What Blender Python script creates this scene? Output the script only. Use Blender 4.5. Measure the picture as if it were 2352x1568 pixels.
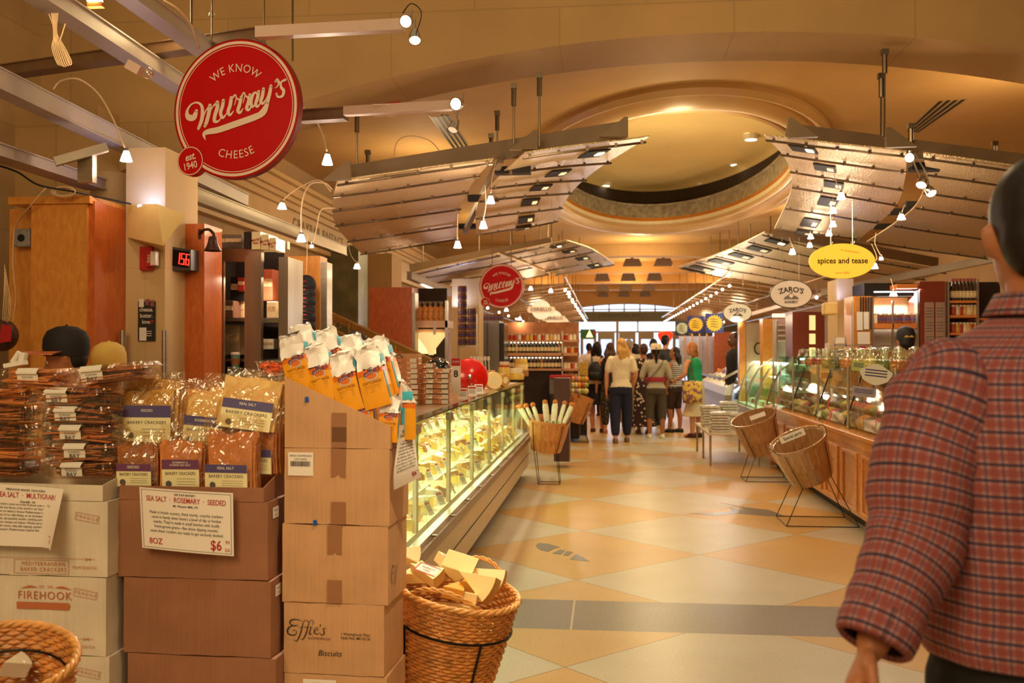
import bpy, math, random
from mathutils import Vector, Matrix
for o in list(bpy.data.objects): bpy.data.objects.remove(o)
SC = bpy.context.scene
COL = SC.collection
PI = math.pi
# ---------------------------------------------------------------- camera
H = 1.47; FPX = 2200.0
YAW = math.radians(5.63); PITCH = math.radians(0.70)
cam = bpy.data.cameras.new('camera'); camo = bpy.data.objects.new('camera', cam); COL.objects.link(camo)
camo.location = (0, 0, H); camo.rotation_euler = (PI/2+PITCH, 0, YAW)
cam.lens = FPX/2352*36; cam.sensor_width = 36; cam.clip_start = .05; cam.clip_end = 200
cam.dof.use_dof = True; cam.dof.focus_distance = 4.6; cam.dof.aperture_fstop = 4.0
SC.camera = camo
# ---------------------------------------------------------------- world and exposure
wd = bpy.data.worlds.new('world'); SC.world = wd; wd.use_nodes = True
bg = wd.node_tree.nodes['Background']; bg.inputs[0].default_value = (1, .74, .42, 1); bg.inputs[1].default_value = .30
vs = SC.view_settings; vs.view_transform = 'Standard'; vs.look = 'None'; vs.gamma = 1; vs.use_curve_mapping = False; vs.exposure = .38
WARM = (1, .75, .40)
def light(kind, loc, power, color=WARM, size=.05, rot=None, spot=70, blend=.5, name=None, sy=None, parent=None):
    l = bpy.data.lights.new(name or kind.lower()+'_light', kind); l.energy = power; l.color = color
    if kind == 'AREA':
        l.size = size
        if sy: l.shape = 'RECTANGLE'; l.size_y = sy
    else: l.shadow_soft_size = size
    if kind == 'SPOT': l.spot_size = math.radians(spot); l.spot_blend = blend
    o = bpy.data.objects.new(name or kind.lower()+'_light', l); COL.objects.link(o); o.location = loc
    if rot: o.rotation_euler = rot
    return o
def aim(frm, to):
    return (Vector(to)-Vector(frm)).to_track_quat('-Z', 'Y').to_euler()
# added fill area light behind the viewer, unseen, brightening the boxes and the floor
light('AREA', (-1.6, -1.0, 3.9), 90, WARM, 2.0, aim((-1.6, -1.0, 3.9), (-.6, 3.5, .4)), name='hall_fill_light', sy=2.0)
# cool daylight coming in at the street doors
light('AREA', (.6, 40.6, 2.0), 90, (.72, .82, 1), 4, aim((.6, 40.6, 2.0), (.6, 20, 1.0)), name='daylight', sy=2.0)
# ---------------------------------------------------------------- pixel helper: a point seen at (px,py) lying on a known plane
RC = Matrix.Rotation(YAW, 3, 'Z') @ Matrix.Rotation(PI/2+PITCH, 3, 'X')
def W(px, py, X=None, Y=None, Z=None):
    d = RC @ Vector(((px-1176)/FPX, (784-py)/FPX, -1))
    if Y is not None: t = Y/d.y
    elif X is not None: t = X/d.x
    else: t = (Z-H)/d.z
    return Vector((0, 0, H)) + d*t
# ---------------------------------------------------------------- materials
MAT = {}
def _new(name):
    m = bpy.data.materials.new(name); m.use_nodes = True; nt = m.node_tree
    b = nt.nodes['Principled BSDF']; return m, nt, b
def lin(c):
    return tuple(((v/255)/12.92 if v/255 <= .04045 else ((v/255+.055)/1.055)**2.4) for v in c[:3])+(1,)
def N(nt, t, **k):
    n = nt.nodes.new(t)
    for a, v in k.items(): setattr(n, a, v)
    return n
def pl(name, c, r=.6, m=0, var=.08, vs_=12, bump=0, bs=60, stretch=None, spec=.4, coat=0, trans=0, alpha=1, aniso=None):
    """plain procedural material: c sRGB 0..255, with noise variation and bump"""
    if name in MAT: return MAT[name]
    mt, nt, b = _new(name); L = nt.links
    b.inputs['Roughness'].default_value = r; b.inputs['Metallic'].default_value = m
    b.inputs['Specular IOR Level'].default_value = spec
    if coat: b.inputs['Coat Weight'].default_value = coat; b.inputs['Coat Roughness'].default_value = .12
    if trans: b.inputs['Transmission Weight'].default_value = trans
    tc = N(nt, 'ShaderNodeTexCoord'); mp = N(nt, 'ShaderNodeMapping'); L.new(tc.outputs['Object'], mp.inputs[0])
    if stretch: mp.inputs['Scale'].default_value = stretch
    no = N(nt, 'ShaderNodeTexNoise'); no.inputs['Scale'].default_value = vs_; no.inputs['Detail'].default_value = 4
    L.new(mp.outputs[0], no.inputs[0])
    cr = N(nt, 'ShaderNodeValToRGB'); c0 = lin(c)
    cr.color_ramp.elements[0].position = .3; cr.color_ramp.elements[1].position = .7
    cr.color_ramp.elements[0].color = tuple(max(0, v*(1-var)) for v in c0[:3])+(1,)
    cr.color_ramp.elements[1].color = tuple(min(1, v*(1+var)) for v in c0[:3])+(1,)
    L.new(no.outputs[0], cr.inputs[0]); L.new(cr.outputs[0], b.inputs['Base Color'])
    if bump:
        n2 = N(nt, 'ShaderNodeTexNoise'); n2.inputs['Scale'].default_value = bs; L.new(mp.outputs[0], n2.inputs[0])
        bp = N(nt, 'ShaderNodeBump'); bp.inputs['Strength'].default_value = bump; bp.inputs['Distance'].default_value = .01
        L.new(n2.outputs[0], bp.inputs['Height']); L.new(bp.outputs[0], b.inputs['Normal'])
    MAT[name] = mt; return mt
def em(name, c, s):
    if name in MAT: return MAT[name]
    mt, nt, b = _new(name)
    b.inputs['Base Color'].default_value = lin(c); b.inputs['Emission Color'].default_value = lin(c); b.inputs['Emission Strength'].default_value = s
    MAT[name] = mt; return mt
def film(name, tint=(255, 250, 235), gl=.12, rough=.08, bump=.0, bs=30, fres=1.45, add=.0):
    """clear sheet: see-through with a mirror-like skin"""
    if name in MAT: return MAT[name]
    mt, nt, b = _new(name); L = nt.links; nt.nodes.remove(b)
    out = nt.nodes['Material Output']
    tr = N(nt, 'ShaderNodeBsdfTransparent'); tr.inputs[0].default_value = lin(tint)
    g = N(nt, 'ShaderNodeBsdfGlossy'); g.inputs['Roughness'].default_value = rough; g.inputs[0].default_value = (1, 1, 1, 1)
    fr = N(nt, 'ShaderNodeLayerWeight'); fr.inputs[0].default_value = .5
    pw = N(nt, 'ShaderNodeMath', operation='POWER'); L.new(fr.outputs['Facing'], pw.inputs[0]); pw.inputs[1].default_value = 3.5
    mu = N(nt, 'ShaderNodeMath', operation='MULTIPLY'); L.new(pw.outputs[0], mu.inputs[0]); mu.inputs[1].default_value = (fres-1)*1.1
    ad = N(nt, 'ShaderNodeMath', operation='ADD'); ad.inputs[1].default_value = gl; ad.use_clamp = True
    L.new(mu.outputs[0], ad.inputs[0])
    mx = N(nt, 'ShaderNodeMixShader'); L.new(ad.outputs[0], mx.inputs[0]); L.new(tr.outputs[0], mx.inputs[1]); L.new(g.outputs[0], mx.inputs[2])
    if bump:
        tc = N(nt, 'ShaderNodeTexCoord'); n2 = N(nt, 'ShaderNodeTexNoise'); n2.inputs['Scale'].default_value = bs; n2.inputs['Distortion'].default_value = 1.5
        L.new(tc.outputs['Object'], n2.inputs[0]); bp = N(nt, 'ShaderNodeBump'); bp.inputs['Strength'].default_value = bump; bp.inputs['Distance'].default_value = .02
        L.new(n2.outputs[0], bp.inputs['Height']); L.new(bp.outputs[0], g.inputs['Normal'])
    L.new(mx.outputs[0], out.inputs[0]); MAT[name] = mt; return mt
def wood(name, c1, c2, scale=(1, 1, 8), r=.4, coat=.2):
    if name in MAT: return MAT[name]
    mt, nt, b = _new(name); L = nt.links
    tc = N(nt, 'ShaderNodeTexCoord'); mp = N(nt, 'ShaderNodeMapping'); mp.inputs['Scale'].default_value = tuple(1/s*6 for s in scale)
    L.new(tc.outputs['Object'], mp.inputs[0]); no = N(nt, 'ShaderNodeTexNoise'); no.inputs['Scale'].default_value = 6; no.inputs['Detail'].default_value = 6; no.inputs['Distortion'].default_value = .6
    L.new(mp.outputs[0], no.inputs[0]); cr = N(nt, 'ShaderNodeValToRGB'); cr.color_ramp.elements[0].position = .35; cr.color_ramp.elements[1].position = .68
    cr.color_ramp.elements[0].color = lin(c1); cr.color_ramp.elements[1].color = lin(c2)
    L.new(no.outputs[0], cr.inputs[0]); L.new(cr.outputs[0], b.inputs['Base Color']); b.inputs['Roughness'].default_value = r
    b.inputs['Coat Weight'].default_value = coat; b.inputs['Coat Roughness'].default_value = .15
    MAT[name] = mt; return mt
# ---------------------------------------------------------------- object helpers
def tag(o, label=None, cat=None, group=None, kind=None):
    if label: o['label'] = label
    if cat: o['category'] = cat
    if group: o['group'] = group
    if kind: o['kind'] = kind
    return o
def thing(name, label, cat, loc=(0, 0, 0), rz=0, group=None):
    o = bpy.data.objects.new(name, None); COL.objects.link(o); o.empty_display_size = .05
    o.location = loc; o.rotation_euler = (0, 0, rz); return tag(o, label, cat, group)
def dup(o, loc=None, rz=None, label=None, group=None, parent=None, rot=None, sc=None):
    c = o.copy(); COL.objects.link(c)
    if parent is not None: c.parent = parent
    if loc is not None: c.location = loc
    if rz is not None: c.rotation_euler = (0, 0, rz)
    if rot is not None: c.rotation_euler = rot
    if sc is not None: c.scale = (sc, sc, sc) if not hasattr(sc, '__len__') else sc
    if label: c['label'] = label
    if group: c['group'] = group
    for ch in o.children: dup(ch, parent=c)
    return c
def basis(o):
    return Matrix.LocRotScale(o.location, o.rotation_euler, o.scale)
def frame(origin, right, up):
    """matrix whose x is right, y is up, z comes out of the face"""
    r = Vector(right).normalized(); u = Vector(up); u = (u-r*u.dot(r)).normalized(); n = r.cross(u)
    m = Matrix.Identity(4)
    for i in range(3): m[i][0], m[i][1], m[i][2], m[i][3] = r[i], u[i], n[i], origin[i]
    return m
def crom(P, n=8, closed=False):
    P = [Vector(p) for p in P]; out = []; k = len(P)
    rng = range(k if closed else k-1)
    for i in rng:
        if closed: a, b, c, d = P[(i-1) % k], P[i], P[(i+1) % k], P[(i+2) % k]
        else: a, b, c, d = P[max(i-1, 0)], P[i], P[i+1], P[min(i+2, k-1)]
        for j in range(n):
            t = j/n; out.append(.5*((2*b)+(c-a)*t+(2*a-5*b+4*c-d)*t*t+(3*b-a-3*c+d)*t**3))
    if not closed: out.append(P[-1])
    return out
FONT = {}
def text_geo(s, size=1, shear=0, space=1, bold=0, align='CENTER', line=1):
    k = (s, size, shear, space, bold, align, line)
    if k in FONT: return FONT[k]
    cu = bpy.data.curves.new('t', 'FONT'); cu.body = s; cu.size = size; cu.shear = shear; cu.space_character = space
    cu.align_x = align; cu.align_y = 'CENTER'; cu.offset = bold; cu.resolution_u = 3; cu.space_line = line
    ob = bpy.data.objects.new('t', cu); me = bpy.data.meshes.new_from_object(ob)
    r = ([v.co.copy() for v in me.vertices], [tuple(p.vertices) for p in me.polygons])
    bpy.data.objects.remove(ob); bpy.data.curves.remove(cu); bpy.data.meshes.remove(me)
    FONT[k] = r; return r
class MB:
    def __init__(s): s.v = []; s.f = []; s.m = []; s.uv = {}; s.mi = 0
    def add(s, vs, fs):
        b = len(s.v); s.v += [Vector(v) for v in vs]
        for f in fs: s.f.append(tuple(b+i for i in f)); s.m.append(s.mi)
        return s
    def box(s, c, d, rz=0, M=None, taper=1):
        hx, hy, hz = d[0]/2, d[1]/2, d[2]/2
        vs = [Vector((sx*hx*(taper if sz > 0 else 1), sy*hy*(taper if sz > 0 else 1), sz*hz)) for sz in (-1, 1) for sy in (-1, 1) for sx in (-1, 1)]
        R = M if M is not None else Matrix.Rotation(rz, 3, 'Z')
        vs = [R @ v + Vector(c) for v in vs]
        return s.add(vs, [(0, 2, 3, 1), (4, 5, 7, 6), (0, 1, 5, 4), (1, 3, 7, 5), (3, 2, 6, 7), (2, 0, 4, 6)])
    def bb(s, x0, x1, y0, y1, z0, z1):
        return s.box(((x0+x1)/2, (y0+y1)/2, (z0+z1)/2), (x1-x0, y1-y0, z1-z0))
    def hexa(s, p):  # 8 points: bottom quad then top quad, both in the same turn
        return s.add(p, [(3, 2, 1, 0), (4, 5, 6, 7), (0, 1, 5, 4), (1, 2, 6, 5), (2, 3, 7, 6), (3, 0, 4, 7)])
    def bar(s, a, b, w, h, up=(0, 0, 1)):
        a, b = Vector(a), Vector(b); d = (b-a).normalized(); u = Vector(up); r = d.cross(u)
        if r.length < 1e-4: r = Vector((1, 0, 0))
        r.normalize(); u = r.cross(d)
        p = [a-r*w/2-u*h/2, a+r*w/2-u*h/2, b+r*w/2-u*h/2, b-r*w/2-u*h/2, a-r*w/2+u*h/2, a+r*w/2+u*h/2, b+r*w/2+u*h/2, b-r*w/2+u*h/2]
        return s.hexa(p)
    def tube(s, P, r, seg=8, caps=True, closed=False, ell=None, xdir=None):
        P = [Vector(p) for p in P]; n = len(P); R = r if hasattr(r, '__len__') else [r]*n; rings = []; prev = None
        for i in range(n):
            if closed: d = (P[(i+1) % n]-P[(i-1) % n])
            else: d = (P[min(i+1, n-1)]-P[max(i-1, 0)])
            if d.length < 1e-9: d = Vector((0, 0, 1))
            d.normalize()
            if prev is None:
                a = Vector(xdir) if xdir else (Vector((0, 0, 1)) if abs(d.z) < .9 else Vector((1, 0, 0)))
                u = (a-d*a.dot(d)).normalized()
            else:
                u = prev-d*prev.dot(d); u = u.normalized() if u.length > 1e-6 else d.orthogonal().normalized()
            prev = u; w = d.cross(u); e = ell[i] if ell else 1
            rings.append([P[i]+u*math.cos(2*PI*k/seg)*R[i]+w*math.sin(2*PI*k/seg)*R[i]*e for k in range(seg)])
        vs = [v for g in rings for v in g]; fs = []
        for i in range(n if closed else n-1):
            j = (i+1) % n
            for k in range(seg): fs.append((i*seg+k, i*seg+(k+1) % seg, j*seg+(k+1) % seg, j*seg+k))
        if caps and not closed: fs += [tuple(range(seg-1, -1, -1)), tuple((n-1)*seg+k for k in range(seg))]
        return s.add(vs, fs)
    def lathe(s, prof, seg=24, M=None, c=(0, 0, 0), sx=1, sy=1, cap0=False, cap1=False):
        vs = []; n = len(prof); c = Vector(c)
        for r, z in prof:
            for k in range(seg):
                a = 2*PI*k/seg; v = Vector((r*math.cos(a)*sx, r*math.sin(a)*sy, z)); vs.append((M @ v if M is not None else v)+c)
        fs = [(i*seg+k, i*seg+(k+1) % seg, (i+1)*seg+(k+1) % seg, (i+1)*seg+k) for i in range(n-1) for k in range(seg)]
        if cap0: fs.append(tuple(range(seg-1, -1, -1)))
        if cap1: fs.append(tuple((n-1)*seg+k for k in range(seg)))
        return s.add(vs, fs)
    def ball(s, c, r, seg=14, rings=8, sc=(1, 1, 1), M=None):
        prof = [(max(1e-5, math.sin(PI*i/rings))*r, -math.cos(PI*i/rings)*r*sc[2]) for i in range(rings+1)]
        return s.lathe(prof, seg, M, c, sc[0], sc[1])
    def prism(s, poly, M, d):
        """poly in the xy of M, pushed back by d along -z"""
        n = len(poly); vs = [M @ Vector((p[0], p[1], 0)) for p in poly]+[M @ Vector((p[0], p[1], -d)) for p in poly]
        return s.add(vs, [tuple(range(n)), tuple(range(2*n-1, n-1, -1))]+[(k, k+n, (k+1) % n+n, (k+1) % n) for k in range(n)])
    def text(s, t, M, size, shear=0, space=1, bold=0, align='CENTER', sx=1, arc=None, line=1, fn=None):
        vs, fs = text_geo(t, 1, shear, space, bold, align, line); o = []
        for v in vs:
            x, y = v.x*size*sx, v.y*size
            if arc: a = x/abs(arc); R = arc+y; x, y = (R*math.sin(a), R*math.cos(a)) if arc > 0 else (-(R)*math.sin(a), (R)*math.cos(a))
            p = Vector((x, y, 0))
            if fn: p = fn(p)
            o.append(M @ p)
        return s.add(o, fs)
    def ribbon(s, P, wds, M, n=8):
        """a pen stroke of varying width, P 2-D"""
        Q = crom([(p[0], p[1], w) for p, w in zip(P, wds)], n); vs = []
        for i, q in enumerate(Q):
            d = Q[min(i+1, len(Q)-1)]-Q[max(i-1, 0)]; d.z = 0; d.normalize(); nrm = Vector((-d.y, d.x, 0)); c = Vector((q.x, q.y, 0))
            vs += [M @ (c+nrm*q.z/2), M @ (c-nrm*q.z/2)]
        s.add(vs, [(2*i, 2*i+1, 2*i+3, 2*i+2) for i in range(len(Q)-1)])
        for q in (Q[0], Q[-1]):
            k = 10; b = len(s.v); s.add([M @ Vector((q.x+math.cos(2*PI*j/k)*q.z/2, q.y+math.sin(2*PI*j/k)*q.z/2, 0)) for j in range(k)], [tuple(range(k))])
        return s
    def disc(s, c, r, M=None, seg=24, sy=1):
        M = M or Matrix.Identity(4)
        return s.add([M @ Vector((c[0]+math.cos(2*PI*j/seg)*r, c[1]+math.sin(2*PI*j/seg)*r*sy, 0)) for j in range(seg)], [tuple(range(seg))])
    def patch(s, G, nu, nv, th=.01, nrm=None):
        """smooth sheet through a grid of control points, with thickness"""
        rows = [crom(r, nu) for r in G]; cols = [crom([r[i] for r in rows], nv) for i in range(len(rows[0]))]
        A = len(cols); B = len(cols[0]); vs = [cols[i][j] for i in range(A) for j in range(B)]
        off = Vector(nrm or (0, 0, 1))*th
        vs2 = [v+off for v in vs]; k = A*B; fs = []
        for i in range(A-1):
            for j in range(B-1):
                q = (i*B+j, (i+1)*B+j, (i+1)*B+j+1, i*B+j+1); fs += [q[::-1], tuple(x+k for x in q)]
        for i in range(A-1):
            for j in (0, B-1): a, b = i*B+j, (i+1)*B+j; fs.append((a, b, b+k, a+k))
        for j in range(B-1):
            for i in (0, A-1): a, b = i*B+j, i*B+j+1; fs.append((a, b, b+k, a+k))
        s.add(vs+vs2, fs); return cols
    def build(s, name, mat, parent=None, world=True, smooth=False, bevel=0, label=None, seg=2, origin=None):
        """one mesh object. world=True: the vertices are world points"""
        V = s.v
        me = bpy.data.meshes.new(name); loc = Vector((0, 0, 0))
        if parent is None:
            if origin is None:
                xs = [v.x for v in V]; ys = [v.y for v in V]; loc = Vector(((min(xs)+max(xs))/2, (min(ys)+max(ys))/2, min(v.z for v in V)))
            else: loc = Vector(origin)
            V = [v-loc for v in V]
        elif world:
            mi = basis(parent)
            if parent.parent: mi = basis(parent.parent) @ mi
            mi = mi.inverted(); V = [mi @ v for v in V]
        me.from_pydata([tuple(v) for v in V], [], s.f)
        for m in (mat if isinstance(mat, (list, tuple)) else [mat]): me.materials.append(m)
        if max(s.m or [0]) > 0: me.polygons.foreach_set('material_index', s.m)
        if smooth: me.polygons.foreach_set('use_smooth', [True]*len(s.f)); 
        me.update(); me.validate()
        if smooth is not True and smooth: me.set_sharp_from_angle(angle=math.radians(smooth))
        o = bpy.data.objects.new(name, me); COL.objects.link(o); o.location = loc
        if parent is not None: o.parent = parent
        if bevel: b = o.modifiers.new('b', 'BEVEL'); b.width = bevel; b.segments = seg; b.limit_method = 'ANGLE'; b.angle_limit = .6
        if label: o['label'] = label
        return o
def struct(name, mb, mat, parent=None, **k):
    o = mb.build(name, mat, parent, **k)
    if parent is None: o['kind'] = 'structure'
    return o
R_ = random.Random(7)
# ================================================================ THE HALL
def m_floor():
    m, nt, b = _new('terrazzo'); L = nt.links
    def math_(op, a, bb=None, c=None):
        n = N(nt, 'ShaderNodeMath', operation=op)
        for i, v in enumerate((a, bb, c)):
            if v is None: continue
            if isinstance(v, (int, float)): n.inputs[i].default_value = v
            else: L.new(v, n.inputs[i])
        return n.outputs[0]
    tc = N(nt, 'ShaderNodeTexCoord'); sp = N(nt, 'ShaderNodeSeparateXYZ'); L.new(tc.outputs['Object'], sp.inputs[0])
    D = 1.73; x = math_('SUBTRACT', sp.outputs[0], .67); y = math_('SUBTRACT', sp.outputs[1], 7.97)
    a = math_('ADD', math_('DIVIDE', math_('ADD', x, y), D), 100.5); c = math_('ADD', math_('DIVIDE', math_('SUBTRACT', x, y), D), 100.5)
    par = math_('MODULO', math_('ADD', math_('FLOOR', a), math_('FLOOR', c)), 2)
    strip = math_('MULTIPLY', math_('GREATER_THAN', sp.outputs[1], 5.12), math_('LESS_THAN', sp.outputs[1], 5.73))
    ea = math_('MINIMUM', math_('PINGPONG', a, .5), math_('PINGPONG', c, .5))
    jx = math_('LESS_THAN', math_('ABSOLUTE', math_('ADD', sp.outputs[0], .19)), .006)
    joint = math_('MAXIMUM', math_('LESS_THAN', ea, .0028), 0)
    no = N(nt, 'ShaderNodeTexNoise'); no.inputs['Scale'].default_value = 2.2; no.inputs['Detail'].default_value = 5; L.new(tc.outputs['Object'], no.inputs[0])
    vo = N(nt, 'ShaderNodeTexVoronoi'); vo.inputs['Scale'].default_value = 130; L.new(tc.outputs['Object'], vo.inputs['Vector'])
    n2 = N(nt, 'ShaderNodeTexNoise'); n2.inputs['Scale'].default_value = 110; n2.inputs['Detail'].default_value = 2; L.new(tc.outputs['Object'], n2.inputs[0])
    def mix(f, c1, c2, bt='MIX'):
        n = N(nt, 'ShaderNodeMix', data_type='RGBA', blend_type=bt)
        if isinstance(f, (int, float)): n.inputs[0].default_value = f
        else: L.new(f, n.inputs[0])
        for i, v in ((6, c1), (7, c2)):
            if isinstance(v, tuple): n.inputs[i].default_value = v
            else: L.new(v, n.inputs[i])
        return n.outputs[2]
    base = mix(par, lin((192, 180, 156)), lin((200, 158, 92)))
    base = mix(joint, base, lin((140, 112, 70)))
    st = mix(jx, lin((122, 112, 102)), lin((190, 170, 150)))
    base = mix(strip, base, st)
    spk = math_('GREATER_THAN', n2.outputs[0], .60); spk2 = math_('GREATER_THAN', vo.outputs['Color'], .75)
    base = mix(math_('MULTIPLY', spk, .20), base, lin((92, 74, 60)))
    base = mix(math_('MULTIPLY', math_('LESS_THAN', n2.outputs[0], .38), .15), base, lin((240, 228, 200)))
    base = mix(math_('MULTIPLY', math_('SUBTRACT', no.outputs[0], .4), .5), base, lin((150, 120, 80)))
    L.new(base, b.inputs['Base Color']); rr = math_('ADD', math_('MULTIPLY', no.outputs[0], .10), .30); L.new(rr, b.inputs['Roughness'])
    b.inputs['Specular IOR Level'].default_value = .38
    return m
struct('floor', MB().bb(-9, 12, -6, 46, -.05, 0), m_floor(), origin=(0, 0, 0))
FLO = bpy.data.objects['floor']
m_inlay = pl('grey_inlay', (112, 106, 98), .3, var=.2, vs_=120)
def inlay(polys):
    mb = MB()
    for p in polys: mb.prism([tuple(W(x, y, Z=0).xy) for x, y in p], Matrix.Translation((0, 0, .0015)), .003)
    mb.build('fish_inlay', m_inlay, FLO)
def c8(p): return [(1100+x/2.613, 1000+y/2.613) for x, y in p]
inlay([c8([(342, 655), (360, 645), (420, 650), (486, 670), (450, 680), (415, 698), (370, 688), (345, 672)]),
       c8([(485, 684), (520, 690), (492, 715), (440, 708)]), c8([(530, 694), (566, 700), (536, 724), (505, 718)]),
       c8([(582, 710), (620, 728), (664, 756), (590, 750), (546, 742)])])
inlay([c8([(1450, 402), (1560, 424), (1660, 438), (1740, 446), (1790, 464), (1840, 486), (1740, 484), (1640, 476), (1560, 468), (1420, 480), (1260, 468), (1420, 462), (1520, 452), (1500, 432), (1560, 442), (1600, 440)])])

def m_stone(name, c, bw=1.3, rh=.8, jc=.8, var=.1, axis='XZ', r=.7):
    m, nt, b = _new(name); L = nt.links
    tc = N(nt, 'ShaderNodeTexCoord'); sp = N(nt, 'ShaderNodeSeparateXYZ'); cb = N(nt, 'ShaderNodeCombineXYZ'); L.new(tc.outputs['Object'], sp.inputs[0])
    L.new(sp.outputs['XYZ'.index(axis[0])], cb.inputs[0]); L.new(sp.outputs['XYZ'.index(axis[1])], cb.inputs[1])
    br = N(nt, 'ShaderNodeTexBrick'); L.new(cb.outputs[0], br.inputs[0]); br.inputs['Scale'].default_value = 1
    br.inputs['Brick Width'].default_value = bw; br.inputs['Row Height'].default_value = rh; br.inputs['Mortar Size'].default_value = .006
    c0 = lin(c); br.inputs['Color1'].default_value = c0; br.inputs['Color2'].default_value = tuple(v*.94 for v in c0[:3])+(1,); br.inputs['Mortar'].default_value = tuple(v*jc for v in c0[:3])+(1,)
    no = N(nt, 'ShaderNodeTexNoise'); no.inputs['Scale'].default_value = 1.3; no.inputs['Detail'].default_value = 8; L.new(tc.outputs['Object'], no.inputs[0])
    mx = N(nt, 'ShaderNodeMix', data_type='RGBA', blend_type='MULTIPLY'); mx.inputs[0].default_value = 1
    cr = N(nt, 'ShaderNodeValToRGB'); cr.color_ramp.elements[0].color = (1-2*var, 1-2*var, 1-2*var, 1); cr.color_ramp.elements[0].position = .3; cr.color_ramp.elements[1].position = .7
    L.new(no.outputs[0], cr.inputs[0]); L.new(br.outputs[0], mx.inputs[6]); L.new(cr.outputs[0], mx.inputs[7]); L.new(mx.outputs[2], b.inputs['Base Color'])
    b.inputs['Roughness'].default_value = r; return m
m_wall = m_stone('wall_stone', (188, 148, 92), axis='XZ')
m_wally = m_stone('wall_stone_side', (182, 146, 96), axis='YZ')
m_plaster = pl('ceiling_plaster', (196, 156, 96), .75, var=.06, vs_=1.2)
m_dome = pl('dome_plaster', (226, 200, 132), .6, var=.05, vs_=.9)
# side walls and ceiling of the hall
struct('wall_left', MB().bb(-4.7, -4.5, -2, 42, 0, 7), m_wally)
struct('wall_right', MB().bb(6.4, 6.6, -2, 42, 0, 7), m_wally)
CX, CY, IA, IB = .95, 15.65, 1.84, 5.0
def ell(d, a): return (CX+(IA+d)*math.cos(a), CY+(IB+2*d)*math.sin(a))
def esweep(mb, prof, n=96):
    vs = []
    for d, z in prof:
        for k in range(n): x, y = ell(d, 2*PI*k/n); vs.append((x, y, z))
    mb.add(vs, [(i*n+k, i*n+(k+1) % n, (i+1)*n+(k+1) % n, (i+1)*n+k) for i in range(len(prof)-1) for k in range(n)])
    return mb
ZC = 4.19
mb = MB(); n = 96; vs = []
x0, x1, y0, y1 = -4.5, 6.4, 7.94, 24
angs = [2*PI*k/n for k in range(n)]
for a in angs:
    ex, ey = ell(.46, a); dx, dy = ex-CX, ey-CY
    t = min([(x1-CX)/dx if dx > 1e-6 else 1e9, (x0-CX)/dx if dx < -1e-6 else 1e9, (y1-CY)/dy if dy > 1e-6 else 1e9, (y0-CY)/dy if dy < -1e-6 else 1e9])
    vs += [(ex, ey, ZC), (CX+dx*t, CY+dy*t, ZC), (CX+dx*t, CY+dy*t, ZC+1.6)]
mb.add(vs, [q for k in range(n) for q in ((3*k, 3*k+1, 3*((k+1) % n)+1, 3*((k+1) % n)), )])
struct('ceiling', mb, m_plaster, origin=(CX, CY, ZC))
CEIL = bpy.data.objects['ceiling']
m_mould = pl('moulding_plaster', (200, 164, 110), .42, var=.04, vs_=3)
m_orn = pl('carved_frieze', (150, 138, 112), .5, var=.35, vs_=9, bump=.8, bs=14)
prof = [(.46, ZC), (.46, ZC-.05), (.41, ZC-.10), (.37, ZC-.08), (.33, ZC-.04)]+[(.33-.27*t, ZC-.04-.10*math.sin(PI*t)) for t in (.15, .3, .45, .6, .75, .9)]+[(.05, ZC-.03), (.045, ZC-.07), (.01, ZC-.08), (-.01, ZC-.05), (-.01, ZC+.02)]
struct('trim_1', esweep(MB(), prof), m_mould, smooth=35)
struct('trim_2', esweep(MB(), [(0, ZC+.02), (0, ZC+.10)]), pl('white_line', (235, 220, 180), .4))
struct('trim_3', esweep(MB(), [(0, ZC+.10), (.01, ZC+.17)]), pl('gilt_line', (222, 140, 40), .35, m=.4))
struct('trim_4', esweep(MB(), [(.01, ZC+.17), (.03, ZC+.42), (-.02, ZC+.43), (-.02, ZC+.46), (.30, ZC+.46)]), m_orn)
struct('trim_5', esweep(MB(), [(.30, ZC+.46), (.30, ZC+.84)]), pl('cove_painted_shade', (58, 44, 30), .8))  # dark colour stands in for the shade in the recess above the drum
mb = MB(); esweep(mb, [(.30-2.12*(1-math.cos(PI/2*t)), ZC+.84+.28*math.sin(PI/2*t)) for t in (0, .1, .2, .35, .5, .65, .8, .95)]); mb.f.append(tuple(range(7*96, 8*96))); mb.m.append(0)
struct('ceiling_dome', mb, m_dome, smooth=True)
# transverse stone arches
def arch(name, Y0, Y1, apex, R, X0, X1, top, cx=.84, mat=None, n=40):
    mb = MB(); P = []
    for i in range(n+1):
        x = X0+(X1-X0)*i/n; P.append((x, apex-(R-math.sqrt(max(0, R*R-(x-cx)**2)))))
    vs = []
    for y in (Y0, Y1):
        for x, z in P: vs += [(x, y, z), (x, y, top)]
    k = 2*(n+1); fs = []
    for i in range(n):
        a = 2*i; fs += [(a, a+2, a+3, a+1), (a+k, a+k+1, a+k+3, a+k+2), (a, a+k, a+k+2, a+2)]
    mb.add(vs, fs); return struct(name, mb, mat or m_wall)
arch('trim_6', 7.23, 7.94, 3.86, 12.0, -4.5, 6.4, 6.6)
arch('trim_7', 24, 24.5, 3.90, 30, -4.5, 6.4, 4.6, mat=m_wall)
m_bay = pl('bay_plaster', (212, 160, 92), .7, var=.05, vs_=1)
struct('ceiling_rear', MB().bb(-4.5, 6.4, 24.5, 42, 4.28, 4.4), m_bay)
for i, y in enumerate((30, 34.5, 38.3)):
    struct('trim_%d' % (8+i), MB().bb(-4.5, 6.4, y, y+.35, 3.98, 4.28), m_bay)
arch('trim_11', 40.5, 41.2, 3.56, 13, -4.5, 6.4, 4.28, mat=m_bay)
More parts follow.
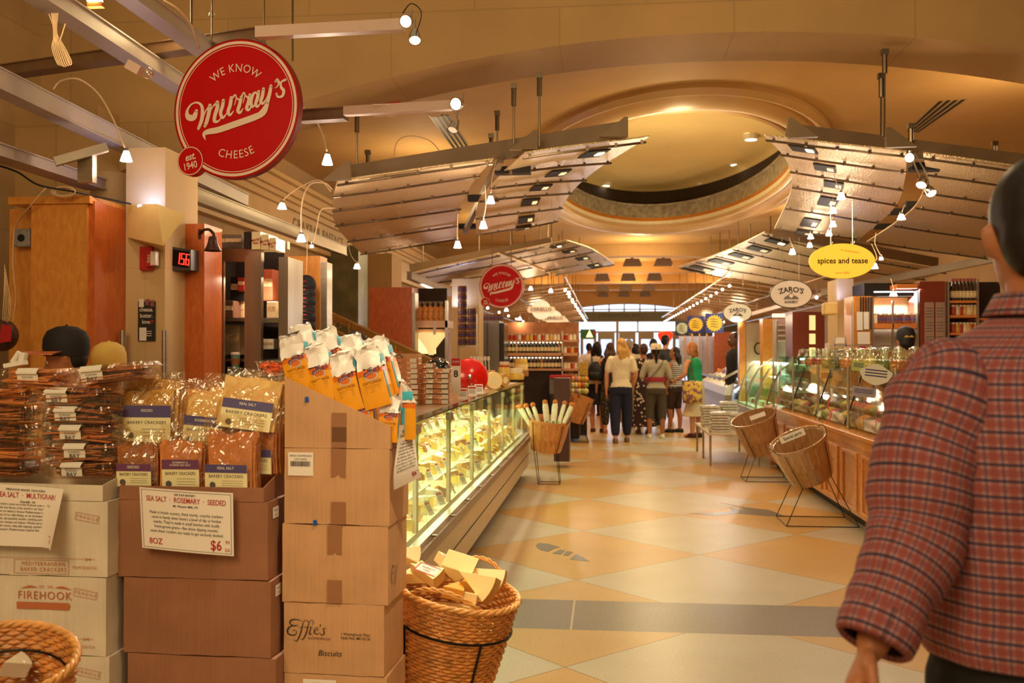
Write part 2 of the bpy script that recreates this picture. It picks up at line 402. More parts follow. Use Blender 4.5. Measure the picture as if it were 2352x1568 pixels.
# piers carrying the near arch and the piers of the left wall
struct('wall_pier_1', MB().bb(-4.5, -3.84, 6.9, 7.95, 0, 3.35), m_wall)
struct('wall_pier_2', MB().bb(-4.5, -3.95, 15.0, 15.6, 0, 3.2), pl('green_marble', (104, 100, 70), .35, var=.25, vs_=5))
struct('wall_pier_3', MB().bb(-4.5, -3.70, 16.3, 17.1, 0, 3.2), m_wall)
struct('wall_pier_4', MB().bb(5.0, 6.4, 6.9, 7.95, 0, 4.0), m_wall)
# entablature along the left wall with the incised name of the passage
mb = MB()
for z0, z1, d in ((3.02, 3.12, .10), (3.12, 3.50, .04), (3.50, 3.58, .10), (3.58, 3.64, .16), (3.64, 3.76, .22), (3.76, 3.82, .30)): mb.bb(-4.5, -4.5+d, 8, 23.9, z0, z1)
struct('trim_12', mb, m_mould)
mb = MB(); a = W(651, 492, X=-4.455); mb.text('GRAYBAR PASSAGE', frame((-4.452, 14.6, 3.31), (0, 1, 0), (0, 0, 1)), .27, sx=1.0, space=1.15)
struct('trim_13', mb, pl('incised_letters', (120, 98, 66), .6))
# ceiling air slots
m_blk = pl('black_metal', (22, 20, 18), .5)
def slots(name, P, Q, lbl):
    P = [W(*p, Z=ZC-.002) for p in P]; Q = [W(*p, Z=ZC-.002) for p in Q]
    t = thing(name, lbl, 'air vent', P[0])
    mb = MB(); mf = MB()
    k = 4
    for i in range(k):
        f0 = (i+.18)/k; f1 = (i+.68)/k
        mb.hexa([p+Vector((0, 0, dz)) for dz in (-.006, .004) for p in (P[0].lerp(P[1], f0), P[0].lerp(P[1], f1), Q[0].lerp(Q[1], f1), Q[0].lerp(Q[1], f0))])
    mf.hexa([p+Vector((0, 0, dz)) for dz in (-.003, .006) for p in (P[0], P[1], Q[1], Q[0])])
    mf.build('frame', pl('vent_frame', (176, 150, 108), .5), t); mb.build('slots', m_blk, t)
slots('ceiling_vent', [(984, 264), (1034, 264)], [(1048, 352), (1088, 350)], 'black slotted air vent in the ceiling left of the oval dome')
slots('ceiling_vent', [(2154, 232), (2222, 228)], [(2082, 300), (2110, 304)], 'black slotted air vent in the ceiling right of the oval dome')
# dome downlights
for i, (px, py, lb) in enumerate([(1725, 322, 'nearest, at the right of the dome'), (1690, 380, 'right side of the dome, second from the viewer'), (1613, 425, 'at the right rear of the dome'), (1390, 428, 'alone at the left rear of the dome'), (1493, 463, 'faint one at the far rim of the dome')]):
    z = 5.18 if i < 2 else 5.1 if i < 4 else 5.0
    p = W(px, py, Z=z-.06); t = thing('downlight', 'round recessed downlight, '+lb, 'ceiling light', p, group='downlights in the oval dome')
    MB().lathe([(.13, 0), (.13, .10), (.10, .10), (.10, .005), (.13, 0)], 20, c=p).build('trim_ring', pl('white_trim', (225, 215, 195), .4), t)
    MB().lathe([(.001, .012), (.10, .012)], 20, c=p).build('lens', em('downlight_glow', (255, 240, 210), 6 if i < 4 else 1.5), t)
for px, py in ((1545, 270), (1608, 170), (1280, 210)):
    pass
# end wall with the street doors
m_grn = pl('doorhead_stone', (132, 128, 98), .6); m_dfr = pl('door_frame_bronze', (170, 150, 112), .4, m=.3)
YE = 42
def ex(px): return W(px, 780, Y=YE).x
def ez(py): return W(1430, py, Y=YE).z
struct('wall_end', MB().bb(-4.7, ex(1318), YE, YE+.3, 0, 4.6).bb(ex(1590), 6.6, YE, YE+.3, 0, 4.6).bb(ex(1318), ex(1590), YE, YE+.3, ez(737), ez(717)), m_grn)
mb = MB().text('LEXINGTON AVE.', frame(((ex(1385)+ex(1465))/2, YE-.01, ez(724.5)), (1, 0, 0), (0, 0, 1)), .22, space=1.1)
struct('trim_14', mb, pl('incised_dark', (92, 86, 64), .6))
mb = MB(); z0, z1 = ez(716), ez(696)
for x in (1318, 1363, 1399, 1434, 1470, 1505, 1560): mb.bb(ex(x)-.03, ex(x)+.03, YE, YE+.1, z0, z1)
mb.bb(ex(1318), ex(1590), YE, YE+.1, ez(711.5), ez(709)); mb.bb(ex(1318), ex(1590), YE, YE+.1, z0-.02, z0+.03)
struct('window_1', mb, m_dfr)
day = em('street_daylight', (206, 226, 255), 1.5)
struct('daylight_plane', MB().bb(-4, 6, 44.5, 44.6, 0, 4.6), day)  # glowing plane stands for the daylight outside the doors
mb = MB(); mb.bb(ex(1318), ex(1590), YE, YE+.12, ez(764), ez(760)); mb.bb(ex(1418)-.06, ex(1418)+.06, YE-.04, YE+.12, 0, ez(737)); mb.bb(ex(1318), ex(1590), YE, YE+.1, ez(739), ez(737)); mb.bb(ex(1465)-.03, ex(1465)+.03, YE, YE+.1, ez(760), ez(737))
struct('window_2', mb, m_dfr)
for i, (a, b) in enumerate(((1333, 1370), (1373, 1412), (1422, 1460), (1466, 1502), (1545, 1590))):
    A, B = ex(a), ex(b); zt = ez(764); mb = MB()
    mb.bb(A, A+.13, YE, YE+.08, 0, zt).bb(B-.13, B, YE, YE+.08, 0, zt).bb(A+.13, B-.13, YE, YE+.08, zt-.28, zt).bb(A+.13, B-.13, YE, YE+.08, 0, .3)
    d = struct('door_%d' % (i+1), mb, m_dfr)
    MB().bb(A+.13, B-.13, YE+.03, YE+.04, .3, zt-.28).build('door_glass', film('door_glass', (235, 240, 255), .05), d)
    MB().bb(A+.2, B-.2, YE-.04, YE-.02, 1.0, 1.05).build('push_bar', pl('brass', (180, 140, 70), .3, m=1), d)
# tapered fixtures in the rear bays
m_fix = pl('fixture_grey', (128, 108, 92), .5)
rows = [(27, 4.10, 3.92, .52, 'front row'), (32, 4.12, 3.88, .50, 'second row'), (36.3, 4.05, 3.84, .48, 'third row'), (39.6, 4.0, 3.8, .46, 'rearmost row')]
for y, zt, zb, w, rn in rows:
    for j in range(3):
        x = .72+(j-1)*.86; p = Vector((x, y, zb)); t = thing('ceiling_fixture', 'grey tapered box fixture under the rear ceiling, %s, %s' % (rn, ('left', 'middle', 'right')[j]), 'light fixture', p, group='tapered fixtures in the rear ceiling')
        mb = MB(); a, b = w/2, w/2*.72; h = zt-zb
        for s0, s1 in (((-1, -1), (1, -1)), ((1, -1), (1, 1)), ((1, 1), (-1, 1)), ((-1, 1), (-1, -1))):
            mb.add([p+Vector((s0[0]*a, s0[1]*a, 0)), p+Vector((s1[0]*a, s1[1]*a, 0)), p+Vector((s1[0]*b, s1[1]*b, h)), p+Vector((s0[0]*b, s0[1]*b, h))], [(0, 1, 2, 3)])
        mb.build('shade', m_fix, t); MB().bb(x-.04, x+.04, y-.04, y+.04, zt-.02, 4.28).build('stem', m_fix, t)
        MB().bb(x-b, x+b, y-b, y+b, zt-.03, zt-.01).build('diffuser', em('fixture_glow', (255, 205, 150), .8), t)
# ================================================================ CANOPIES
def m_sheet():
    m, nt, b = _new('pierced_sheet'); L = nt.links; tc = N(nt, 'ShaderNodeTexCoord')
    vo = N(nt, 'ShaderNodeTexVoronoi'); vo.inputs['Scale'].default_value = 70; L.new(tc.outputs['Object'], vo.inputs['Vector'])
    cr = N(nt, 'ShaderNodeValToRGB'); cr.color_ramp.elements[0].position = .1; cr.color_ramp.elements[1].position = .45
    cr.color_ramp.elements[0].color = lin((214, 182, 132)); cr.color_ramp.elements[1].color = lin((240, 212, 164)); L.new(vo.outputs['Distance'], cr.inputs[0]); L.new(cr.outputs[0], b.inputs['Base Color'])
    b.inputs['Metallic'].default_value = .6; b.inputs['Roughness'].default_value = .32
    bp = N(nt, 'ShaderNodeBump'); bp.inputs['Strength'].default_value = .55; bp.inputs['Distance'].default_value = .01; L.new(vo.outputs['Distance'], bp.inputs['Height']); L.new(bp.outputs[0], b.inputs['Normal'])
    return m
m_sheet_ = m_sheet()
m_rib = pl('rib_steel', (120, 104, 86), .3, m=.9, var=.1); m_beam = pl('beam_grey', (128, 104, 76), .5, m=.2, var=.1, vs_=4)
m_dark = pl('slot_dark', (30, 24, 20), .6)
def interp(cols, u, v):
    A = len(cols)-1; B = len(cols[0])-1; x = u*A; y = v*B; i = min(int(x), A-1); j = min(int(y), B-1); fx, fy = x-i, y-j
    return cols[i][j].lerp(cols[i+1][j], fx).lerp(cols[i][j+1].lerp(cols[i+1][j+1], fx), fy)
def panel(t, G, ribs, slots_u=None, name='sheet_panel', slots_v=None):
    """G rows near to far, each row left to right of world points"""
    mb = MB(); cols = mb.patch([list(r) for r in G], 6, 6, .012, (0, 0, 1)); mb.build(name, m_sheet_, t, smooth=30)
    # cols[i][j]: i along the row? rows were resampled first
    for f in ribs:
        r = MB(); P = [interp(cols, a/12, f)-Vector((0, 0, .025)) for a in range(13)]; r.tube(P, .010, 6)
        for a in (.08, .3, .52, .74, .95): p = interp(cols, a, f); r.box(p-Vector((0, 0, .02)), (.022, .03, .03))
        r.build('rib', m_rib, t)
    if slots_u:
        for k, f in enumerate(slots_v or [(ribs[i]+(ribs[i+1] if i+1 < len(ribs) else 1))/2 for i in range(len(ribs))]):
            u = slots_u[k % len(slots_u)]; du, dv = .09, .035; q = [interp(cols, u-du, f-dv), interp(cols, u+du, f-dv), interp(cols, u+du, f+dv), interp(cols, u-du, f+dv)]
            o = Vector((0, 0, -.004)); MB().hexa([p+o-Vector((0, 0, .012)) for p in q]+[p+o for p in q]).build('light_slot', m_dark, t)
            c = (q[0]+q[1]+q[2]+q[3])/4; dr = (q[1]-q[0])
            MB().hexa([p+Vector((0, 0, -.022)) for p in (c+dr*.1+(q[3]-q[0])*-.2, c+dr*.38+(q[3]-q[0])*-.2, c+dr*.38+(q[3]-q[0])*.2, c+dr*.1+(q[3]-q[0])*.2)]+[p+Vector((0, 0, -.010)) for p in (c+dr*.1+(q[3]-q[0])*-.2, c+dr*.38+(q[3]-q[0])*-.2, c+dr*.38+(q[3]-q[0])*.2, c+dr*.1+(q[3]-q[0])*.2)]).build('lamp_lens', em('slot_lamp' if k == 0 else 'slot_lamp_dim', (255, 225, 170), 5 if k == 0 else .7), t)
            SL.append(c)
    return cols
SL = []
def PZ(*l): return [W(x, y, Z=z) for x, y, z in l]
def rod(t, px, py0, py1, Y, wire=False):
    a, b = W(px, py0, Y=Y), W(px, py1, Y=Y); mb = MB().tube([a, b], .008, 6)
    if not wire: mb.box(a, (.05, .05, .04)); mb.tube([a-Vector((0, 0, .01)), a-Vector((0, 0, .16))], .02, 8)
    mb.build('hanger_rod', m_rib, t)
# left near canopy
t = thing('canopy', 'large ribbed metal canopy hanging on the left, nearest the viewer', 'canopy', W(1000, 480, Y=8.5), group='ribbed metal canopies')
panel(t, [PZ((775, 416, 2.86), (900, 398, 2.93), (1010, 382, 2.97), (1134, 366, 3.0)),
          PZ((764, 465, 2.84), (870, 452, 2.92), (975, 436, 2.95), (1086, 420, 2.97)),
          PZ((774, 522, 2.78), (870, 510, 2.86), (960, 498, 2.90), (1056, 484, 2.93)),
          PZ((831, 583, 2.66), (905, 572, 2.74), (975, 560, 2.80), (1053, 548, 2.85))], (.02, .22, .42, .62, .80, .97))
panel(t, [PZ((1205, 352, 3.0), (1300, 338, 3.06), (1400, 326, 3.12), (1492, 314, 3.18)),
          PZ((1140, 412, 2.98), (1210, 404, 3.04), (1290, 396, 3.09), (1368, 392, 3.14)),
          PZ((1096, 470, 2.94), (1160, 462, 3.0), (1230, 456, 3.04), (1306, 450, 3.08)),
          PZ((1094, 540, 2.88), (1150, 531, 2.92), (1215, 521, 2.96), (1279, 508, 3.0))], (.03, .23, .42, .6, .78, .96), [.68, .62, .62, .62, .62, .6])
a, b = W(771, 407, Z=2.93), W(1436, 300, Z=3.26)
MB().bar(a, b, .06, .15).build('edge_beam', m_beam, t)
for px, py in ((1220, 328), (1428, 298), (790, 398)):
    c = W(px, py, Y=7.45); mb = MB(); M_ = frame(c, (1, .05, 0), (0, 0, 1)); mb.prism([(-.17, -.05), (.05, -.05), (.05, .10), (.02, .10)], M_, .05); mb.build('bracket', m_beam, t)
for px, y0, y1, Y in ((820, 260, 400, 7.8), (1180, 198, 330, 7.6), (1142, 260, 336, 8.6), (1239, 174, 336, 7.5), (1128, 312, 350, 8.9), (845, 350, 392, 8.8)): rod(t, px, y0, y1, Y)
c0, c1 = W(1150, 380, Z=2.98), W(1068, 540, Z=2.90)
MB().bar(c0+Vector((0, 0, .05)), c1+Vector((0, 0, .05)), .05, .06).build('cross_beam', m_beam, t)
for px, py in ((1178, 392), (1110, 455), (1076, 520)):
    c = W(px, py, Z=3.0); MB().box(c, (.30, .10, .06)).build('housing', m_dark, t)
# left rear canopy
t = thing('canopy', 'ribbed metal canopy on the left behind the small round red sign', 'canopy', W(1150, 600, Y=15), group='ribbed metal canopies')
panel(t, [PZ((945, 628, 2.57), (1010, 612, 2.66), (1080, 597, 2.73), (1146, 582, 2.78)),
          PZ((985, 642, 2.52), (1060, 630, 2.62), (1130, 618, 2.69), (1205, 604, 2.75)),
          PZ((1041, 658, 2.46), (1110, 650, 2.55), (1190, 641, 2.62), (1265, 628, 2.7))], (.03, .33, .63, .95))
panel(t, [PZ((1160, 580, 2.8), (1210, 570, 2.86), (1260, 560, 2.92), (1302, 552, 3.0)),
          PZ((1215, 602, 2.76), (1265, 592, 2.84), (1315, 583, 2.92), (1362, 573, 3.02)),
          PZ((1277, 630, 2.7), (1320, 622, 2.8), (1368, 614, 2.92), (1412, 606, 3.05))], (.03, .27, .52, .77, .97), [.7])
MB().bar(W(943, 620, Z=2.66), W(1268, 558, Z=3.0), .07, .16).build('edge_beam', m_beam, t)
for px, y0, y1, Y in ((1100, 510, 585, 14), (1172, 520, 572, 14), (1240, 518, 562, 14), (1258, 516, 556, 15), (1292, 530, 552, 16), (1331, 545, 590, 17), (971, 560, 610, 14)): rod(t, px, y0, y1, Y, True)
# right near canopy
t = thing('canopy', 'large ribbed metal canopy hanging on the right above the yellow oval sign', 'canopy', W(1990, 480, Y=8.5), group='ribbed metal canopies')
panel(t, [PZ((1755, 311, 3.2), (1860, 324, 3.15), (1970, 336, 3.09), (2082, 348, 3.02)),
          PZ((1808, 372, 3.16), (1895, 386, 3.10), (1985, 400, 3.05), (2078, 414, 2.98)),
          PZ((1816, 440, 3.10), (1890, 452, 3.04), (1970, 466, 2.98), (2052, 480, 2.93)),
          PZ((1778, 526, 3.0), (1840, 534, 2.95), (1905, 542, 2.90), (1972, 550, 2.86))], (.03, .22, .42, .6, .78, .96), [.25, .34, .40, .40, .36, .36])
panel(t, [PZ((2120, 352, 3.0), (2250, 370, 2.92), (2400, 392, 2.84), (2560, 414, 2.76)),
          PZ((2126, 420, 2.98), (2240, 436, 2.90), (2370, 456, 2.82), (2500, 474, 2.74)),
          PZ((2090, 486, 2.93), (2180, 500, 2.86), (2290, 516, 2.78), (2400, 534, 2.70)),
          PZ((1990, 556, 2.86), (2080, 570, 2.80), (2170, 582, 2.72), (2260, 594, 2.64))], (.03, .22, .42, .6, .78, .96))
MB().bar(W(1805, 305, Z=3.28), W(2420, 386, Z=2.93), .06, .15).build('edge_beam', m_beam, t)
MB().bar(W(1780, 534, Z=3.02), W(2150, 602, Z=2.78), .08, .12).build('rear_beam', m_beam, t)
for px, py in ((1826, 300), (2052, 322)):
    c = W(px, py, Y=7.35); mb = MB(); mb.prism([(.17, -.05), (-.05, -.05), (-.05, .10), (-.02, .10)][::-1], frame(c, (1, -.05, 0), (0, 0, 1)), .05); mb.build('bracket', m_beam, t)
for px, y0, y1, Y in ((2032, 120, 316, 7.4), (2024, 175, 312, 7.5), (2092, 290, 330, 7.9), (2284, 330, 360, 8.6)): rod(t, px, y0, y1, Y)
for px, py in ((2108, 470), (2070, 486), (2030, 520), (2128, 384)):
    MB().box(W(px, py, Z=3.0), (.26, .12, .06)).build('housing', m_dark, t)
# right rear canopy
t = thing('canopy', 'ribbed metal canopy on the right behind the white oval signs', 'canopy', W(1720, 610, Y=15), group='ribbed metal canopies')
panel(t, [PZ((1756, 533, 3.05), (1830, 552, 2.98), (1900, 570, 2.90), (1990, 590, 2.80)),
          PZ((1662, 578, 3.1), (1740, 596, 3.0), (1820, 612, 2.90), (1900, 628, 2.80)),
          PZ((1556, 613, 3.1), (1640, 632, 2.95), (1720, 644, 2.84), (1800, 658, 2.74))], (.03, .22, .40, .58, .76, .97), [.22, .2, .18, .16, .16, .15])
panel(t, [PZ((2000, 592, 2.78), (2060, 602, 2.74), (2120, 612, 2.70), (2180, 622, 2.66)),
          PZ((1912, 630, 2.78), (1970, 638, 2.72), (2030, 646, 2.66), (2080, 652, 2.62)),
          PZ((1812, 660, 2.72), (1860, 666, 2.68), (1905, 670, 2.62), (1950, 674, 2.58))], (.05, .3, .6, .95))
for px, y0, y1, Y in ((1770, 496, 540, 13), (1723, 514, 556, 14.5), (1675, 528, 574, 16), (1632, 541, 592, 17.5)): rod(t, px, y0, y1, Y, True)
# long slatted canopies running to the street doors
m_slat = pl('slat_metal', (176, 150, 122), .35, m=.6, var=.1)
def slatted(lbl, xa, xb, za, zb):
    t = thing('slatted_canopy', lbl, 'canopy', ((xa+xb)/2, 28, 2.5), group='slatted canopies down the hall')
    for k in range(20):
        y = 19+k*1.0
        MB().bar((xa, y, za), (xb, y, zb), .34, .02, (0, -.15, 1)).build('slat', m_slat, t)
        if k % 3 == 0: [MB().tube([(xq, y, za), (xq, y, 4.29)], .01, 5).build('hanger_rod', m_rib, t) for xq in (xa*.85+xb*.15, (xa+xb)/2)]
    MB().tube([(xa, 17.2, za), (xa, 38.4, za)], .015, 6).build('rail', m_rib, t)
    for f in (1, .5): MB().tube([(xa+(xb-xa)*f, 18.8, za+(zb-za)*f-.05), (xa+(xb-xa)*f, 38.4, za+(zb-za)*f-.05)], .02, 6).build('rail', m_rib, t)
slatted('long slatted metal canopy on the left running towards the street doors', -.75, -3.0, 2.85, 2.55)
slatted('long slatted metal canopy on the right running towards the street doors', 2.2, 4.6, 2.9, 2.55)
# soft pools under the canopy lamps
for i, c in enumerate(SL):
    if i % 2 == 0: light('SPOT', c-Vector((0, 0, .06)), 26, WARM, .04, (0, 0, 0), 110, .8, name='canopy_lamp_light')
# ================================================================ FILL LIGHTS OF THE HALL (added, without fixtures)
light('SPOT', (.2, 2.2, 3.5), 150, (1, .80, .5), .08, aim((.2, 2.2, 3.5), (-.55, 3.25, .6)), 42, .9, name='ceiling_spot_light')  # added spot without a fixture, brightens the cheese basket
for x, y, p in ((-2.6, 5.6, 12), (.8, 5.2, 34), (.9, 15.6, 95), (.8, 11, 40), (-2.4, 12.5, 28), (4, 9.5, 30), (-2.2, 19, 36), (3.6, 18, 36), (.8, 23, 60), (-2, 26, 36), (3.6, 26, 36), (.8, 29, 45), (.8, 34, 45), (-2.2, 34, 30), (3.6, 34, 30)):
    light('POINT', (x, y, 3.5), p, WARM, .15, name='ceiling_lamp_light')  # points added to brighten the hall, no lamp bodies
# ================================================================ NEAR LEFT: STACKED BOXES AND CRACKERS
def m_card(name, c, lines=True):
    m, nt, b = _new(name); L = nt.links; tc = N(nt, 'ShaderNodeTexCoord')
    mp = N(nt, 'ShaderNodeMapping'); mp.inputs['Scale'].default_value = (1, 1, 1); L.new(tc.outputs['Object'], mp.inputs[0])
    no = N(nt, 'ShaderNodeTexNoise'); no.inputs['Scale'].default_value = 5; no.inputs['Detail'].default_value = 8; L.new(mp.outputs[0], no.inputs[0])
    m2 = N(nt, 'ShaderNodeMapping'); m2.inputs['Scale'].default_value = (160, 160, 4); L.new(tc.outputs['Object'], m2.inputs[0])
    n2 = N(nt, 'ShaderNodeTexNoise'); n2.inputs['Scale'].default_value = 1; L.new(m2.outputs[0], n2.inputs[0])
    ad = N(nt, 'ShaderNodeMath', operation='MULTIPLY_ADD'); L.new(n2.outputs[0], ad.inputs[0]); ad.inputs[1].default_value = .35; L.new(no.outputs[0], ad.inputs[2])
    cr = N(nt, 'ShaderNodeValToRGB'); c0 = lin(c); cr.color_ramp.elements[0].position = .45; cr.color_ramp.elements[1].position = .85
    cr.color_ramp.elements[0].color = tuple(v*.84 for v in c0[:3])+(1,); cr.color_ramp.elements[1].color = tuple(min(1, v*1.12) for v in c0[:3])+(1,)
    L.new(ad.outputs[0], cr.inputs[0]); L.new(cr.outputs[0], b.inputs['Base Color']); b.inputs['Roughness'].default_value = .75
    bp = N(nt, 'ShaderNodeBump'); bp.inputs['Strength'].default_value = .25; bp.inputs['Distance'].default_value = .006; L.new(ad.outputs[0], bp.inputs['Height']); L.new(bp.outputs[0], b.inputs['Normal'])
    return m
m_cb = m_card('cardboard', (200, 152, 108)); m_cd = m_card('cardboard_dark', (150, 100, 70)); m_cw = m_card('cardboard_white', (218, 204, 182))
m_tape = pl('packing_tape', (156, 106, 72), .25, coat=.6, var=.05); m_ink = pl('black_ink', (40, 28, 30), .6, var=.02); m_rust = pl('rust_ink', (190, 110, 70), .6, var=.02)
m_red = pl('red_ink', (176, 32, 34), .5, var=.02); m_paper = pl('paper', (236, 224, 210), .45, var=.02, vs_=4); m_blue = pl('blue_tape', (20, 80, 170), .5)
def boxrot(x0, x1, Yf, d, rz):
    """footprint of a box whose front runs from x0 to x1 at depth Yf, turned by rz about its front centre"""
    c = Vector(((x0+x1)/2, Yf, 0)); R = Matrix.Rotation(rz, 3, 'Z'); w = x1-x0
    return [c+R @ Vector(p) for p in ((-w/2, 0, 0), (w/2, 0, 0), (w/2, d, 0), (-w/2, d, 0))], R, c
def carton(lbl, x0, x1, z0, z1, Yf, d, rz, mat, group, tape=True, tapex=.5, jit=0, top_seam=True, tray=None):
    ft, R, c = boxrot(x0, x1, Yf, d, rz); w = x1-x0; h = z1-z0
    t = thing('cardboard_box', lbl, 'box', (c.x, c.y, z0), rz, group)
    mb = MB(); rr = random.Random(int(x0*1000+z0*777)); n = 10
    # slightly bulged, dented carton walls in local coordinates
    def P(u, v, s, face):
        j = lambda k: (rr.random()-.5)*k
        return (u, v, s)
    g = MB()
    if not tray:
        nx, nz = 8, 5; vs = []; fs = []
        per = [(-w/2+w*i/nx, 0) for i in range(nx)]+[(w/2, d*i/nx) for i in range(nx)]+[(w/2-w*i/nx, d) for i in range(nx)]+[(-w/2, d-d*i/nx) for i in range(nx)]
        for k in range(nz+1):
            for i, (x, y) in enumerate(per):
                s = i//nx; f = (i % nx)/nx; b = math.sin(PI*f)*math.sin(PI*k/nz)*.004*rr.uniform(-.3, 1.2)
                nx_, ny_ = ((0, -1), (1, 0), (0, 1), (-1, 0))[s]
                zz = .0015+(h-.003)*k/nz+((rr.random()-.5)*.003 if k in (0, nz) else 0)
                vs.append((x+nx_*b+(rr.random()-.5)*.0012, y+ny_*b, zz))
        m_ = len(per)
        for k in range(nz):
            for i in range(m_): fs.append((k*m_+i, k*m_+(i+1) % m_, (k+1)*m_+(i+1) % m_, (k+1)*m_+i))
        fs += [tuple(range(m_-1, -1, -1)), tuple(nz*m_+i for i in range(m_))]
        g.add(vs, fs); g.build('carton', mat, t, world=False, smooth=30)
    else:
        zl, zr, zb = tray; T = .004  # heights of the left, right and rear wall
        g.hexa([(-w/2, 0, 0), (w/2, 0, 0), (w/2, T, 0), (-w/2, T, 0), (-w/2, 0, zl), (w/2, 0, zr), (w/2, T, zr), (-w/2, T, zl)])
        g.hexa([(-w/2, d-T, 0), (w/2, d-T, 0), (w/2, d, 0), (-w/2, d, 0), (-w/2, d-T, zb[0]), (w/2, d-T, zb[1]), (w/2, d, zb[1]), (-w/2, d, zb[0])])
        g.hexa([(-w/2, T, 0), (-w/2+T, T, 0), (-w/2+T, d-T, 0), (-w/2, d-T, 0), (-w/2, T, zl), (-w/2+T, T, zl), (-w/2+T, d-T, zb[0]), (-w/2, d-T, zb[0])])
        g.hexa([(w/2-T, T, 0), (w/2, T, 0), (w/2, d-T, 0), (w/2-T, d-T, 0), (w/2-T, T, zr), (w/2, T, zr), (w/2, d-T, zb[1]), (w/2-T, d-T, zb[1])])
        g.bb(-w/2+T, w/2-T, T, d-T, 0, T); g.build('carton', mat, t, world=False)
    t['dims'] = (w, d, h)
    if tape:
        x = -w/2+w*tapex
        MB().bb(x-.024, x+.024, -.0035, -.002, h*.62 if not tray else 0.02, (h-.002) if not tray else h*.5).build('packing_tape', m_tape, t, world=False)
        MB().bb(x-.024, x+.024, -.0035, -.002, .002, h*.30).build('packing_tape', m_tape, t, world=False)
    return t
def face(t, u, v, off=.0045):
    """frame on the front of a carton, u along, v up in metres from its lower left"""
    w, d, h = t['dims']; m = basis(t)
    return m @ frame((-w/2+u, -off, v), (1, 0, 0), (0, 0, 1))
def side(t, u, v, off=.003):
    w, d, h = t['dims']; m = basis(t)
    return m @ frame((w/2+off, u, v), (0, 1, 0), (0, 0, 1))
def boxrow(lbl, pxa, pxb, ya, yb, Y, d, rz, mat, group, **k):
    return carton(lbl, W(pxa, ya, Y=Y).x, W(pxb, ya, Y=Y).x, W(pxa, yb, Y=Y).z, W(pxa, ya, Y=Y).z, Y, d, rz, mat, group, **k)
def sticker(t, M, w, h, lines, name='sticker', barcode=False):
    s = MB().prism([(-w/2, -h/2), (w/2, -h/2), (w/2, h/2), (-w/2, h/2)], M, .0006).build(name, m_paper, t)
    mb = MB()
    M2 = M @ Matrix.Translation((0, 0, .0006))
    for txt, y, sz in lines: mb.text(txt, M2 @ Matrix.Translation((0, y, 0)), sz)
    if barcode:
        rr = random.Random(3); x = -w*.4
        while x < w*.38:
            b = rr.choice((.0010, .0018, .0026)); mb.prism([(x, -h*.10), (x+b, -h*.10), (x+b, h*.12), (x, h*.12)], M2, .0002); x += b+rr.choice((.001, .0016))
    mb.build('print', m_ink, s)
# --- the stack under the biscuit bags
GE = 'plain brown biscuit cartons under the orange bags'
z = [W(770, y, Y=3.0).z for y in (1029, 1205, 1386, 1550)]; z += [z[-1]/2, 0]
xe = lambda px: W(px, 1200, Y=3.0).x
B0 = carton('brown display carton with a slanted top holding orange biscuit bags', xe(651), xe(898), z[0], W(651, 866, Y=3.0).z, 3.0, .235, -.05, m_cb, GE, tapex=.52, tray=(W(651, 866, Y=3).z-z[0], W(905, 978, Y=3).z-z[0], (W(651, 866, Y=3).z-z[0], W(905, 978, Y=3).z-z[0])))
B1 = carton('brown carton with a barcode sticker, under the slanted display carton', xe(651), xe(896), z[1], z[0], 3.0, .235, -.05, m_cb, GE, tapex=.52)
B2 = carton('blank brown carton with torn corners, third from top of its stack', xe(647), xe(893), z[2], z[1], 3.0, .235, -.04, m_cb, GE, tapex=.50)
B3 = carton('brown carton printed with a black script logo and the word Biscuits', xe(651), xe(884), z[3], z[2], 3.0, .235, -.05, m_cb, GE, tape=False)
B4 = carton('brown carton with a white sticker below the one reading Biscuits', xe(652), xe(890), z[4], z[3], 3.0, .235, -.04, m_cb, GE, tape=False)
B5 = carton('brown carton on the floor at the very bottom of the biscuit stack', xe(652), xe(890), 0, z[4], 3.0, .235, -.05, m_cb, GE, tape=False)
sticker(B1, face(B1, .056, B1['dims'][2]-.052), .085, .075, [("EFFIE'S HOMEMADE", .026, .0085), ('OATCAKES', .015, .0085)], barcode=True)
sticker(B4, face(B4, .12, B4['dims'][2]-.045), .11, .06, [('OATCAKES', .016, .010)], barcode=True)
for t, u, v in ((B0, .075, .155), (B2, .110, B2['dims'][2]-.006+.012)):
    MB().prism([(-.006, -.009), (.007, -.008), (.006, .009), (-.006, .008)], face(t, u, v), .0005).build('blue_tape', m_blue, t)
MB().bb(-.01, .01, -.0, .0005, 0, .001)
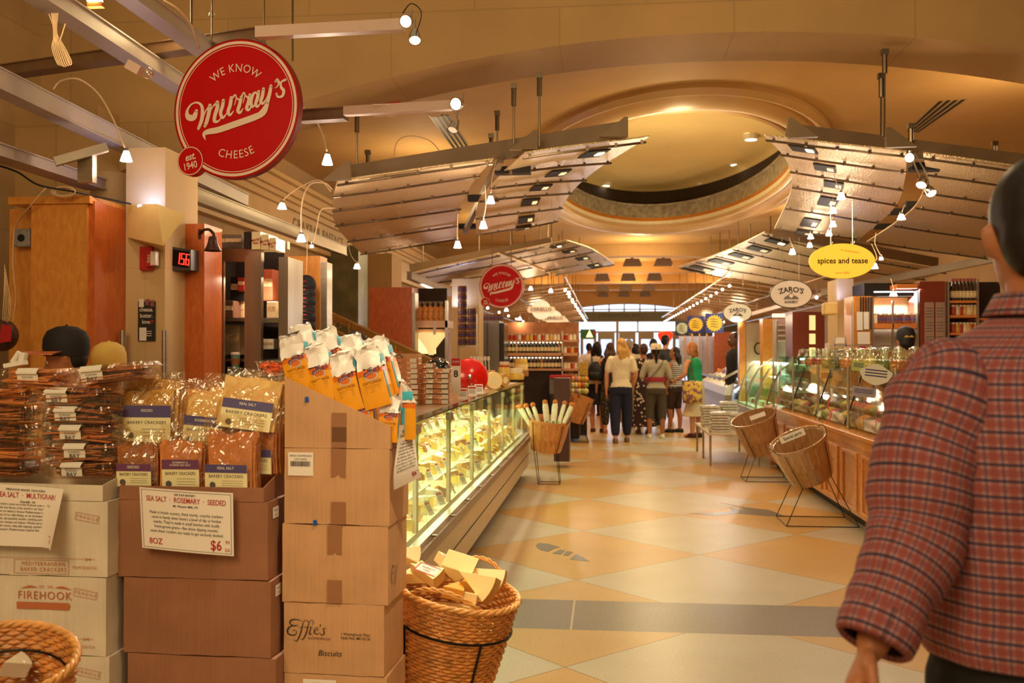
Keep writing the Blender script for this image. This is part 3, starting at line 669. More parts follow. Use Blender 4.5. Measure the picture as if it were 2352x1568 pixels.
# script logo: Effie's
mb = MB(); M_ = face(B3, .012, B3['dims'][2]-.125); u = .0011
def C6(x, y): return ((x-340)*.000412, (1250-y)*.000412)
def strokes(mb, M, L, f=lambda x, y: (x, y), ws=1):
    for i, (P, wd) in enumerate(L): mb.ribbon([f(*p) for p in P], [a*ws for a in wd] if hasattr(wd, '__len__') else [wd*ws]*len(P), M @ Matrix.Translation((0, 0, .00015*i)), 7)
strokes(mb, M_, [([(460, 1090), (425, 1078), (375, 1082), (362, 1110), (400, 1128), (430, 1120)], [3, 6, 9, 9, 5, 3]), ([(425, 1122), (370, 1132), (343, 1160), (350, 1192), (395, 1200), (418, 1178), (400, 1160), (385, 1172)], [3, 8, 11, 10, 7, 5, 4, 3]),
     ([(515, 1095), (492, 1080), (470, 1100), (450, 1180), (425, 1235), (405, 1246), (398, 1236)], [6, 4, 5, 9, 7, 4, 6]), ([(432, 1138), (500, 1130)], [3, 3]),
     ([(560, 1095), (540, 1078), (518, 1100), (495, 1180), (470, 1225), (452, 1228)], [6, 4, 5, 9, 6, 4]), ([(485, 1138), (545, 1128)], [3, 3]),
     ([(535, 1132), (522, 1185), (545, 1182)], [7, 8, 3]), ([(546, 1106), (549, 1104)], [8, 8]), ([(560, 1160), (590, 1148), (585, 1132), (565, 1145), (562, 1175), (590, 1182), (605, 1170)], [4, 4, 4, 6, 8, 5, 3]),
     ([(612, 1110), (606, 1128)], [8, 3]), ([(660, 1135), (635, 1138), (640, 1158), (640, 1180), (618, 1188), (612, 1178)], [3, 6, 8, 8, 5, 6])], C6, .00041)
mb.text('HOMEMADE', M_ @ Matrix.Translation((*C6(600, 1220), 0)), .0115, space=1.25)
mb.text('1 Westinghouse Plaza,\nHyde Park, MA 02136', M_ @ Matrix.Translation((*C6(893, 1190), 0)), .0125, bold=.004, sx=.86)
mb.text('Biscuits', M_ @ Matrix.Translation((*C6(685, 1330), 0)), .026, shear=.25)
mb.build('lettering', m_ink, B3)
mb = MB(); strokes(mb, side(B2, .06, .06), [([(-.02, .0), (-.03, .03), (-.015, .055), (.0, .05)], .004), ([(-.018, .03), (0, .035)], .003), ([(.02, .05), (.01, .02), (.0, -.01)], .003), ([(.04, .05), (.03, .02), (.02, -.01)], .003)]); mb.build('lettering', m_ink, B2)
# --- plain dark cartons under the cracker bags
GR = 'plain dark brown cartons under the cracker bags'
zr = [W(450, y, Y=2.95).z for y in (1150, 1329, 1505)]; zr += [zr[-1]/2, 0]; xr = lambda px: W(px, 1300, Y=2.95).x
R0 = carton('open dark brown carton filled with bagged crackers', xr(271), xr(607), zr[0], W(300, 1100, Y=2.95).z, 2.95, .30, -.03, m_cd, GR, tape=False, tray=(.045, .045, (.12, .12)))
R1 = carton('dark brown carton behind the price card with 8OZ on it', xr(268), xr(617), zr[1], zr[0], 2.95, .30, -.03, m_cd, GR, tape=False)
R2 = carton('dark brown blank carton, second below the card with 8OZ', xr(282), xr(624), zr[2], zr[1], 2.95, .30, -.03, m_cd, GR, tape=False)
R3 = carton('dark brown carton cut by the bottom of the frame', xr(292), xr(636), zr[3], zr[2], 2.95, .30, -.03, m_cd, GR, tape=False)
R4 = carton('lowest dark brown carton, on the floor under the cracker stack', xr(292), xr(632), 0, zr[3], 2.95, .30, -.03, m_cd, GR, tape=False)
for t in (R1, R2): sticker(t, side(t, .06, t['dims'][2]-.04), .05, .035, [('RIP RAP', .006, .008), ('8 OZ', -.008, .008)])
# --- white cartons under the clamshell packs
GW = 'white printed cartons at the left'
zw = [W(150, y, Y=2.9).z for y in (1149, 1323, 1504)]; zw += [zw[-1]/2, 0]; xw = lambda px: W(px, 1300, Y=2.9).x
F0 = carton('open white carton tray under the clear cracker packs', xw(-110), xw(237), zw[0], W(150, 1112, Y=2.9).z, 2.9, .26, -.02, m_cw, GW, tape=False, tray=(.055, .050, (.09, .09)))
F1 = carton('white carton printed MEDITERRANEAN BAKED CRACKERS behind the curled price card', xw(-112), xw(249), zw[1], zw[0], 2.9, .26, -.02, m_cw, GW, tape=False)
F2 = carton('white carton printed FIREHOOK, behind the wicker basket', xw(-112), xw(246), zw[2], zw[1], 2.9, .26, -.02, m_cw, GW, tape=False)
F3 = carton('white carton at the foot of the frame under the one printed FIREHOOK', xw(-112), xw(254), zw[3], zw[2], 2.9, .26, -.02, m_cw, GW, tape=False)
F4 = carton('lowest white carton, standing on the floor under the white stack', xw(-112), xw(254), 0, zw[3], 2.9, .26, -.02, m_cw, GW, tape=False)
for t in (F1, F2, F3):
    w, d, h = t['dims']; mb = MB(); M_ = face(t, w, 0)
    def box_line(x0, x1, y0, y1, M, th=.0012):
        for a, b, c, e in ((x0, x1, y0, y0+th), (x0, x1, y1-th, y1), (x0, x0+th, y0, y1), (x1-th, x1, y0, y1)): mb.prism([(a, c), (b, c), (b, e), (a, e)], M, .0002)
    Mf = M_ @ Matrix.Translation((-.068, h-.052, 0)) @ Matrix.Rotation(-.16, 4, 'Z')
    box_line(-.040, .040, -.012, .012, Mf); mb.text('FRAGILE', Mf, .014, shear=.2, space=1.5)
    yb = .055 if t is not F1 else .057
    mb.prism([(-w+.01, yb), (-.04, yb), (-.04, yb+.001), (-w+.01, yb+.001)], M_, .0002)
    mb.prism([(-.075, yb+.004), (-.055, yb-.004), (-.053, yb-.003), (-.073, yb+.005)], M_, .0002); mb.prism([(-.075, yb-.004), (-.055, yb+.004), (-.053, yb+.003), (-.073, yb-.005)], M_, .0002)
    mb.text('MEDITERRANEAN\nBAKED CRACKERS', M_ @ Matrix.Translation((-.215, .030, 0)), .0175, space=1.25, sx=.9); box_line(-.315, -.128, .008, .052, M_)
    mb.text('FROM SCRATCH', M_ @ Matrix.Translation((-.075, .030, 0)), .012, sx=.9)
    if t is F2:
        mb.text('FIREHOOK', M_ @ Matrix.Translation((-.205, h-.062, 0)), .036, space=1.15, sx=.95); mb.text('EST. 1992', M_ @ Matrix.Translation((-.200, h-.034, 0)), .012)
        for s in (-1, 1): mb.ribbon([(-.200+s*.03, h-.036), (-.200+s*.055, h-.034), (-.200+s*.085, h-.040)], [.001, .007, .001], M_, 5)
        mb.prism([(-.30, h-.105), (-.125, h-.105), (-.12, h-.10), (-.12, h-.087), (-.125, h-.083), (-.30, h-.083)], M_, .0003)
    mb.build('lettering', m_rust, t)
# --- price cards
def quadmap(c, w, h, off=.001):
    a, b, cc, d = [Vector(x) for x in c]; n = (b-a).cross(d-a).normalized()
    def f(p):
        u, v = p[0]/w+.5, p[1]/h+.5; return a.lerp(b, u).lerp(d.lerp(cc, u), v)+n*off
    return f
I4 = Matrix.Identity(4)
def card(lbl, cs, w, h, red, blk, bow=(), group='printed price cards', name='price_card', border=False):
    """cs: the corners lower left, lower right, upper right, upper left"""
    t = thing(name, lbl, 'price card', (Vector(cs[0])+Vector(cs[1]))/2, group=group)
    f = quadmap(cs, w, h, 0); n = 8
    def bend(p):
        q = f(p); k = p[0]/w+.5; v = p[1]/h+.5
        for fn in bow: q = q+fn(k, v)
        return q
    mb = MB(); vs = [bend((-w/2+w*i/n, -h/2+h*j/n)) for j in range(n+1) for i in range(n+1)]; nn = (Vector(cs[1])-Vector(cs[0])).cross(Vector(cs[3])-Vector(cs[0])).normalized()
    k = len(vs); q = [(j*(n+1)+i, j*(n+1)+i+1, (j+1)*(n+1)+i+1, (j+1)*(n+1)+i) for j in range(n) for i in range(n)]
    mb.add(vs+[v-nn*.0006 for v in vs], q+[tuple(x+k for x in r[::-1]) for r in q]); mb.build('sheet', m_paper, t, smooth=True)
    fo = lambda p: bend(p)+nn*.0012
    for nm, m, L in (('red_print', m_red, red), ('black_print', m_ink, blk)):
        if not L: continue
        mb = MB()
        for tx, x, y, sz, al, kw in L: mb.text(tx, I4, sz, align=al, fn=lambda p, x=x, y=y: fo((p[0]+x, p[1]+y)), **kw)
        mb.build(nm, m, t)
        if nm == 'black_print' and border:
            mb = MB()
            for a, b, c, d in ((-w*.48, w*.48, -h*.472, -h*.466), (-w*.48, w*.48, h*.466, h*.472), (-w*.48, -w*.476, -h*.47, h*.47), (w*.476, w*.48, -h*.47, h*.47)):
                nn_ = 8; pts = [(a+(b-a)*i/nn_ if b-a > .01 else a, c) for i in range(nn_+1)] if b-a > .01 else [(a, c+(d-c)*i/nn_) for i in range(nn_+1)]
                for i in range(nn_):
                    p, r = pts[i], pts[i+1]
                    if b-a > .01: qd = [(p[0], c), (r[0], c), (r[0], d), (p[0], d)]
                    else: qd = [(a, p[1]), (b, p[1]), (b, r[1]), (a, r[1])]
                    mb.add([fo(x) for x in qd], [(0, 1, 2, 3)])
            mb.build('border', m, t)
    return t
def cpx(L, Y): return [W(x, y, Y=yy) for (x, y), yy in zip(L, Y if hasattr(Y, '__len__') else [Y]*4)]
w_, h_ = .290, .190
card('white price card reading SEA SALT ROSEMARY SEEDED, 8OZ, taped to the dark carton', cpx([(327, 1257), (537, 1277), (535, 1132), (320, 1118)], [2.915, 2.91, 2.91, 2.925]), w_, h_,
     [('SEA SALT  ·  ROSEMARY  ·  SEEDED', 0, .062, .0225, 'CENTER', dict(bold=.012, sx=.72)), ('8OZ', -.098, -.070, .026, 'CENTER', dict(bold=.01, sx=.85)), ('$6', .092, -.068, .042, 'CENTER', dict(bold=.012, sx=.8)), ('99', .127, -.056, .015, 'CENTER', dict(sx=.9)), ('EA', .127, -.079, .015, 'CENTER', dict(sx=.9))],
     [('RIP RAP BAKERY', 0, .079, .009, 'CENTER', dict(bold=.01)), ('Mt. Pleasant Mills, PA', 0, .044, .009, 'CENTER', dict(bold=.01, shear=.2)),
      ("Made in Amish country, these sturdy, crunchy crackers\ncome in handy when there's a bowl of dip or fondue\nnearby. They're made in small batches with locally\nhome-grown grains—flex those dipping muscles,\ncause these crackers are ready to get seriously dunked.", 0, -.008, .0128, 'CENTER', dict(sx=.80, line=1.12))],
     [lambda k, v: Vector((0, -.008*math.sin(PI*k), 0))], border=True)
card('curled white price card reading SEA SALT MULTIGRAIN, $7, hanging on the white carton', cpx([(-75, 1250), (152, 1258), (150, 1122), (-75, 1106)], [2.87, 2.84, 2.875, 2.88]), .30, .185,
     [('SEA SALT  ·  MULTIGRAIN', .035, .062, .0225, 'CENTER', dict(bold=.012, sx=.72)), ('$7', .108, -.068, .034, 'CENTER', dict(bold=.012, sx=.8)), ('99', .131, -.058, .011, 'CENTER', {}), ('EA', .131, -.075, .011, 'CENTER', {})],
     [('FIREHOOK BAKED CRACKERS', .03, .079, .009, 'CENTER', dict(bold=.01)), ('Chantilly, VA', .035, .043, .009, 'CENTER', dict(bold=.01, shear=.2)),
      ('These thin, crisp crackers come out of the Firehook oven in 1992,\nwhen a wish for the best flavors of the world in our hands. Our\ncrackers grew from our bakery\'s famous Mediterranean heritage.\nEach batch is part of our daily baking, so we developed our\nrecipe; crunchy, salt-speckled, ancient, satisfying and just\nright alongside our cheeses and salamis. Wheels and wedges\nwere made for savory, whip-able toppings, packed for\nour customer\'s Mediterranean inspired diet.', 0, -.004, .0098, 'CENTER', dict(sx=.82, line=1.12))],
     [lambda k, v: Vector((-.02*max(0, k-.8)/.2*(1-v), -.045*max(0, (k-.75)/.25)**2*(1.2-v), 0))])
card('white price card reading $6, curling off the right side of the biscuit stack', [W(905, 1125, Y=2.99), W(968, 1095, Y=3.10), W(943, 974, Y=3.10), W(912, 977, Y=3.01)], .10, .20,
     [('$6', .028, -.075, .022, 'CENTER', dict(bold=.012, sx=.8)), ('99', .043, -.070, .008, 'CENTER', {})],
     [("EFFIE'S\nOATCAKES", 0, .070, .014, 'CENTER', dict(bold=.01)), ('Hyde Park, MA', 0, .045, .007, 'CENTER', {}), ('Traditional Scottish\noatcakes, lightly sweet\nand salty with the taste\nof toasted oats. Simple\nand delicious. Enjoy with\nyour favorite cheese or\nserve them as a treat with\na cup of tea or coffee in\nthe afternoon at home.', 0, -.005, .0105, 'CENTER', dict(sx=.8))],
     [lambda k, v: Vector((.0, -.015*math.sin(2*PI*v), 0))])
# ================================================================ CRACKERS, BISCUIT BAGS, WICKER BASKETS
m_clam = film('clear_clamshell', (255, 248, 235), .10, .12, .35, 18)
m_bag = film('clear_bag', (255, 250, 240), .13, .10, .9, 16)
m_crk = pl('dark_cracker', (168, 104, 58), .8, var=.35, vs_=60); m_crk2 = pl('sesame_cracker', (216, 168, 96), .8, var=.3, vs_=150, bump=.5, bs=200)
m_crk3 = pl('pale_cracker', (232, 190, 118), .75, var=.14, vs_=40); m_crk4 = pl('toasted_cracker', (206, 130, 70), .75, var=.2, vs_=30)
m_lab = pl('label_white', (228, 220, 206), .5, var=.02); m_pur = pl('label_purple', (84, 74, 120), .5, var=.02); m_plum = pl('label_plum', (110, 60, 96), .5, var=.02); m_cream = pl('label_cream', (238, 226, 176), .5, var=.02)
m_grink = pl('grey_ink', (92, 84, 78), .6, var=.02)
def clamshell(lbl, c, rz, w=.27, d=.17, h=.062, ttl='BAY', lab=True, tilt=0, labx=0, seed=0):
    t = thing('cracker_pack', lbl, 'cracker pack', c, group='clear cracker packs in the white tray'); t.rotation_euler = (0, -tilt, rz)
    rr = random.Random(seed)
    g = MB()  # tub: tapered, and a lid with a rim
    a, b = w/2-.008, d/2-.008
    g.hexa([(-a*.95, -b*.93, .001), (a*.95, -b*.93, .001), (a*.95, b*.93, .001), (-a*.95, b*.93, .001), (-a, -b, h*.72), (a, -b, h*.72), (a, b, h*.72), (-a, b, h*.72)])
    g.build('tub', m_clam, t, world=False, bevel=.006)
    l = MB(); l.bb(-w/2, w/2, -d/2, d/2, h*.72, h*.77); l.hexa([(-a, -b, h*.77), (a, -b, h*.77), (a, b, h*.77), (-a, b, h*.77), (-a*.96, -b*.94, h*.98), (a*.96, -b*.94, h*.98), (a*.96, b*.94, h*.98), (-a*.96, b*.94, h*.98)]); l.build('lid', m_clam, t, world=False)
    k = MB()
    for i in range(34):
        L = rr.uniform(.08, .2); x = rr.uniform(-a+L/2+.01, a-L/2-.01) if L/2 < a-.01 else 0; z = rr.uniform(.007, h*.86); y = rr.uniform(-b*.86, b*.6)
        k.box((x, y, z), (L, .03, rr.uniform(.0025, .005)), M=Matrix.Rotation(rr.uniform(-.12, .12), 3, 'Y') @ Matrix.Rotation(rr.uniform(-.3, .3), 3, 'X'))
    k.build('cracker_sticks', [m_crk, m_crk4][seed % 3 == 0], t, world=False)
    if lab:
        x0 = labx-.036; x1 = labx+.036; s = MB(); o = .0012
        P = [(-b*.2, h*.98+o), (-b*.94, h*.98+o), (-d/2-o, h*.77+.001), (-d/2-o, h*.70), (-b-.001, h*.68), (-b*.93-.003, .012)]
        vs = [(x, y, z) for y, z in P for x in (x0, x1)]; s.add(vs, [(2*i, 2*i+2, 2*i+3, 2*i+1) for i in range(len(P)-1)])
        q = s.build('label', m_lab, t, world=False)
        m = MB(); m.text('FIREHOOK', frame((labx, -b*.94-.003, h*.90), (1, 0, 0), (0, .5, 1)), .0115, bold=.01)
        m.text(ttl, frame((labx, -b*.985-.003, h*.30), (1, 0, 0), (0, 0, 1)), .019 if len(ttl) < 5 else .011, bold=.01)
        m.text('ROSEMARY' if ttl == 'BAY' else 'CRACKERS', frame((labx, -b*.99-.003, h*.52), (1, 0, 0), (0, 0, 1)), .008)
        m.build('print', m_grink, q, world=False)
    return t
zt = F0.location.z+.012
ordn = ['bottom', 'second from bottom', 'middle', 'fourth from bottom', 'fifth from bottom']
zz = W(150, 1104, Y=2.95).z; lh = (W(150, 890, Y=2.95).z-zz)/5
offs = [.004, .006, -.004, -.012, -.024]
for i in range(5):
    c = W(168, 1000, Y=2.96); c.z = zz+i*lh; c.x += offs[i]*1.0
    clamshell('pack of brown cracker sticks, %s of the front stack' % ordn[i], c+Vector((0, .09, 0)), (-.02, .03, .01, .05, .02)[i], seed=i+1, labx=(.0, .004, .0, -.012, -.028)[i]-.015, h=lh-.002)
    c = W(-22, 1000, Y=2.96); c.z = zz+i*lh
    clamshell('pack of cracker sticks, %s of the stack at the left edge' % ordn[i], c+Vector((0, .09, 0)), (.02, -.03, .02, 0, .03)[i], w=.235, seed=i+11, h=lh-.002, labx=-.05)
ztop = zz+5*lh
c = W(65, 862, Y=3.0); c.z = ztop; clamshell('clear pack labelled SEA SALT on top of the cracker packs', c+Vector((0, .07, 0)), .02, w=.22, ttl='SEA SALT', labx=0, seed=21)
c = W(232, 862, Y=3.0); c.z = ztop+.004; clamshell('clear pack tilted up at its right end on top of the cracker packs', c+Vector((.02, .07, .010)), .08, w=.26, tilt=.10, labx=-.05, seed=22)
# cracker bags
def bag(lbl, px, py, Y, w, h, crk, head, rz=0, rx=0, ry=0, title='SEEDED', lh=.085, th=.05, n=7, seed=0, fill=.62, hz=.0):
    w *= 1.22; base = W(px, py, Y=Y); t = thing('cracker_bag', lbl, 'cracker bag', base, group='bagged crackers in the dark carton'); t.rotation_euler = (rx, ry, rz)
    rr = random.Random(seed); g = MB()
    for i in range(n):
        y = -th/2+.008+i*(th-.014)/max(1, n-1); a = w*.42*rr.uniform(.9, 1.05); hh = h*fill*rr.uniform(.88, 1.1); s = rr.uniform(-.05, .05); x0 = rr.uniform(-.008, .008); m = 5
        P = [(-a+x0, .006), (a+x0, .004+rr.random()*.006)]+[(a+x0-rr.random()*.006, hh*.5)]+[(x0+a-2*a*j/m, hh+rr.uniform(-.010, .008)) for j in range(m+1)]+[(-a+x0+rr.random()*.006, hh*.5)]
        M_ = frame((0, y, 0), (1, s, 0), (0, rr.uniform(-.04, .04), 1)); g.prism(P, M_, .0035)
    g.build('crackers', crk, t, world=False)
    nx, nz = 12, 12; vs = []; fs = []
    for sgn in (-1, 1):
        for j in range(nz+1):
            v = j/nz
            for i in range(nx+1):
                u = i/nx; ex_ = abs(2*u-1); prof_ = (1-ex_**5)*min(1, (1-v)/.42+.03)*min(1, .55+v*4)
                wob = (rr.random()-.5)*.010*(v > .55)+(rr.random()-.5)*.003
                ww = w*(1+.06*math.sin(6*v+seed))*(1 if v < .9 else 1-.06*math.sin(9*u+seed)); vs.append(((u-.5)*ww, sgn*(th/2+.006)*prof_+wob*(1-ex_**4), v*h+(rr.random()-.5)*.008*(v == 1)))
    k = (nx+1)*(nz+1)
    for b0 in (0, k):
        for j in range(nz):
            for i in range(nx): q = (b0+j*(nx+1)+i, b0+j*(nx+1)+i+1, b0+(j+1)*(nx+1)+i+1, b0+(j+1)*(nx+1)+i); fs.append(q if b0 == 0 else q[::-1])
    MB().add(vs, fs).build('film', m_bag, t, world=False, smooth=False)
    lw = w*.74; yf = -th/2-.010; L = MB().prism([(-lw/2, hz), (lw/2, hz), (lw/2, hz+lh), (-lw/2, hz+lh)], frame((0, yf, 0), (1, 0, 0), (0, -.06, 1)), .0006).build('label', m_cream, t, world=False)
    Mh = frame((0, yf-.0012, 0), (1, 0, 0), (0, -.06, 1)); MB().prism([(-lw/2, hz+lh*.68), (lw/2, hz+lh*.68), (lw/2, hz+lh), (-lw/2, hz+lh)], Mh, .0004).build('header', head, L, world=False)
    m = MB(); m.text('BAKERY CRACKERS', Mh @ Matrix.Translation((0, hz+lh*.54, .0002)), .014, sx=lw/.135*.9); m.disc((-lw*.32, hz+lh*.20), .010, Mh @ Matrix.Translation((0, 0, .0002)))
    for q in range(3): m.prism([(-lw*.1, hz+lh*(.36-.09*q)), (lw*.4, hz+lh*(.36-.09*q)), (lw*.4, hz+lh*(.37-.09*q)), (-lw*.1, hz+lh*(.37-.09*q))], Mh, .0001)
    m.build('print', m_grink, L, world=False)
    m = MB(); m.text(title, Mh @ Matrix.Translation((0, hz+lh*.86, .0008)), .012 if len(title) < 12 else .0085, bold=.01); m.build('header_print', m_lab, L, world=False)
    return t
bag('clear bag of seeded crackers standing at the left front, cut off by the carton lip', 320, 1128, 3.02, .130, .20, m_crk, m_plum, seed=1, title='SEEDED', hz=.02, lh=.075, fill=.72)
bag('clear bag of rosemary crackers with a plum-headed label, middle of the front row', 425, 1128, 3.01, .135, .22, m_crk4, m_plum, seed=2, title='ROSEMARY &\nCOARSE SEA SALT', hz=.01, lh=.098, fill=.68, rz=.05)
bag('clear bag of crackers with a blue-headed label, right of the front row', 535, 1128, 3.00, .160, .25, m_crk4, m_pur, seed=3, title='REAL SALT', hz=.01, lh=.082, fill=.7, rz=-.08, n=9, th=.07)
bag('tall clear bag of sesame-seeded crackers behind the front row at the left', 347, 1020, 3.12, .185, .245, m_crk2, m_pur, seed=4, title='SEEDED', hz=.005, lh=.125, fill=.82, rx=-.10, n=8)
bag('clear bag with a cream label between the seeded bag and the real salt bag', 470, 1040, 3.10, .150, .24, m_crk3, m_pur, seed=5, title='ROSEMARY', hz=.02, lh=.10, fill=.75, rx=-.12, ry=.08)
bag('clear bag of pale crackers leaning at the right, its blue-headed label facing out', 570, 990, 3.06, .190, .205, m_crk3, m_pur, seed=6, title='REAL SALT', hz=.0, lh=.095, fill=.78, rx=-.22, ry=.12, n=8, th=.07)
bag('clear bag of browned crackers at the back, left of the middle', 480, 985, 3.24, .170, .175, m_crk3, m_pur, seed=7, title='REAL SALT', hz=.0, lh=.05, fill=.75, rx=-.1)
bag('clear bag at the very back whose crumpled top stands highest', 528, 985, 3.30, .165, .20, m_crk3, m_pur, seed=8, title='REAL SALT', hz=.0, lh=.05, fill=.7, rx=-.05)
bag('clear bag squeezed in at the right end of the dark carton', 630, 1000, 3.22, .13, .20, m_crk3, m_pur, seed=9, title='REAL SALT', hz=.0, lh=.08, fill=.7, rx=-.1, rz=-.5)
bag('bag of toasted crackers at the right of the dark carton, behind the front row', 598, 1090, 3.09, .150, .24, m_crk4, m_pur, seed=10, title='REAL SALT', hz=.01, lh=.08, fill=.7, rz=-.15, n=9, th=.08)
# biscuit bags
m_bw = pl('bag_white', (240, 232, 226), .32, var=.02, coat=.4, bump=.25, bs=14); m_bo = pl('bag_orange', (238, 160, 22), .3, var=.05, coat=.5, bump=.25, bs=14)
m_bd = pl('bag_dark_orange', (226, 112, 26), .3, var=.05, coat=.5); m_bt = pl('bag_teal', (70, 180, 200), .35, var=.2, vs_=60); m_vio = pl('violet_ink', (70, 56, 110), .5); m_brn = pl('brown_ink', (120, 60, 16), .5); m_plate = pl('plate_print', (205, 190, 175), .4)
def biscuit_bag(lbl, px, py, Y, rz=0, ry=0, rx=0, s=1.0, seed=0, short=False):
    t = thing('biscuit_bag', lbl, 'biscuit bag', W(px, py, Y=Y), group='orange and white biscuit bags'); t.rotation_euler = (rx, ry, rz); t.scale = (s, s, s)
    rr = random.Random(seed); w, d, h = .078, .052, .185; hs = [0, .10, .114, .15, .185]
    # body: four-sided gusseted bag pinched to a folded top
    L = [(0, 1, 1), (.012, 1.02, 1.05), (.05, 1.0, 1.08), (.098, .99, 1.0)]; U = [(.113, .98, .95), (.130, .97, .8), (.150, .96, .5), (.166, .94, .22), (.176, .90, .08), (.182, .84, .05)]
    def ring(z, fw, fd, j=.0):
        n = 6; P = []
        for a in range(n): P.append((-w/2*fw+w*fw*a/n, -d/2*fd-(.003*math.sin(PI*a/n))))
        for a in range(3): P.append((w/2*fw-(.006*math.sin(PI*a/3)*(1.2-fd)), -d/2*fd+d*fd*a/3))
        for a in range(n): P.append((w/2*fw-w*fw*a/n, d/2*fd))
        for a in range(3): P.append((-w/2*fw+(.006*math.sin(PI*a/3)), d/2*fd-d*fd*a/3))
        return [(x+(rr.random()-.5)*j, y+(rr.random()-.5)*j-max(0, z-.15)*.35, z+(rr.random()-.5)*j) for x, y in P]
    def skin(rows, mt, nm, cap=None):
        m = MB(); R = [ring(*r) for r in rows]; k = len(R[0]); m.add([v for r in R for v in r], [(i*k+a, i*k+(a+1) % k, (i+1)*k+(a+1) % k, (i+1)*k+a) for i in range(len(R)-1) for a in range(k)]+([tuple(range(k-1, -1, -1))] if cap == 0 else [tuple((len(R)-1)*k+a for a in range(k))] if cap == 1 else []))
        return m.build(nm, mt, t, world=False, smooth=30)
    rr.seed(seed); skin([(z, a, b, .002) for z, a, b in L], m_bo, 'orange_body', 0)
    skin([(L[-1][0], .99, 1.0, 0), (.113, .985, .96, 0)], m_bd, 'stripe')
    skin([(z, a, b, .011) for z, a, b in U], m_bw, 'white_top', 1)
    f = frame((0, -d/2*1.0-.0035, 0), (1, 0, 0), (0, -.0, 1))
    MB().disc((.004, .092), .021, f, 24, .6).build('plate', m_plate, t, world=False)
    MB().disc((.004, .0925), .016, f @ Matrix.Translation((0, 0, .0004)), 20, .55).build('oatcake_print', m_bd, t, world=False)
    m = MB(); G = f @ Matrix.Translation((.006, .106, .0008)) @ Matrix.Rotation(.22, 4, 'Z'); m.text("effies", G, .027, shear=.35, bold=.004); m.build('logo', m_vio, t, world=False)
    m = MB(); m.text('OATCAKES', f @ Matrix.Translation((.002, .074, .001)), .0115, bold=.006)
    for q in range(4): m.prism([(-.024, .064-.006*q), (.024, .064-.006*q), (.024, .0648-.006*q), (-.024, .0648-.006*q)], f @ Matrix.Translation((0, 0, .0008)), .0001)
    m.build('print', m_brn, t, world=False)
    fs_ = frame((w/2+.0012, 0, 0), (0, 1, 0), (0, 0, 1)); MB().prism([(-.016, .125), (.016, .125), (.016, .15), (-.016, .15)], fs_, .0006).prism([(-.018, .02), (-.008, .02), (-.008, .1), (-.018, .1)], fs_, .0006).build('teal_patch', m_bt, t, world=False)
    return t
for i, (px, py, Y) in enumerate(((702, 898, 3.01), (757, 922, 3.0), (816, 940, 2.99), (876, 930, 2.985))):
    biscuit_bag('orange and white biscuit bag in the slanted carton, %s of the four facing out' % ('leftmost', 'second', 'third', 'rightmost')[i], px, py+4, Y+.045, ry=-.27, s=1.08+.03*(i == 3), seed=i+1, rz=-.10)
for i, (px, py, Y) in enumerate(((724, 880, 3.12), (780, 890, 3.12), (838, 905, 3.12), (896, 910, 3.11))):
    biscuit_bag('biscuit bag standing behind the %s front-facing one, its white top showing' % ('leftmost', 'second', 'third', 'rightmost')[i], px, py, Y, ry=-.27, s=1.1, seed=i+11, rz=-.16)
biscuit_bag('upright biscuit bag at the low right end of the slanted carton', 893, 1013, 3.03, s=.80, seed=31, ry=.06)
biscuit_bag('biscuit bag low in the slanted carton with only its white top showing', 842, 1000, 3.03, s=.80, seed=32, ry=-.05)
biscuit_bag('biscuit bag turned edge-on at the far right of the slanted carton', 930, 1006, 3.10, rz=-1.2, s=1.05, seed=33, ry=.05)
# tub of orange snacks behind
c = W(622, 862, Y=3.32); t = thing('snack_tub', 'clear tub of red-orange snacks behind the cracker bags', 'plastic tub', c)
MB().lathe([(.038, 0), (.05, .045), (.053, .05)], 20, c=c, cap0=True).build('tub', m_clam, t); MB().lathe([(.001, .052), (.058, .052), (.058, .047), (.054, .047)], 20, c=c).build('lid', m_clam, t)
g = MB(); rr = random.Random(5)
for i in range(40): g.box(c+Vector((rr.uniform(-.028, .028), rr.uniform(-.028, .028), rr.uniform(.006, .043))), (.025, .006, .006), M=Matrix.Rotation(rr.uniform(0, 3), 3, 'Z') @ Matrix.Rotation(rr.uniform(-1, 1), 3, 'Y'))
g.build('snacks', pl('snack_orange', (214, 90, 40), .5, var=.2), t)['kind'] = 'stuff'
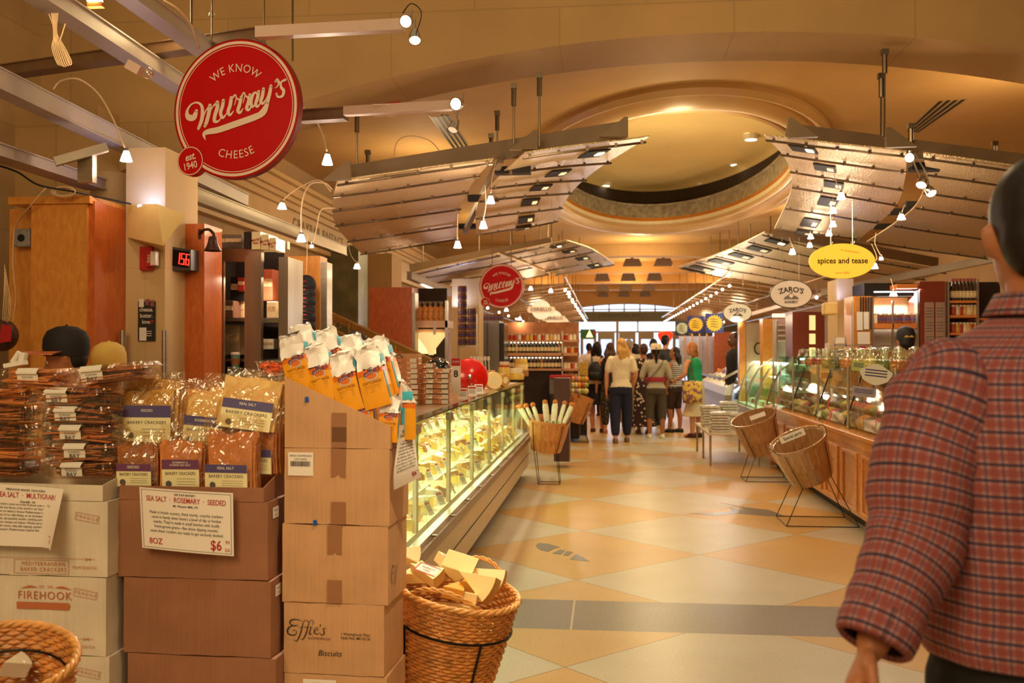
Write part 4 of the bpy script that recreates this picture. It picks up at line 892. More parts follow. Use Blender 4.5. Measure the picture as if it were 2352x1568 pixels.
# ---------------------------------------------------------------- baskets
m_wick = pl('wicker', (206, 136, 66), .45, var=.30, vs_=30, coat=.3); m_wickd = pl('wicker_rim', (222, 158, 84), .4, var=.25, vs_=24, coat=.3)
m_wire = pl('black_wire', (22, 20, 18), .4, m=.6)
def wicker(lbl, M, r0, r1, h, rows, nst, ax=1.0, ay=1.0, handles=(), group='wicker baskets of cheese'):
    t = thing('wicker_basket', lbl, 'basket', M.translation, group=group)
    def P(a, v, dr=0): r = r0+(r1-r0)*v+dr+.008*math.sin(PI*v); return M @ Vector((r*ax*math.cos(a), r*ay*math.sin(a), v*h))
    g = MB()
    for k in range(rows):
        v = (k+.5)/rows; n = nst*2; g.tube([P(2*PI*i/n, v, .0045*(1 if (i+k) % 2 else -1)*(1 if i % 2 == 0 or True else 0)) for i in range(n)], h/rows*.50, 5, closed=True)
    g.build('weave', m_wick, t, smooth=True)
    g = MB()
    for i in range(nst): a = 2*PI*(i)/nst; g.tube([P(a, v/8) for v in range(9)], .0035, 5)
    g.build('stakes', m_wick, t, smooth=True)
    g = MB(); n = 72
    for s in range(3): g.tube([P(2*PI*i/n, 1.0, .004+.006*math.cos(2*PI*i/n*14+s*2.1))+M.to_3x3() @ Vector((0, 0, .006+.006*math.sin(2*PI*i/n*14+s*2.1))) for i in range(n)], .0065, 6, closed=True)
    g.build('rim', m_wickd, t, smooth=True)
    MB().lathe([(.001, 0), (r0, 0), (r0, .006), (.001, .006)], 24, M.to_3x3(), M.translation, ax, ay).build('bottom', m_wick, t)
    for (a0, a1, hh) in handles:
        for s in range(3):
            g = MB(); Q = []
            for i in range(25):
                f = i/24; a = a0+(a1-a0)*f; tw = f*16+s*2.1; q = P(a, 1.0, -.002); q += M.to_3x3() @ Vector((0, 0, hh*math.sin(PI*f)**.6)); q += Vector((math.cos(tw), 0, math.sin(tw)))*.005; Q.append(q)
            g.tube(Q, .0042, 5)
            if s == 0: gg = g
            else: gg.v, off = gg.v+g.v, len(gg.v); gg.f += [tuple(x+off for x in f_) for f_ in g.f]; gg.m += g.m
        gg.build('handle', m_wickd, t, smooth=True)
    return t, P
Mb = Matrix.Translation(W(1000, 1700, Y=3.45)) @ Matrix.Rotation(.17, 4, 'Y') @ Matrix.Rotation(.14, 4, 'X')
t, P = wicker('tall wicker basket of pale cheese wedges in front of the glass case', Mb, .115, .212, .575, 44, 28, 1.0, .80, ((1.85, .75, .075), (-2.35, -1.1, .06)))
WB = t
g = MB(); g.tube([P(2*PI*i/48, .80, .012) for i in range(48)], .0045, 6, closed=True); g.build('wire_hoop', m_wire, t)
for a in (-.95, -2.4, .8, 2.3):
    q0, q1 = P(a, .80, .013), P(a, .0, .013); q1 = Vector((q1.x, q1.y, 0))
    MB().tube([q0, P(a, .4, .014), q1], .0045, 6).build('wire_leg', m_wire, t)
Ml = Matrix.Translation(W(28, 1740, Y=2.30)) @ Matrix.Rotation(.10, 4, 'Y') @ Matrix.Rotation(.30, 4, 'X')
t2, P2 = wicker('wicker basket at the lower left corner with one white cheese wedge in it', Ml, .10, .170, .285, 24, 26, 1.0, .85)
for a in (-2.6, -.5, .7, 2.4):
    q1 = P2(a, 0, .01); MB().tube([P2(a, .5, .012), q1, Vector((q1.x, q1.y, 0))], .0045, 6).build('wire_leg', m_wire, t2)
MB().tube([P2(2*PI*i/48, .80, -.012) for i in range(48)], .003, 6, closed=True).build('wire_hoop', m_wire, t2)
# cheese wedges
m_chs = pl('cheese_ivory', (252, 226, 160), .35, var=.05, vs_=5, coat=.5, bump=.1, bs=20); m_rind = pl('cheese_rind', (206, 158, 86), .5, var=.15, vs_=20)
m_chw = pl('cheese_white', (244, 232, 206), .4, var=.03, coat=.3); m_cho = pl('cheese_orange', (226, 160, 60), .4, var=.06, coat=.3); m_chb = pl('cheese_brown', (170, 110, 60), .5, var=.15)
def wedge_mesh(a, b, h, mat, rind, name='wedge'):
    """triangular wedge with a rounded, rinded back"""
    m = MB(); P = [(0, 0)]+[(a*math.cos(t), a*math.sin(t)) for t in [-.5*b+b*i/5 for i in range(6)]]
    m.prism([(x-a*.6, y) for x, y in P], Matrix.Translation((0, 0, h)), h); m.m = [0, 0]+[0 if k in (0, 6) else 1 for k in range(7)]
    return m
def wedge(lbl, c, a, b, h, rot, mat=None, label=False, group='cheese wedges in the tall wicker basket'):
    m = wedge_mesh(a, b, h, mat, m_rind)
    if label:
        t = thing('cheese_wedge', lbl, 'cheese', c, group=group); t.rotation_euler = rot
        o = m.build('wedge', [mat or m_chs, m_rind], t, world=False, bevel=.002)
        s = MB().bb(-a*.32, a*.34, -a*.16, a*.16, h, h+.001).build('label', m_lab, t, world=False)
        q = MB(); q.bb(-a*.32, a*.34, a*.13, a*.16, h+.001, h+.0014).bb(-a*.32, a*.34, -a*.16, -a*.13, h+.001, h+.0014).bb(-a*.32, -a*.28, -a*.16, a*.16, h+.001, h+.0014); q.build('red_border', m_red, s, world=False)
        q = MB(); q.text('MURRAY\'S', Matrix.Translation((a*.02, .004, h+.0015)), .012).text('CHEESE', Matrix.Translation((a*.02, -.008, h+.0015)), .009); q.build('print', m_ink, s, world=False)
        return t
    o = m.build('cheese_wedge', [mat or m_chs, m_rind], None, world=False, bevel=.002, origin=(0, 0, 0)); o.location = c; o.rotation_euler = rot
    return tag(o, lbl, 'cheese', group)
cz = lambda px, py, Y: W(px, py, Y=Y)
wedge('large pale cheese wedge at the left of the tall basket, half hidden by the cartons', cz(930, 1285, 3.5), .12, .6, .06, (.9, .2, .3))
wedge('cheese wedge wearing a red-bordered white label in the tall basket', cz(985, 1330, 3.33), .135, .5, .045, (.45, .18, -.45), label=True)
wedge('square-cut pale cheese wedge standing highest in the tall basket', cz(1047, 1318, 3.38), .12, .9, .07, (.8, .1, 2.6))
wedge('big pale cheese wedge leaning at the right of the tall basket', cz(1110, 1345, 3.33), .15, .65, .05, (1.1, .35, -.5))
wedge('pale cheese wedge behind the leaning one, against the right rim', cz(1130, 1325, 3.42), .13, .6, .04, (1.2, .3, -.2))
wedge('small cheese wedge with a printed wrapper at the back of the tall basket', cz(1015, 1300, 3.48), .09, .8, .04, (.5, 0, 1.8), label=True)
wedge('brownish crumbly wedge low at the front of the tall basket', cz(1040, 1372, 3.28), .075, .9, .045, (.3, .1, .5), mat=m_cho)
wedge('flat pale wedge at the front rim of the tall basket', cz(1080, 1385, 3.27), .11, .7, .035, (.2, .15, 2.0))
wedge('orange-sided wedge in the middle of the tall basket', cz(1065, 1355, 3.34), .09, .7, .05, (.7, .2, 1.0), mat=m_cho)
wedge('pale wedge at the left behind the twisted handle of the tall basket', cz(950, 1330, 3.42), .12, .6, .05, (.6, -.1, .8))
o = MB().ball((0, 0, 0), .165, 24, 8, (1, .85, .5)); 
b = MB(); b.lathe([(.001, 0), (.17, 0), (.11, -.2), (.001, -.21)], 24, Mb.to_3x3(), Mb @ Vector((0, 0, .47)), 1, .8); b.build('cheese_wedges_below', m_chs, WB)
wedge('white cheese wedge lying in the wicker basket at the lower left corner', cz(28, 1546, 2.32), .07, .8, .045, (.5, .1, 1.2), mat=m_chw, group='cheese in the lower left basket')
b = MB(); b.lathe([(.001, 0), (.125, 0), (.09, -.10), (.001, -.10)], 24, Ml.to_3x3(), Ml @ Vector((0, 0, .17)), 1, .85); b.build('crinkled_lining', m_bag, t2)

c = W(36, 832, Y=3.06); t = thing('tape_gun', 'small white and steel label gun lying on top of the cracker packs', 'label gun', c-Vector((0, 0, .01))); MB().bar(c+Vector((-.035, 0, -.012)), c+Vector((.035, 0, .0)), .03, .014).build('base', m_lab, t); MB().tube([c+Vector((-.01, 0, .0)), c+Vector((.014, 0, .034))], .010, 10).build('roller', m_chrome if 'm_chrome' in globals() else m_lab, t); MB().bar(c+Vector((.022, 0, -.004)), c+Vector((.03, 0, .032)), .02, .018).build('grip', m_lab, t)
# ================================================================ HANGING SIGNS, FRAMES AND LAMPS
def pbx(mb, x0, y0, x1, y1, Y, d):
    a, b = W(x0, y0, Y=Y), W(x1, y1, Y=Y); return mb.bb(a.x, b.x, Y, Y+d, b.z, a.z)
m_sr = pl('sign_red', (196, 8, 12), .5, var=.03, spec=.2); m_sw = pl('sign_white', (240, 216, 196), .4, var=.01); m_se = pl('sign_edge_red', (140, 16, 18), .35, var=.03)
m_chrome = pl('chrome', (200, 190, 180), .15, m=1, var=.02); m_steel = pl('brushed_steel', (176, 164, 146), .3, m=.85, var=.1, vs_=3, stretch=(1, 1, 12))
def cheese_sign(lbl, c, R, ang, hang):
    t = thing('round_sign', lbl, 'shop sign', c-Vector((0, 0, R)), group='round red hanging signs')
    M = frame(c, (math.cos(ang), -math.sin(ang), 0), (0, 0, 1)); th = R*.11
    m = MB(); m.prism([(R*math.cos(2*PI*i/72), R*math.sin(2*PI*i/72)) for i in range(72)], M @ Matrix.Translation((0, 0, -.001)), th); m.build('board', m_se, t, smooth=40)
    MB().disc((0, 0), R*.985, M @ Matrix.Translation((0, 0, .0005)), 72).build('face', m_sr, t)
    def ring(r0, r1, z, cx=0, cy=0, n=72, a0=0, a1=2*PI):
        mb = MB(); vs = []
        for i in range(n+1):
            a = a0+(a1-a0)*i/n; vs += [M @ Vector((cx+r*math.cos(a), cy+r*math.sin(a), z)) for r in (r0, r1)]
        return mb.add(vs, [(2*i, 2*i+1, 2*i+3, 2*i+2) for i in range(n)])
    ring(.925*R, .965*R, .0025).build('white_ring', m_sw, t); ring(.895*R, .905*R, .0025).build('thin_ring', m_sw, t)
    m = MB(); f = M @ Matrix.Translation((0, 0, .003))
    m.text('WE KNOW', f, .165*R, arc=.58*R, sx=.92, space=1.12); m.build('upper_lettering', m_sw, t)
    m = MB(); m.text('CHEESE', f @ Matrix.Rotation(.02, 4, 'Z'), .165*R, arc=-.66*R, sx=.95, space=1.12); m.build('lower_lettering', m_sw, t)
    def C(x, y): return ((x-1560)/446*R, (727-y)/484*R)
    k = R/470; m = MB()
    S = [([(1280, 722), (1262, 765), (1222, 762), (1212, 720), (1240, 676), (1285, 664), (1318, 690), (1325, 740), (1318, 790), (1296, 846)], [30, 52, 50, 26, 14, 16, 26, 34, 34, 26]),
         ([(1303, 840), (1330, 770), (1352, 722), (1378, 698)], [8, 10, 12, 26]), ([(1378, 692), (1372, 740), (1356, 800), (1343, 832)], [34, 36, 34, 28]), ([(1350, 825), (1375, 750), (1400, 700), (1430, 678)], [8, 10, 12, 26]),
         ([(1432, 674), (1432, 710), (1416, 760), (1412, 800), (1438, 806), (1462, 778)], [34, 36, 34, 32, 16, 8]),
         ([(1475, 664), (1470, 700), (1456, 748), (1470, 782), (1496, 760), (1520, 710)], [30, 32, 32, 26, 10, 8]), ([(1532, 650), (1524, 700), (1510, 745), (1524, 768), (1548, 742)], [32, 34, 32, 22, 8]),
         ([(1556, 700), (1568, 650), (1558, 632), (1548, 644)], [8, 10, 16, 20]), ([(1568, 652), (1590, 668), (1604, 650)], [12, 16, 14]), ([(1604, 650), (1592, 700), (1580, 742), (1596, 756), (1616, 730)], [28, 32, 30, 22, 8]),
         ([(1616, 690), (1630, 640), (1622, 622), (1612, 634)], [8, 10, 16, 20]), ([(1632, 640), (1652, 656), (1664, 640)], [12, 16, 14]), ([(1664, 640), (1654, 690), (1642, 730), (1658, 742), (1676, 715)], [28, 32, 30, 22, 8]),
         ([(1722, 640), (1700, 626), (1682, 650), (1672, 690), (1682, 722), (1702, 706), (1718, 668)], [16, 18, 28, 32, 24, 10, 8]), ([(1726, 622), (1718, 665), (1706, 705), (1720, 724), (1742, 695)], [28, 32, 28, 20, 8]),
         ([(1760, 606), (1754, 650), (1742, 690), (1758, 704), (1782, 670), (1796, 630)], [28, 32, 30, 22, 8, 8]), ([(1812, 590), (1804, 640), (1784, 710), (1740, 770), (1700, 790)], [28, 32, 30, 34, 44]),
         ([(1790, 700), (1765, 765), (1700, 795), (1560, 834), (1440, 866), (1370, 874), (1338, 890), (1348, 928)], [30, 44, 54, 54, 52, 46, 32, 8]),
         ([(1856, 552), (1868, 572), (1856, 598), (1840, 606)], [28, 20, 10, 5]), ([(1846, 560), (1850, 556)], [22, 22]),
         ([(1912, 556), (1884, 570), (1884, 604), (1902, 630), (1892, 664), (1862, 668), (1852, 648)], [24, 16, 24, 28, 24, 16, 22])]
    strokes(m, f, S, C, k*.80); m.build('script_lettering', m_sw, t)
    cx, cy = (1238-1560)/446*R, (727-1070)/484*R; r = .205*R
    g = M @ Matrix.Translation((0, 0, .004))
    m = MB(); m.prism([(cx+r*1.04*math.cos(2*PI*i/40), cy+r*1.04*math.sin(2*PI*i/40)) for i in range(40)], g, th+.006); m.build('small_disc', m_sr, t, smooth=40)
    ring(r*.94, r*1.0, .0055, cx, cy, 40).build('small_ring', m_sw, t)
    m = MB(); h = g @ Matrix.Translation((cx, cy, .002)); m.text('est.', h @ Matrix.Translation((0, r*.28, 0)) @ Matrix.Rotation(.2, 4, 'Z'), r*.72, shear=.3, bold=.02, sx=.85)
    m.text('1940', h @ Matrix.Translation((0, -r*.36, 0)) @ Matrix.Rotation(.2, 4, 'Z'), r*.70, bold=.015, sx=.82); m.build('small_lettering', m_sw, t)
    for dx, hk in hang:
        p = M @ Vector((dx*R, math.sqrt(1-dx*dx)*R-.004, -th/2)); q = Vector((p.x, p.y, p.z+hk)); MB().tube([p, q], .004, 6).build('hanger', m_rib, t)
    return t, M
ts, Ms = cheese_sign('large round red sign with white script, closest of the two round signs', W(541, 250, Y=5.24), .398, .16, [(-.42, .62), (.42, .62)])
for dx, z in ((-.42, .20), (.42, .30)):
    p = Ms @ Vector((dx*.398, math.sqrt(1-dx*dx)*.398, -.02)); MB().tube([p+Vector((.016*math.cos(2*PI*i/16), 0, z+.016*math.sin(2*PI*i/16))) for i in range(16)], .002, 5, closed=True).build('chain_ring', m_chrome, ts)
cheese_sign('smaller round red sign with white script hanging farther down the aisle', W(1152, 657, Y=12.2), .288, .0, [(-.42, .55), (.42, .55)])
# steel framing over the left counter
m_fr = pl('painted_steel', (178, 162, 146), .42, m=.2, var=.08, vs_=3); m_pink = pl('pale_tube', (214, 184, 168), .35, var=.05, vs_=5); m_cord = pl('cream_cord', (222, 190, 150), .5, var=.1); m_bcord = pl('black_cord', (24, 18, 14), .5)
def bar_thing(lbl, a, b, w, h, mat=None, name='steel_beam', extra=None, cat='beam', group='steel beams over the left counter'):
    t = thing(name, lbl, cat, (a+b)/2, group=group); MB().bar(a, b, w, h).build('channel', mat or m_fr, t)
    MB().bar(a+Vector((0, 0, -h/2-.004)), b+Vector((0, 0, -h/2-.004)), w*1.25, .008).bar(a+Vector((0, 0, h/2+.004)), b+Vector((0, 0, h/2+.004)), w*1.25, .008).build('flange', mat or m_fr, t)
    if extra: extra(t)
    return t
bar_thing('long grey steel beam running back from the top left corner behind the big red sign', W(70, -30, Z=3.25), W(560, 292, Z=3.25), .10, .08)
bar_thing('grey steel beam running back just left of the big red sign hanger', W(262, -40, Z=3.3), W(500, 135, Z=3.3), .09, .07)
bar_thing('long grey steel beam lowest on the left, above the orange cupboard', W(-60, 160, Z=2.9), W(560, 460, Z=2.9), .09, .10)
bar_thing('shiny steel beam running back above the steel shelving', W(366, 418, Z=2.72), W(790, 576, Z=2.72), .07, .10, m_steel)
bar_thing('dark steel channel over the orange cupboard at the left edge', W(-40, 338, Z=2.62), W(222, 424, Z=2.62), .12, .06)
bar_thing('brown steel cross beam from the left edge towards the big red sign', W(-20, 170, Z=3.36), W(600, 82, Z=3.36), .09, .06, pl('brown_steel', (120, 90, 62), .5, var=.1))
bar_thing('short brown stub beam right of the big red sign carrying the second spot arm', W(690, 268, Z=2.98), W(795, 262, Z=2.98), .07, .06, pl('brown_steel', (120, 90, 62), .5))
# spotlight arms
def spot(t, c, d, r=.028, on=True):
    d = Vector(d).normalized(); q = d.to_track_quat('Z', 'Y').to_matrix()
    MB().lathe([(.006, -.055), (r*.6, -.05), (r, -.01), (r*1.15, .03), (r*1.15, .034), (r*1.02, .034)], 16, q, c).build('spot_head', m_chrome, t, smooth=40)
    MB().lathe([(.0005, .026), (r*1.02, .028)], 16, q, c).build('spot_lens', em('spot_glow' if on else 'spot_off', (255, 226, 190), 9 if on else .5), t)
    MB().tube([c-d*.05, c-d*.07+Vector((0, 0, .05))], .006, 6).build('spot_arm', m_chrome, t)
    if on: light('SPOT', c+d*.05, 30, (1, .8, .56), .03, d.to_track_quat('-Z', 'Y').to_euler(), 60, .6, name='spotlight_beam')
t = thing('spot_arm', 'pale tube arm with two chrome spotlights at the top, right of the big red sign', 'spotlight arm', W(770, 65, Z=3.0), group='pale spotlight arms')
MB().bar(W(590, 76, Z=3.2), W(930, 58, Z=3.2), .055, .06).build('arm', m_pink, t)
spot(t, W(936, 48, Z=3.2), (-.1, -.8, -.35), .03); spot(t, W(953, 84, Z=3.17), (.1, -.5, -.8), .03)
light('SPOT', W(953, 95, Z=3.1), 230, (1, .84, .60), .06, aim(W(953, 95, Z=3.1), (-.7, 3.1, 1.0)), 50, .9, name='spotlight_beam')
MB().tube(crom([W(925, 30, Z=3.23), W(945, 8, Z=3.26), W(968, 30, Z=3.23), W(955, 80, Z=3.18)], 6), .003, 5).build('cable', m_bcord, t)
t = thing('spot_arm', 'pale tube arm with two small spotlights above the left canopy', 'spotlight arm', W(910, 248, Z=2.98), group='pale spotlight arms')
MB().bar(W(792, 256, Z=2.98), W(1042, 242, Z=2.98), .055, .055).build('arm', m_pink, t)
for x in (868, 895, 998): MB().bar(W(x, 240, Z=3.0), W(x+3, 268, Z=2.95), .064, .006).build('cable_tie', m_sw, t)
MB().bar(W(890, 240, Z=3.02), W(918, 236, Z=3.02), .02, .02).build('red_clip', m_red, t)
spot(t, W(1052, 238, Z=2.98), (-.3, -.9, -.3), .035); spot(t, W(1043, 290, Z=2.88), (-.25, -.5, -.9), .03, False)
MB().bar(W(1046, 255, Z=2.96), W(1044, 282, Z=2.9), .01, .02).build('bracket', m_pink, t)
# gooseneck and pendant lamps
m_bulb = em('bulb_glass', (255, 232, 236), 14); LAMPG = 'small clear pendant lamps'
def lamp(lbl, P, Y, power=5, r=.034, cord=.0035, mat=None, h=.075, group=LAMPG, dim=False, Y0=None):
    Q = [W(x, y, Y=(Y if Y0 is None else Y0+(Y-Y0)*i/(len(P)-1))) for i, (x, y) in enumerate(P)]; c = Q[-1]
    t = thing('pendant_lamp', lbl, 'lamp', c-Vector((0, 0, h)), group=group)
    MB().tube(crom(Q, 8), cord, 6).build('gooseneck', mat or m_cord, t, smooth=True)
    MB().lathe([(.012, .012), (.013, 0), (.016, -.008)], 12, c=c).build('cap', m_chrome, t, smooth=True)
    MB().lathe([(.014, -.004), (r, -h), (r*.8, -h*.98), (.001, -h*.7)], 14, c=c).build('shade', m_bulb if not dim else em('bulb_dim', (255, 226, 206), 2.2), t, smooth=30)
    if power: light('POINT', c-Vector((0, 0, h+.05)), power*(1.5 if 7 < Y < 9 else .6), (1, .78, .55), .035, name='pendant_light')
    return t
lamp('gooseneck lamp arching from the beam left of the big red sign', [(122, 205), (140, 186), (180, 182), (225, 215), (258, 270), (280, 325), (290, 344)], 5.6, 3, .036, .0055, h=.07)
lamp('gooseneck lamp arching out from behind the right side of the big red sign', [(680, 240), (715, 262), (740, 305), (750, 345), (752, 352)], 6.2, 9, .036, .0055, h=.075)
lamp('lamp on a thin cord pointing left of the near canopy corner', [(760, 440), (735, 414), (700, 424), (664, 446), (648, 464)], 6.9, 7, h=.05)
lamp('gooseneck lamp drooping in front of the near canopy corner', [(762, 434), (745, 420), (712, 424), (695, 462), (692, 520), (692, 536)], 6.9, 7, .036, .0055, h=.06)
lamp('little dim lamp low behind the drooping gooseneck', [(770, 478), (738, 482), (728, 520), (722, 548), (716, 560)], 7.4, 0, .016, dim=True, h=.03)
lamp('lamp on a thin wire below the lower left corner of the near canopy', [(800, 558), (804, 580), (812, 595), (820, 604)], 8.5, 5, .030, .002, h=.05)
lamp('pendant lamp at the bottom of the gap in the near canopy', [(1052, 490), (1050, 530), (1051, 552)], 8.3, 5, h=.065)
lamp('pendant lamp highest in the gap of the near canopy', [(1140, 365), (1130, 410), (1128, 436), (1127, 448)], 7.6, 5, h=.065)
lamp('pendant lamp in the middle of the gap of the near canopy', [(1114, 425), (1116, 470), (1110, 506)], 7.8, 5, h=.065)
lamp('arched white cord lamp lying on top of the near canopy', [(905, 390), (910, 330), (940, 312), (985, 322), (1012, 350), (1022, 366)], 8.0, 0, .018, .004, dim=True, h=.04)
# on the right
lamp('pendant lamp high under the right near canopy', [(1915, 400), (1922, 420), (1932, 440)], 7.8, 6, h=.06)
for i, (x, y) in enumerate(((1913, 474), (1913, 506), (1904, 528), (1862, 536), (1860, 556))):
    lamp('pendant lamp in the cascade above the yellow oval sign, %s from the top' % ('first', 'second', 'third', 'fourth', 'last')[i], [(x+2, y-34), (x, y-12), (x, y)], 9+i*.8, 4, h=.06, cord=.002)
t = thing('twin_spot', 'pair of clear spotlights dangling from the beam of the right near canopy', 'spotlight', W(2100, 340, Y=7.0))
MB().tube([W(2090, 345, Y=7), W(2098, 372, Y=7), W(2112, 408, Y=7)], .008, 6).build('stem', m_chrome, t); MB().tube([W(2100, 352, Y=7), W(2128, 398, Y=7), W(2136, 430, Y=7)], .005, 6).build('stem', m_chrome, t)
spot(t, W(2118, 418, Y=7), (-.35, -.5, -.75), .034); spot(t, W(2136, 438, Y=7), (.2, -.6, -.7), .032); spot(t, W(2088, 362, Y=7), (-.2, -.9, -.2), .03)
lamp('small lamp in the gap of the right canopy', [(2078, 470), (2070, 490)], 8.2, 3, h=.05)
lamp('lamp hanging just right of the yellow oval sign', [(2002, 560), (2014, 590), (2008, 602)], 8.6, 4, h=.055)
lamp('dim lamp on a curved wire right of the yellow oval sign', [(2012, 535), (2010, 560), (2024, 588)], 8.8, 0, dim=True, h=.035, r=.02)
lamp('pendant lamp left of the yellow oval sign under the canopy edge', [(1812, 545), (1818, 560), (1820, 570)], 10, 4, h=.06)
lamp('pendant lamp over the spice counter in front of the menu board', [(2046, 640), (2052, 660), (2052, 668)], 9, 6, h=.045)
for i, (x, y, Y) in enumerate(((975, 676, 12.5), (988, 675, 12.5), (1085, 682, 14), (1102, 692, 14), (1163, 706, 15.5), (1219, 657, 15), (1265, 662, 14.5), (1194, 727, 17), (1238, 740, 19), (1306, 668, 17))):
    lamp('pendant lamp over the left counters, %s from the near end' % ('first', 'second', 'third', 'fourth', 'fifth', 'sixth', 'seventh', 'eighth', 'ninth', 'tenth')[i], [(x+3, y-30), (x+1, y-10), (x, y)], Y, 4, .034, .002, h=.06)
# lamp strings along the two aisle edges towards the doors
ln = em('string_bulb', (255, 226, 200), 16)
proto = None
def strbulb(c, lbl, g):
    global proto
    if proto is None:
        t = thing('string_lamp', lbl, 'lamp', c, group=g); MB().ball(c, .024, 10, 6).build('bulb', ln, t, smooth=True); MB().tube([c+Vector((0, 0, .03)), c+Vector((0, 0, .22))], .006, 5).build('socket', m_rib, t); proto = t
    else: dup(proto, c, label=lbl, group=g)
for i in range(20):
    y = 17.5+i*1.02; strbulb(Vector((-.75+.02*(i % 2), y, 2.62)), 'small glowing lamp in the row along the left slatted canopy edge', 'row of lamps on the left canopy edge')
for i in range(20):
    y = 17.5+i*1.02; strbulb(Vector((2.2, y, 2.68)), 'small glowing lamp in the row along the right slatted canopy edge', 'row of lamps on the right canopy edge')
for i in range(10):
    y = 13.5+i*2; strbulb(Vector((3.3, y, 2.35)), 'small glowing lamp in the inner row over the right counters', 'inner row of lamps over the right counters')
    strbulb(Vector((-2.3, y+3, 2.35)), 'small glowing lamp in the inner row over the left counters', 'inner row of lamps over the left counters')
for x, p in ((-.7, 14), (2.1, 14)):
    for y in (19, 24, 29, 34): light('POINT', (x, y, 2.5), p*1.5, (1, .78, .55), .05, name='string_light')
# bundle of cream cord and odds and ends
t = thing('cord_bundle', 'looped bundle of cream cord hanging from the top left beam', 'cord', W(130, 30, Y=4.4))
for k in range(7):
    dx = (k-3)*2.6; MB().tube(crom([W(118+k*2.5, 30, Y=4.4+k*.006), W(128+dx*.3, 75, Y=4.4+k*.006), W(132+dx*1.6, 110, Y=4.4), W(146+dx*1.7, 152-abs(dx)*.6, Y=4.41), W(150+dx*1.7, 140, Y=4.42), W(138+dx, 105, Y=4.42), W(130, 78, Y=4.42)], 6), .0035, 5).build('cord_loop', m_cord, t, smooth=True)
MB().tube(crom([W(112, 32, Y=4.4), W(122, 60, Y=4.4), W(124, 95, Y=4.4), W(134, 100, Y=4.4), W(150, 54, Y=4.4)], 6), .0035, 5).build('cord_tail', m_cord, t, smooth=True)
tag(MB().tube(crom([W(376, 0, Y=4.6), W(410, 22, Y=4.7), W(440, 60, Y=4.9), W(457, 110, Y=5.1)], 8), .006, 6).build('cream_cable', m_cord, smooth=True), 'single cream cable curving down to the top of the big red sign', 'cable')
for i, (x, y0, y1, Y, l) in enumerate(((440, -20, 56, 5.2, 'left of the big red sign top'), (672, -20, 140, 6.0, 'thin one right of the big red sign'), (1051, 0, 0, 0, ''))):
    if Y: tag(MB().tube([W(x, y0, Y=Y), W(x, y1, Y=Y)], .007, 6).build('suspension_rod', m_rib), 'dark vertical rod hanging at the top, '+l, 'rod')
c = W(340, 168, Y=4.9); t = thing('clear_spot', 'small clear glass spotlight under the top left beam', 'spotlight', c)
MB().ball(c, .03, 14, 8).build('bulb', film('bulb_clear', (255, 240, 220), .3), t, smooth=True); MB().bar(c+Vector((-.04, 0, .01)), c+Vector((-.11, 0, .05)), .05, .05).build('transformer', m_pink, t)
c = W(218, 2, Y=4.1); t = thing('beam_lamp', 'glowing lamp with an amber clamp on the top left beam', 'lamp', c)
MB().box(c, (.05, .05, .02)).build('bulb', em('amber_glow', (255, 214, 170), 12), t); MB().bar(c+Vector((-.03, 0, -.02)), c+Vector((.04, 0, -.02)), .03, .02).build('clamp', pl('amber', (190, 120, 50), .4), t)
light('POINT', c+Vector((0, 0, -.12)), 5, WARM, .03, name='beam_lamp_light')
# lit and painted oval signs
def ellp(mb, M, a, b, d=.0, n=64): return mb.prism([(a*math.cos(2*PI*i/n), b*math.sin(2*PI*i/n)) for i in range(n)], M, d)
c = W(1935, 599, Y=7.8); t = thing('oval_sign', 'glowing yellow oval sign reading spices and tease', 'shop sign', c-Vector((0, 0, .14)))
M = frame(c, (1, .05, 0), (0, 0, 1)); a, b = .255, .138
ms, nt, bs = _new('yellow_lit'); bs.inputs['Base Color'].default_value = lin((250, 200, 60)); bs.inputs['Emission Color'].default_value = lin((255, 200, 64)); bs.inputs['Emission Strength'].default_value = .55
ellp(MB(), M, a, b, .04).build('lit_panel', ms, t, smooth=40)
f = M @ Matrix.Translation((0, 0, .002)); m = MB(); m.text('spices and tease', f @ Matrix.Translation((0, 0, .004)), .062, bold=.02, sx=.98); m.build('lettering', pl('dark_brown_ink', (60, 30, 10), .5), t)
m = MB(); m.text('in moderation', f @ Matrix.Translation((.06, .077, 0)) @ Matrix.Rotation(-.15, 4, 'Z'), .026).text('since 2003', f @ Matrix.Translation((0, -.095, 0)), .026); m.build('faint_lettering', pl('amber_ink', (200, 120, 30), .5), t)
for dx in (-.085, .085): MB().tube([M @ Vector((dx, b-.01, -.02)), M @ Vector((dx, b+.34, -.02))], .003, 5).build('wire', m_chrome, t); MB().tube([M @ Vector((dx, b+.01+.012*math.sin(6.28*i/12), -.02))+Vector((.012*math.cos(6.28*i/12), 0, 0)) for i in range(12)], .003, 5, closed=True).build('hook', m_chrome, t)
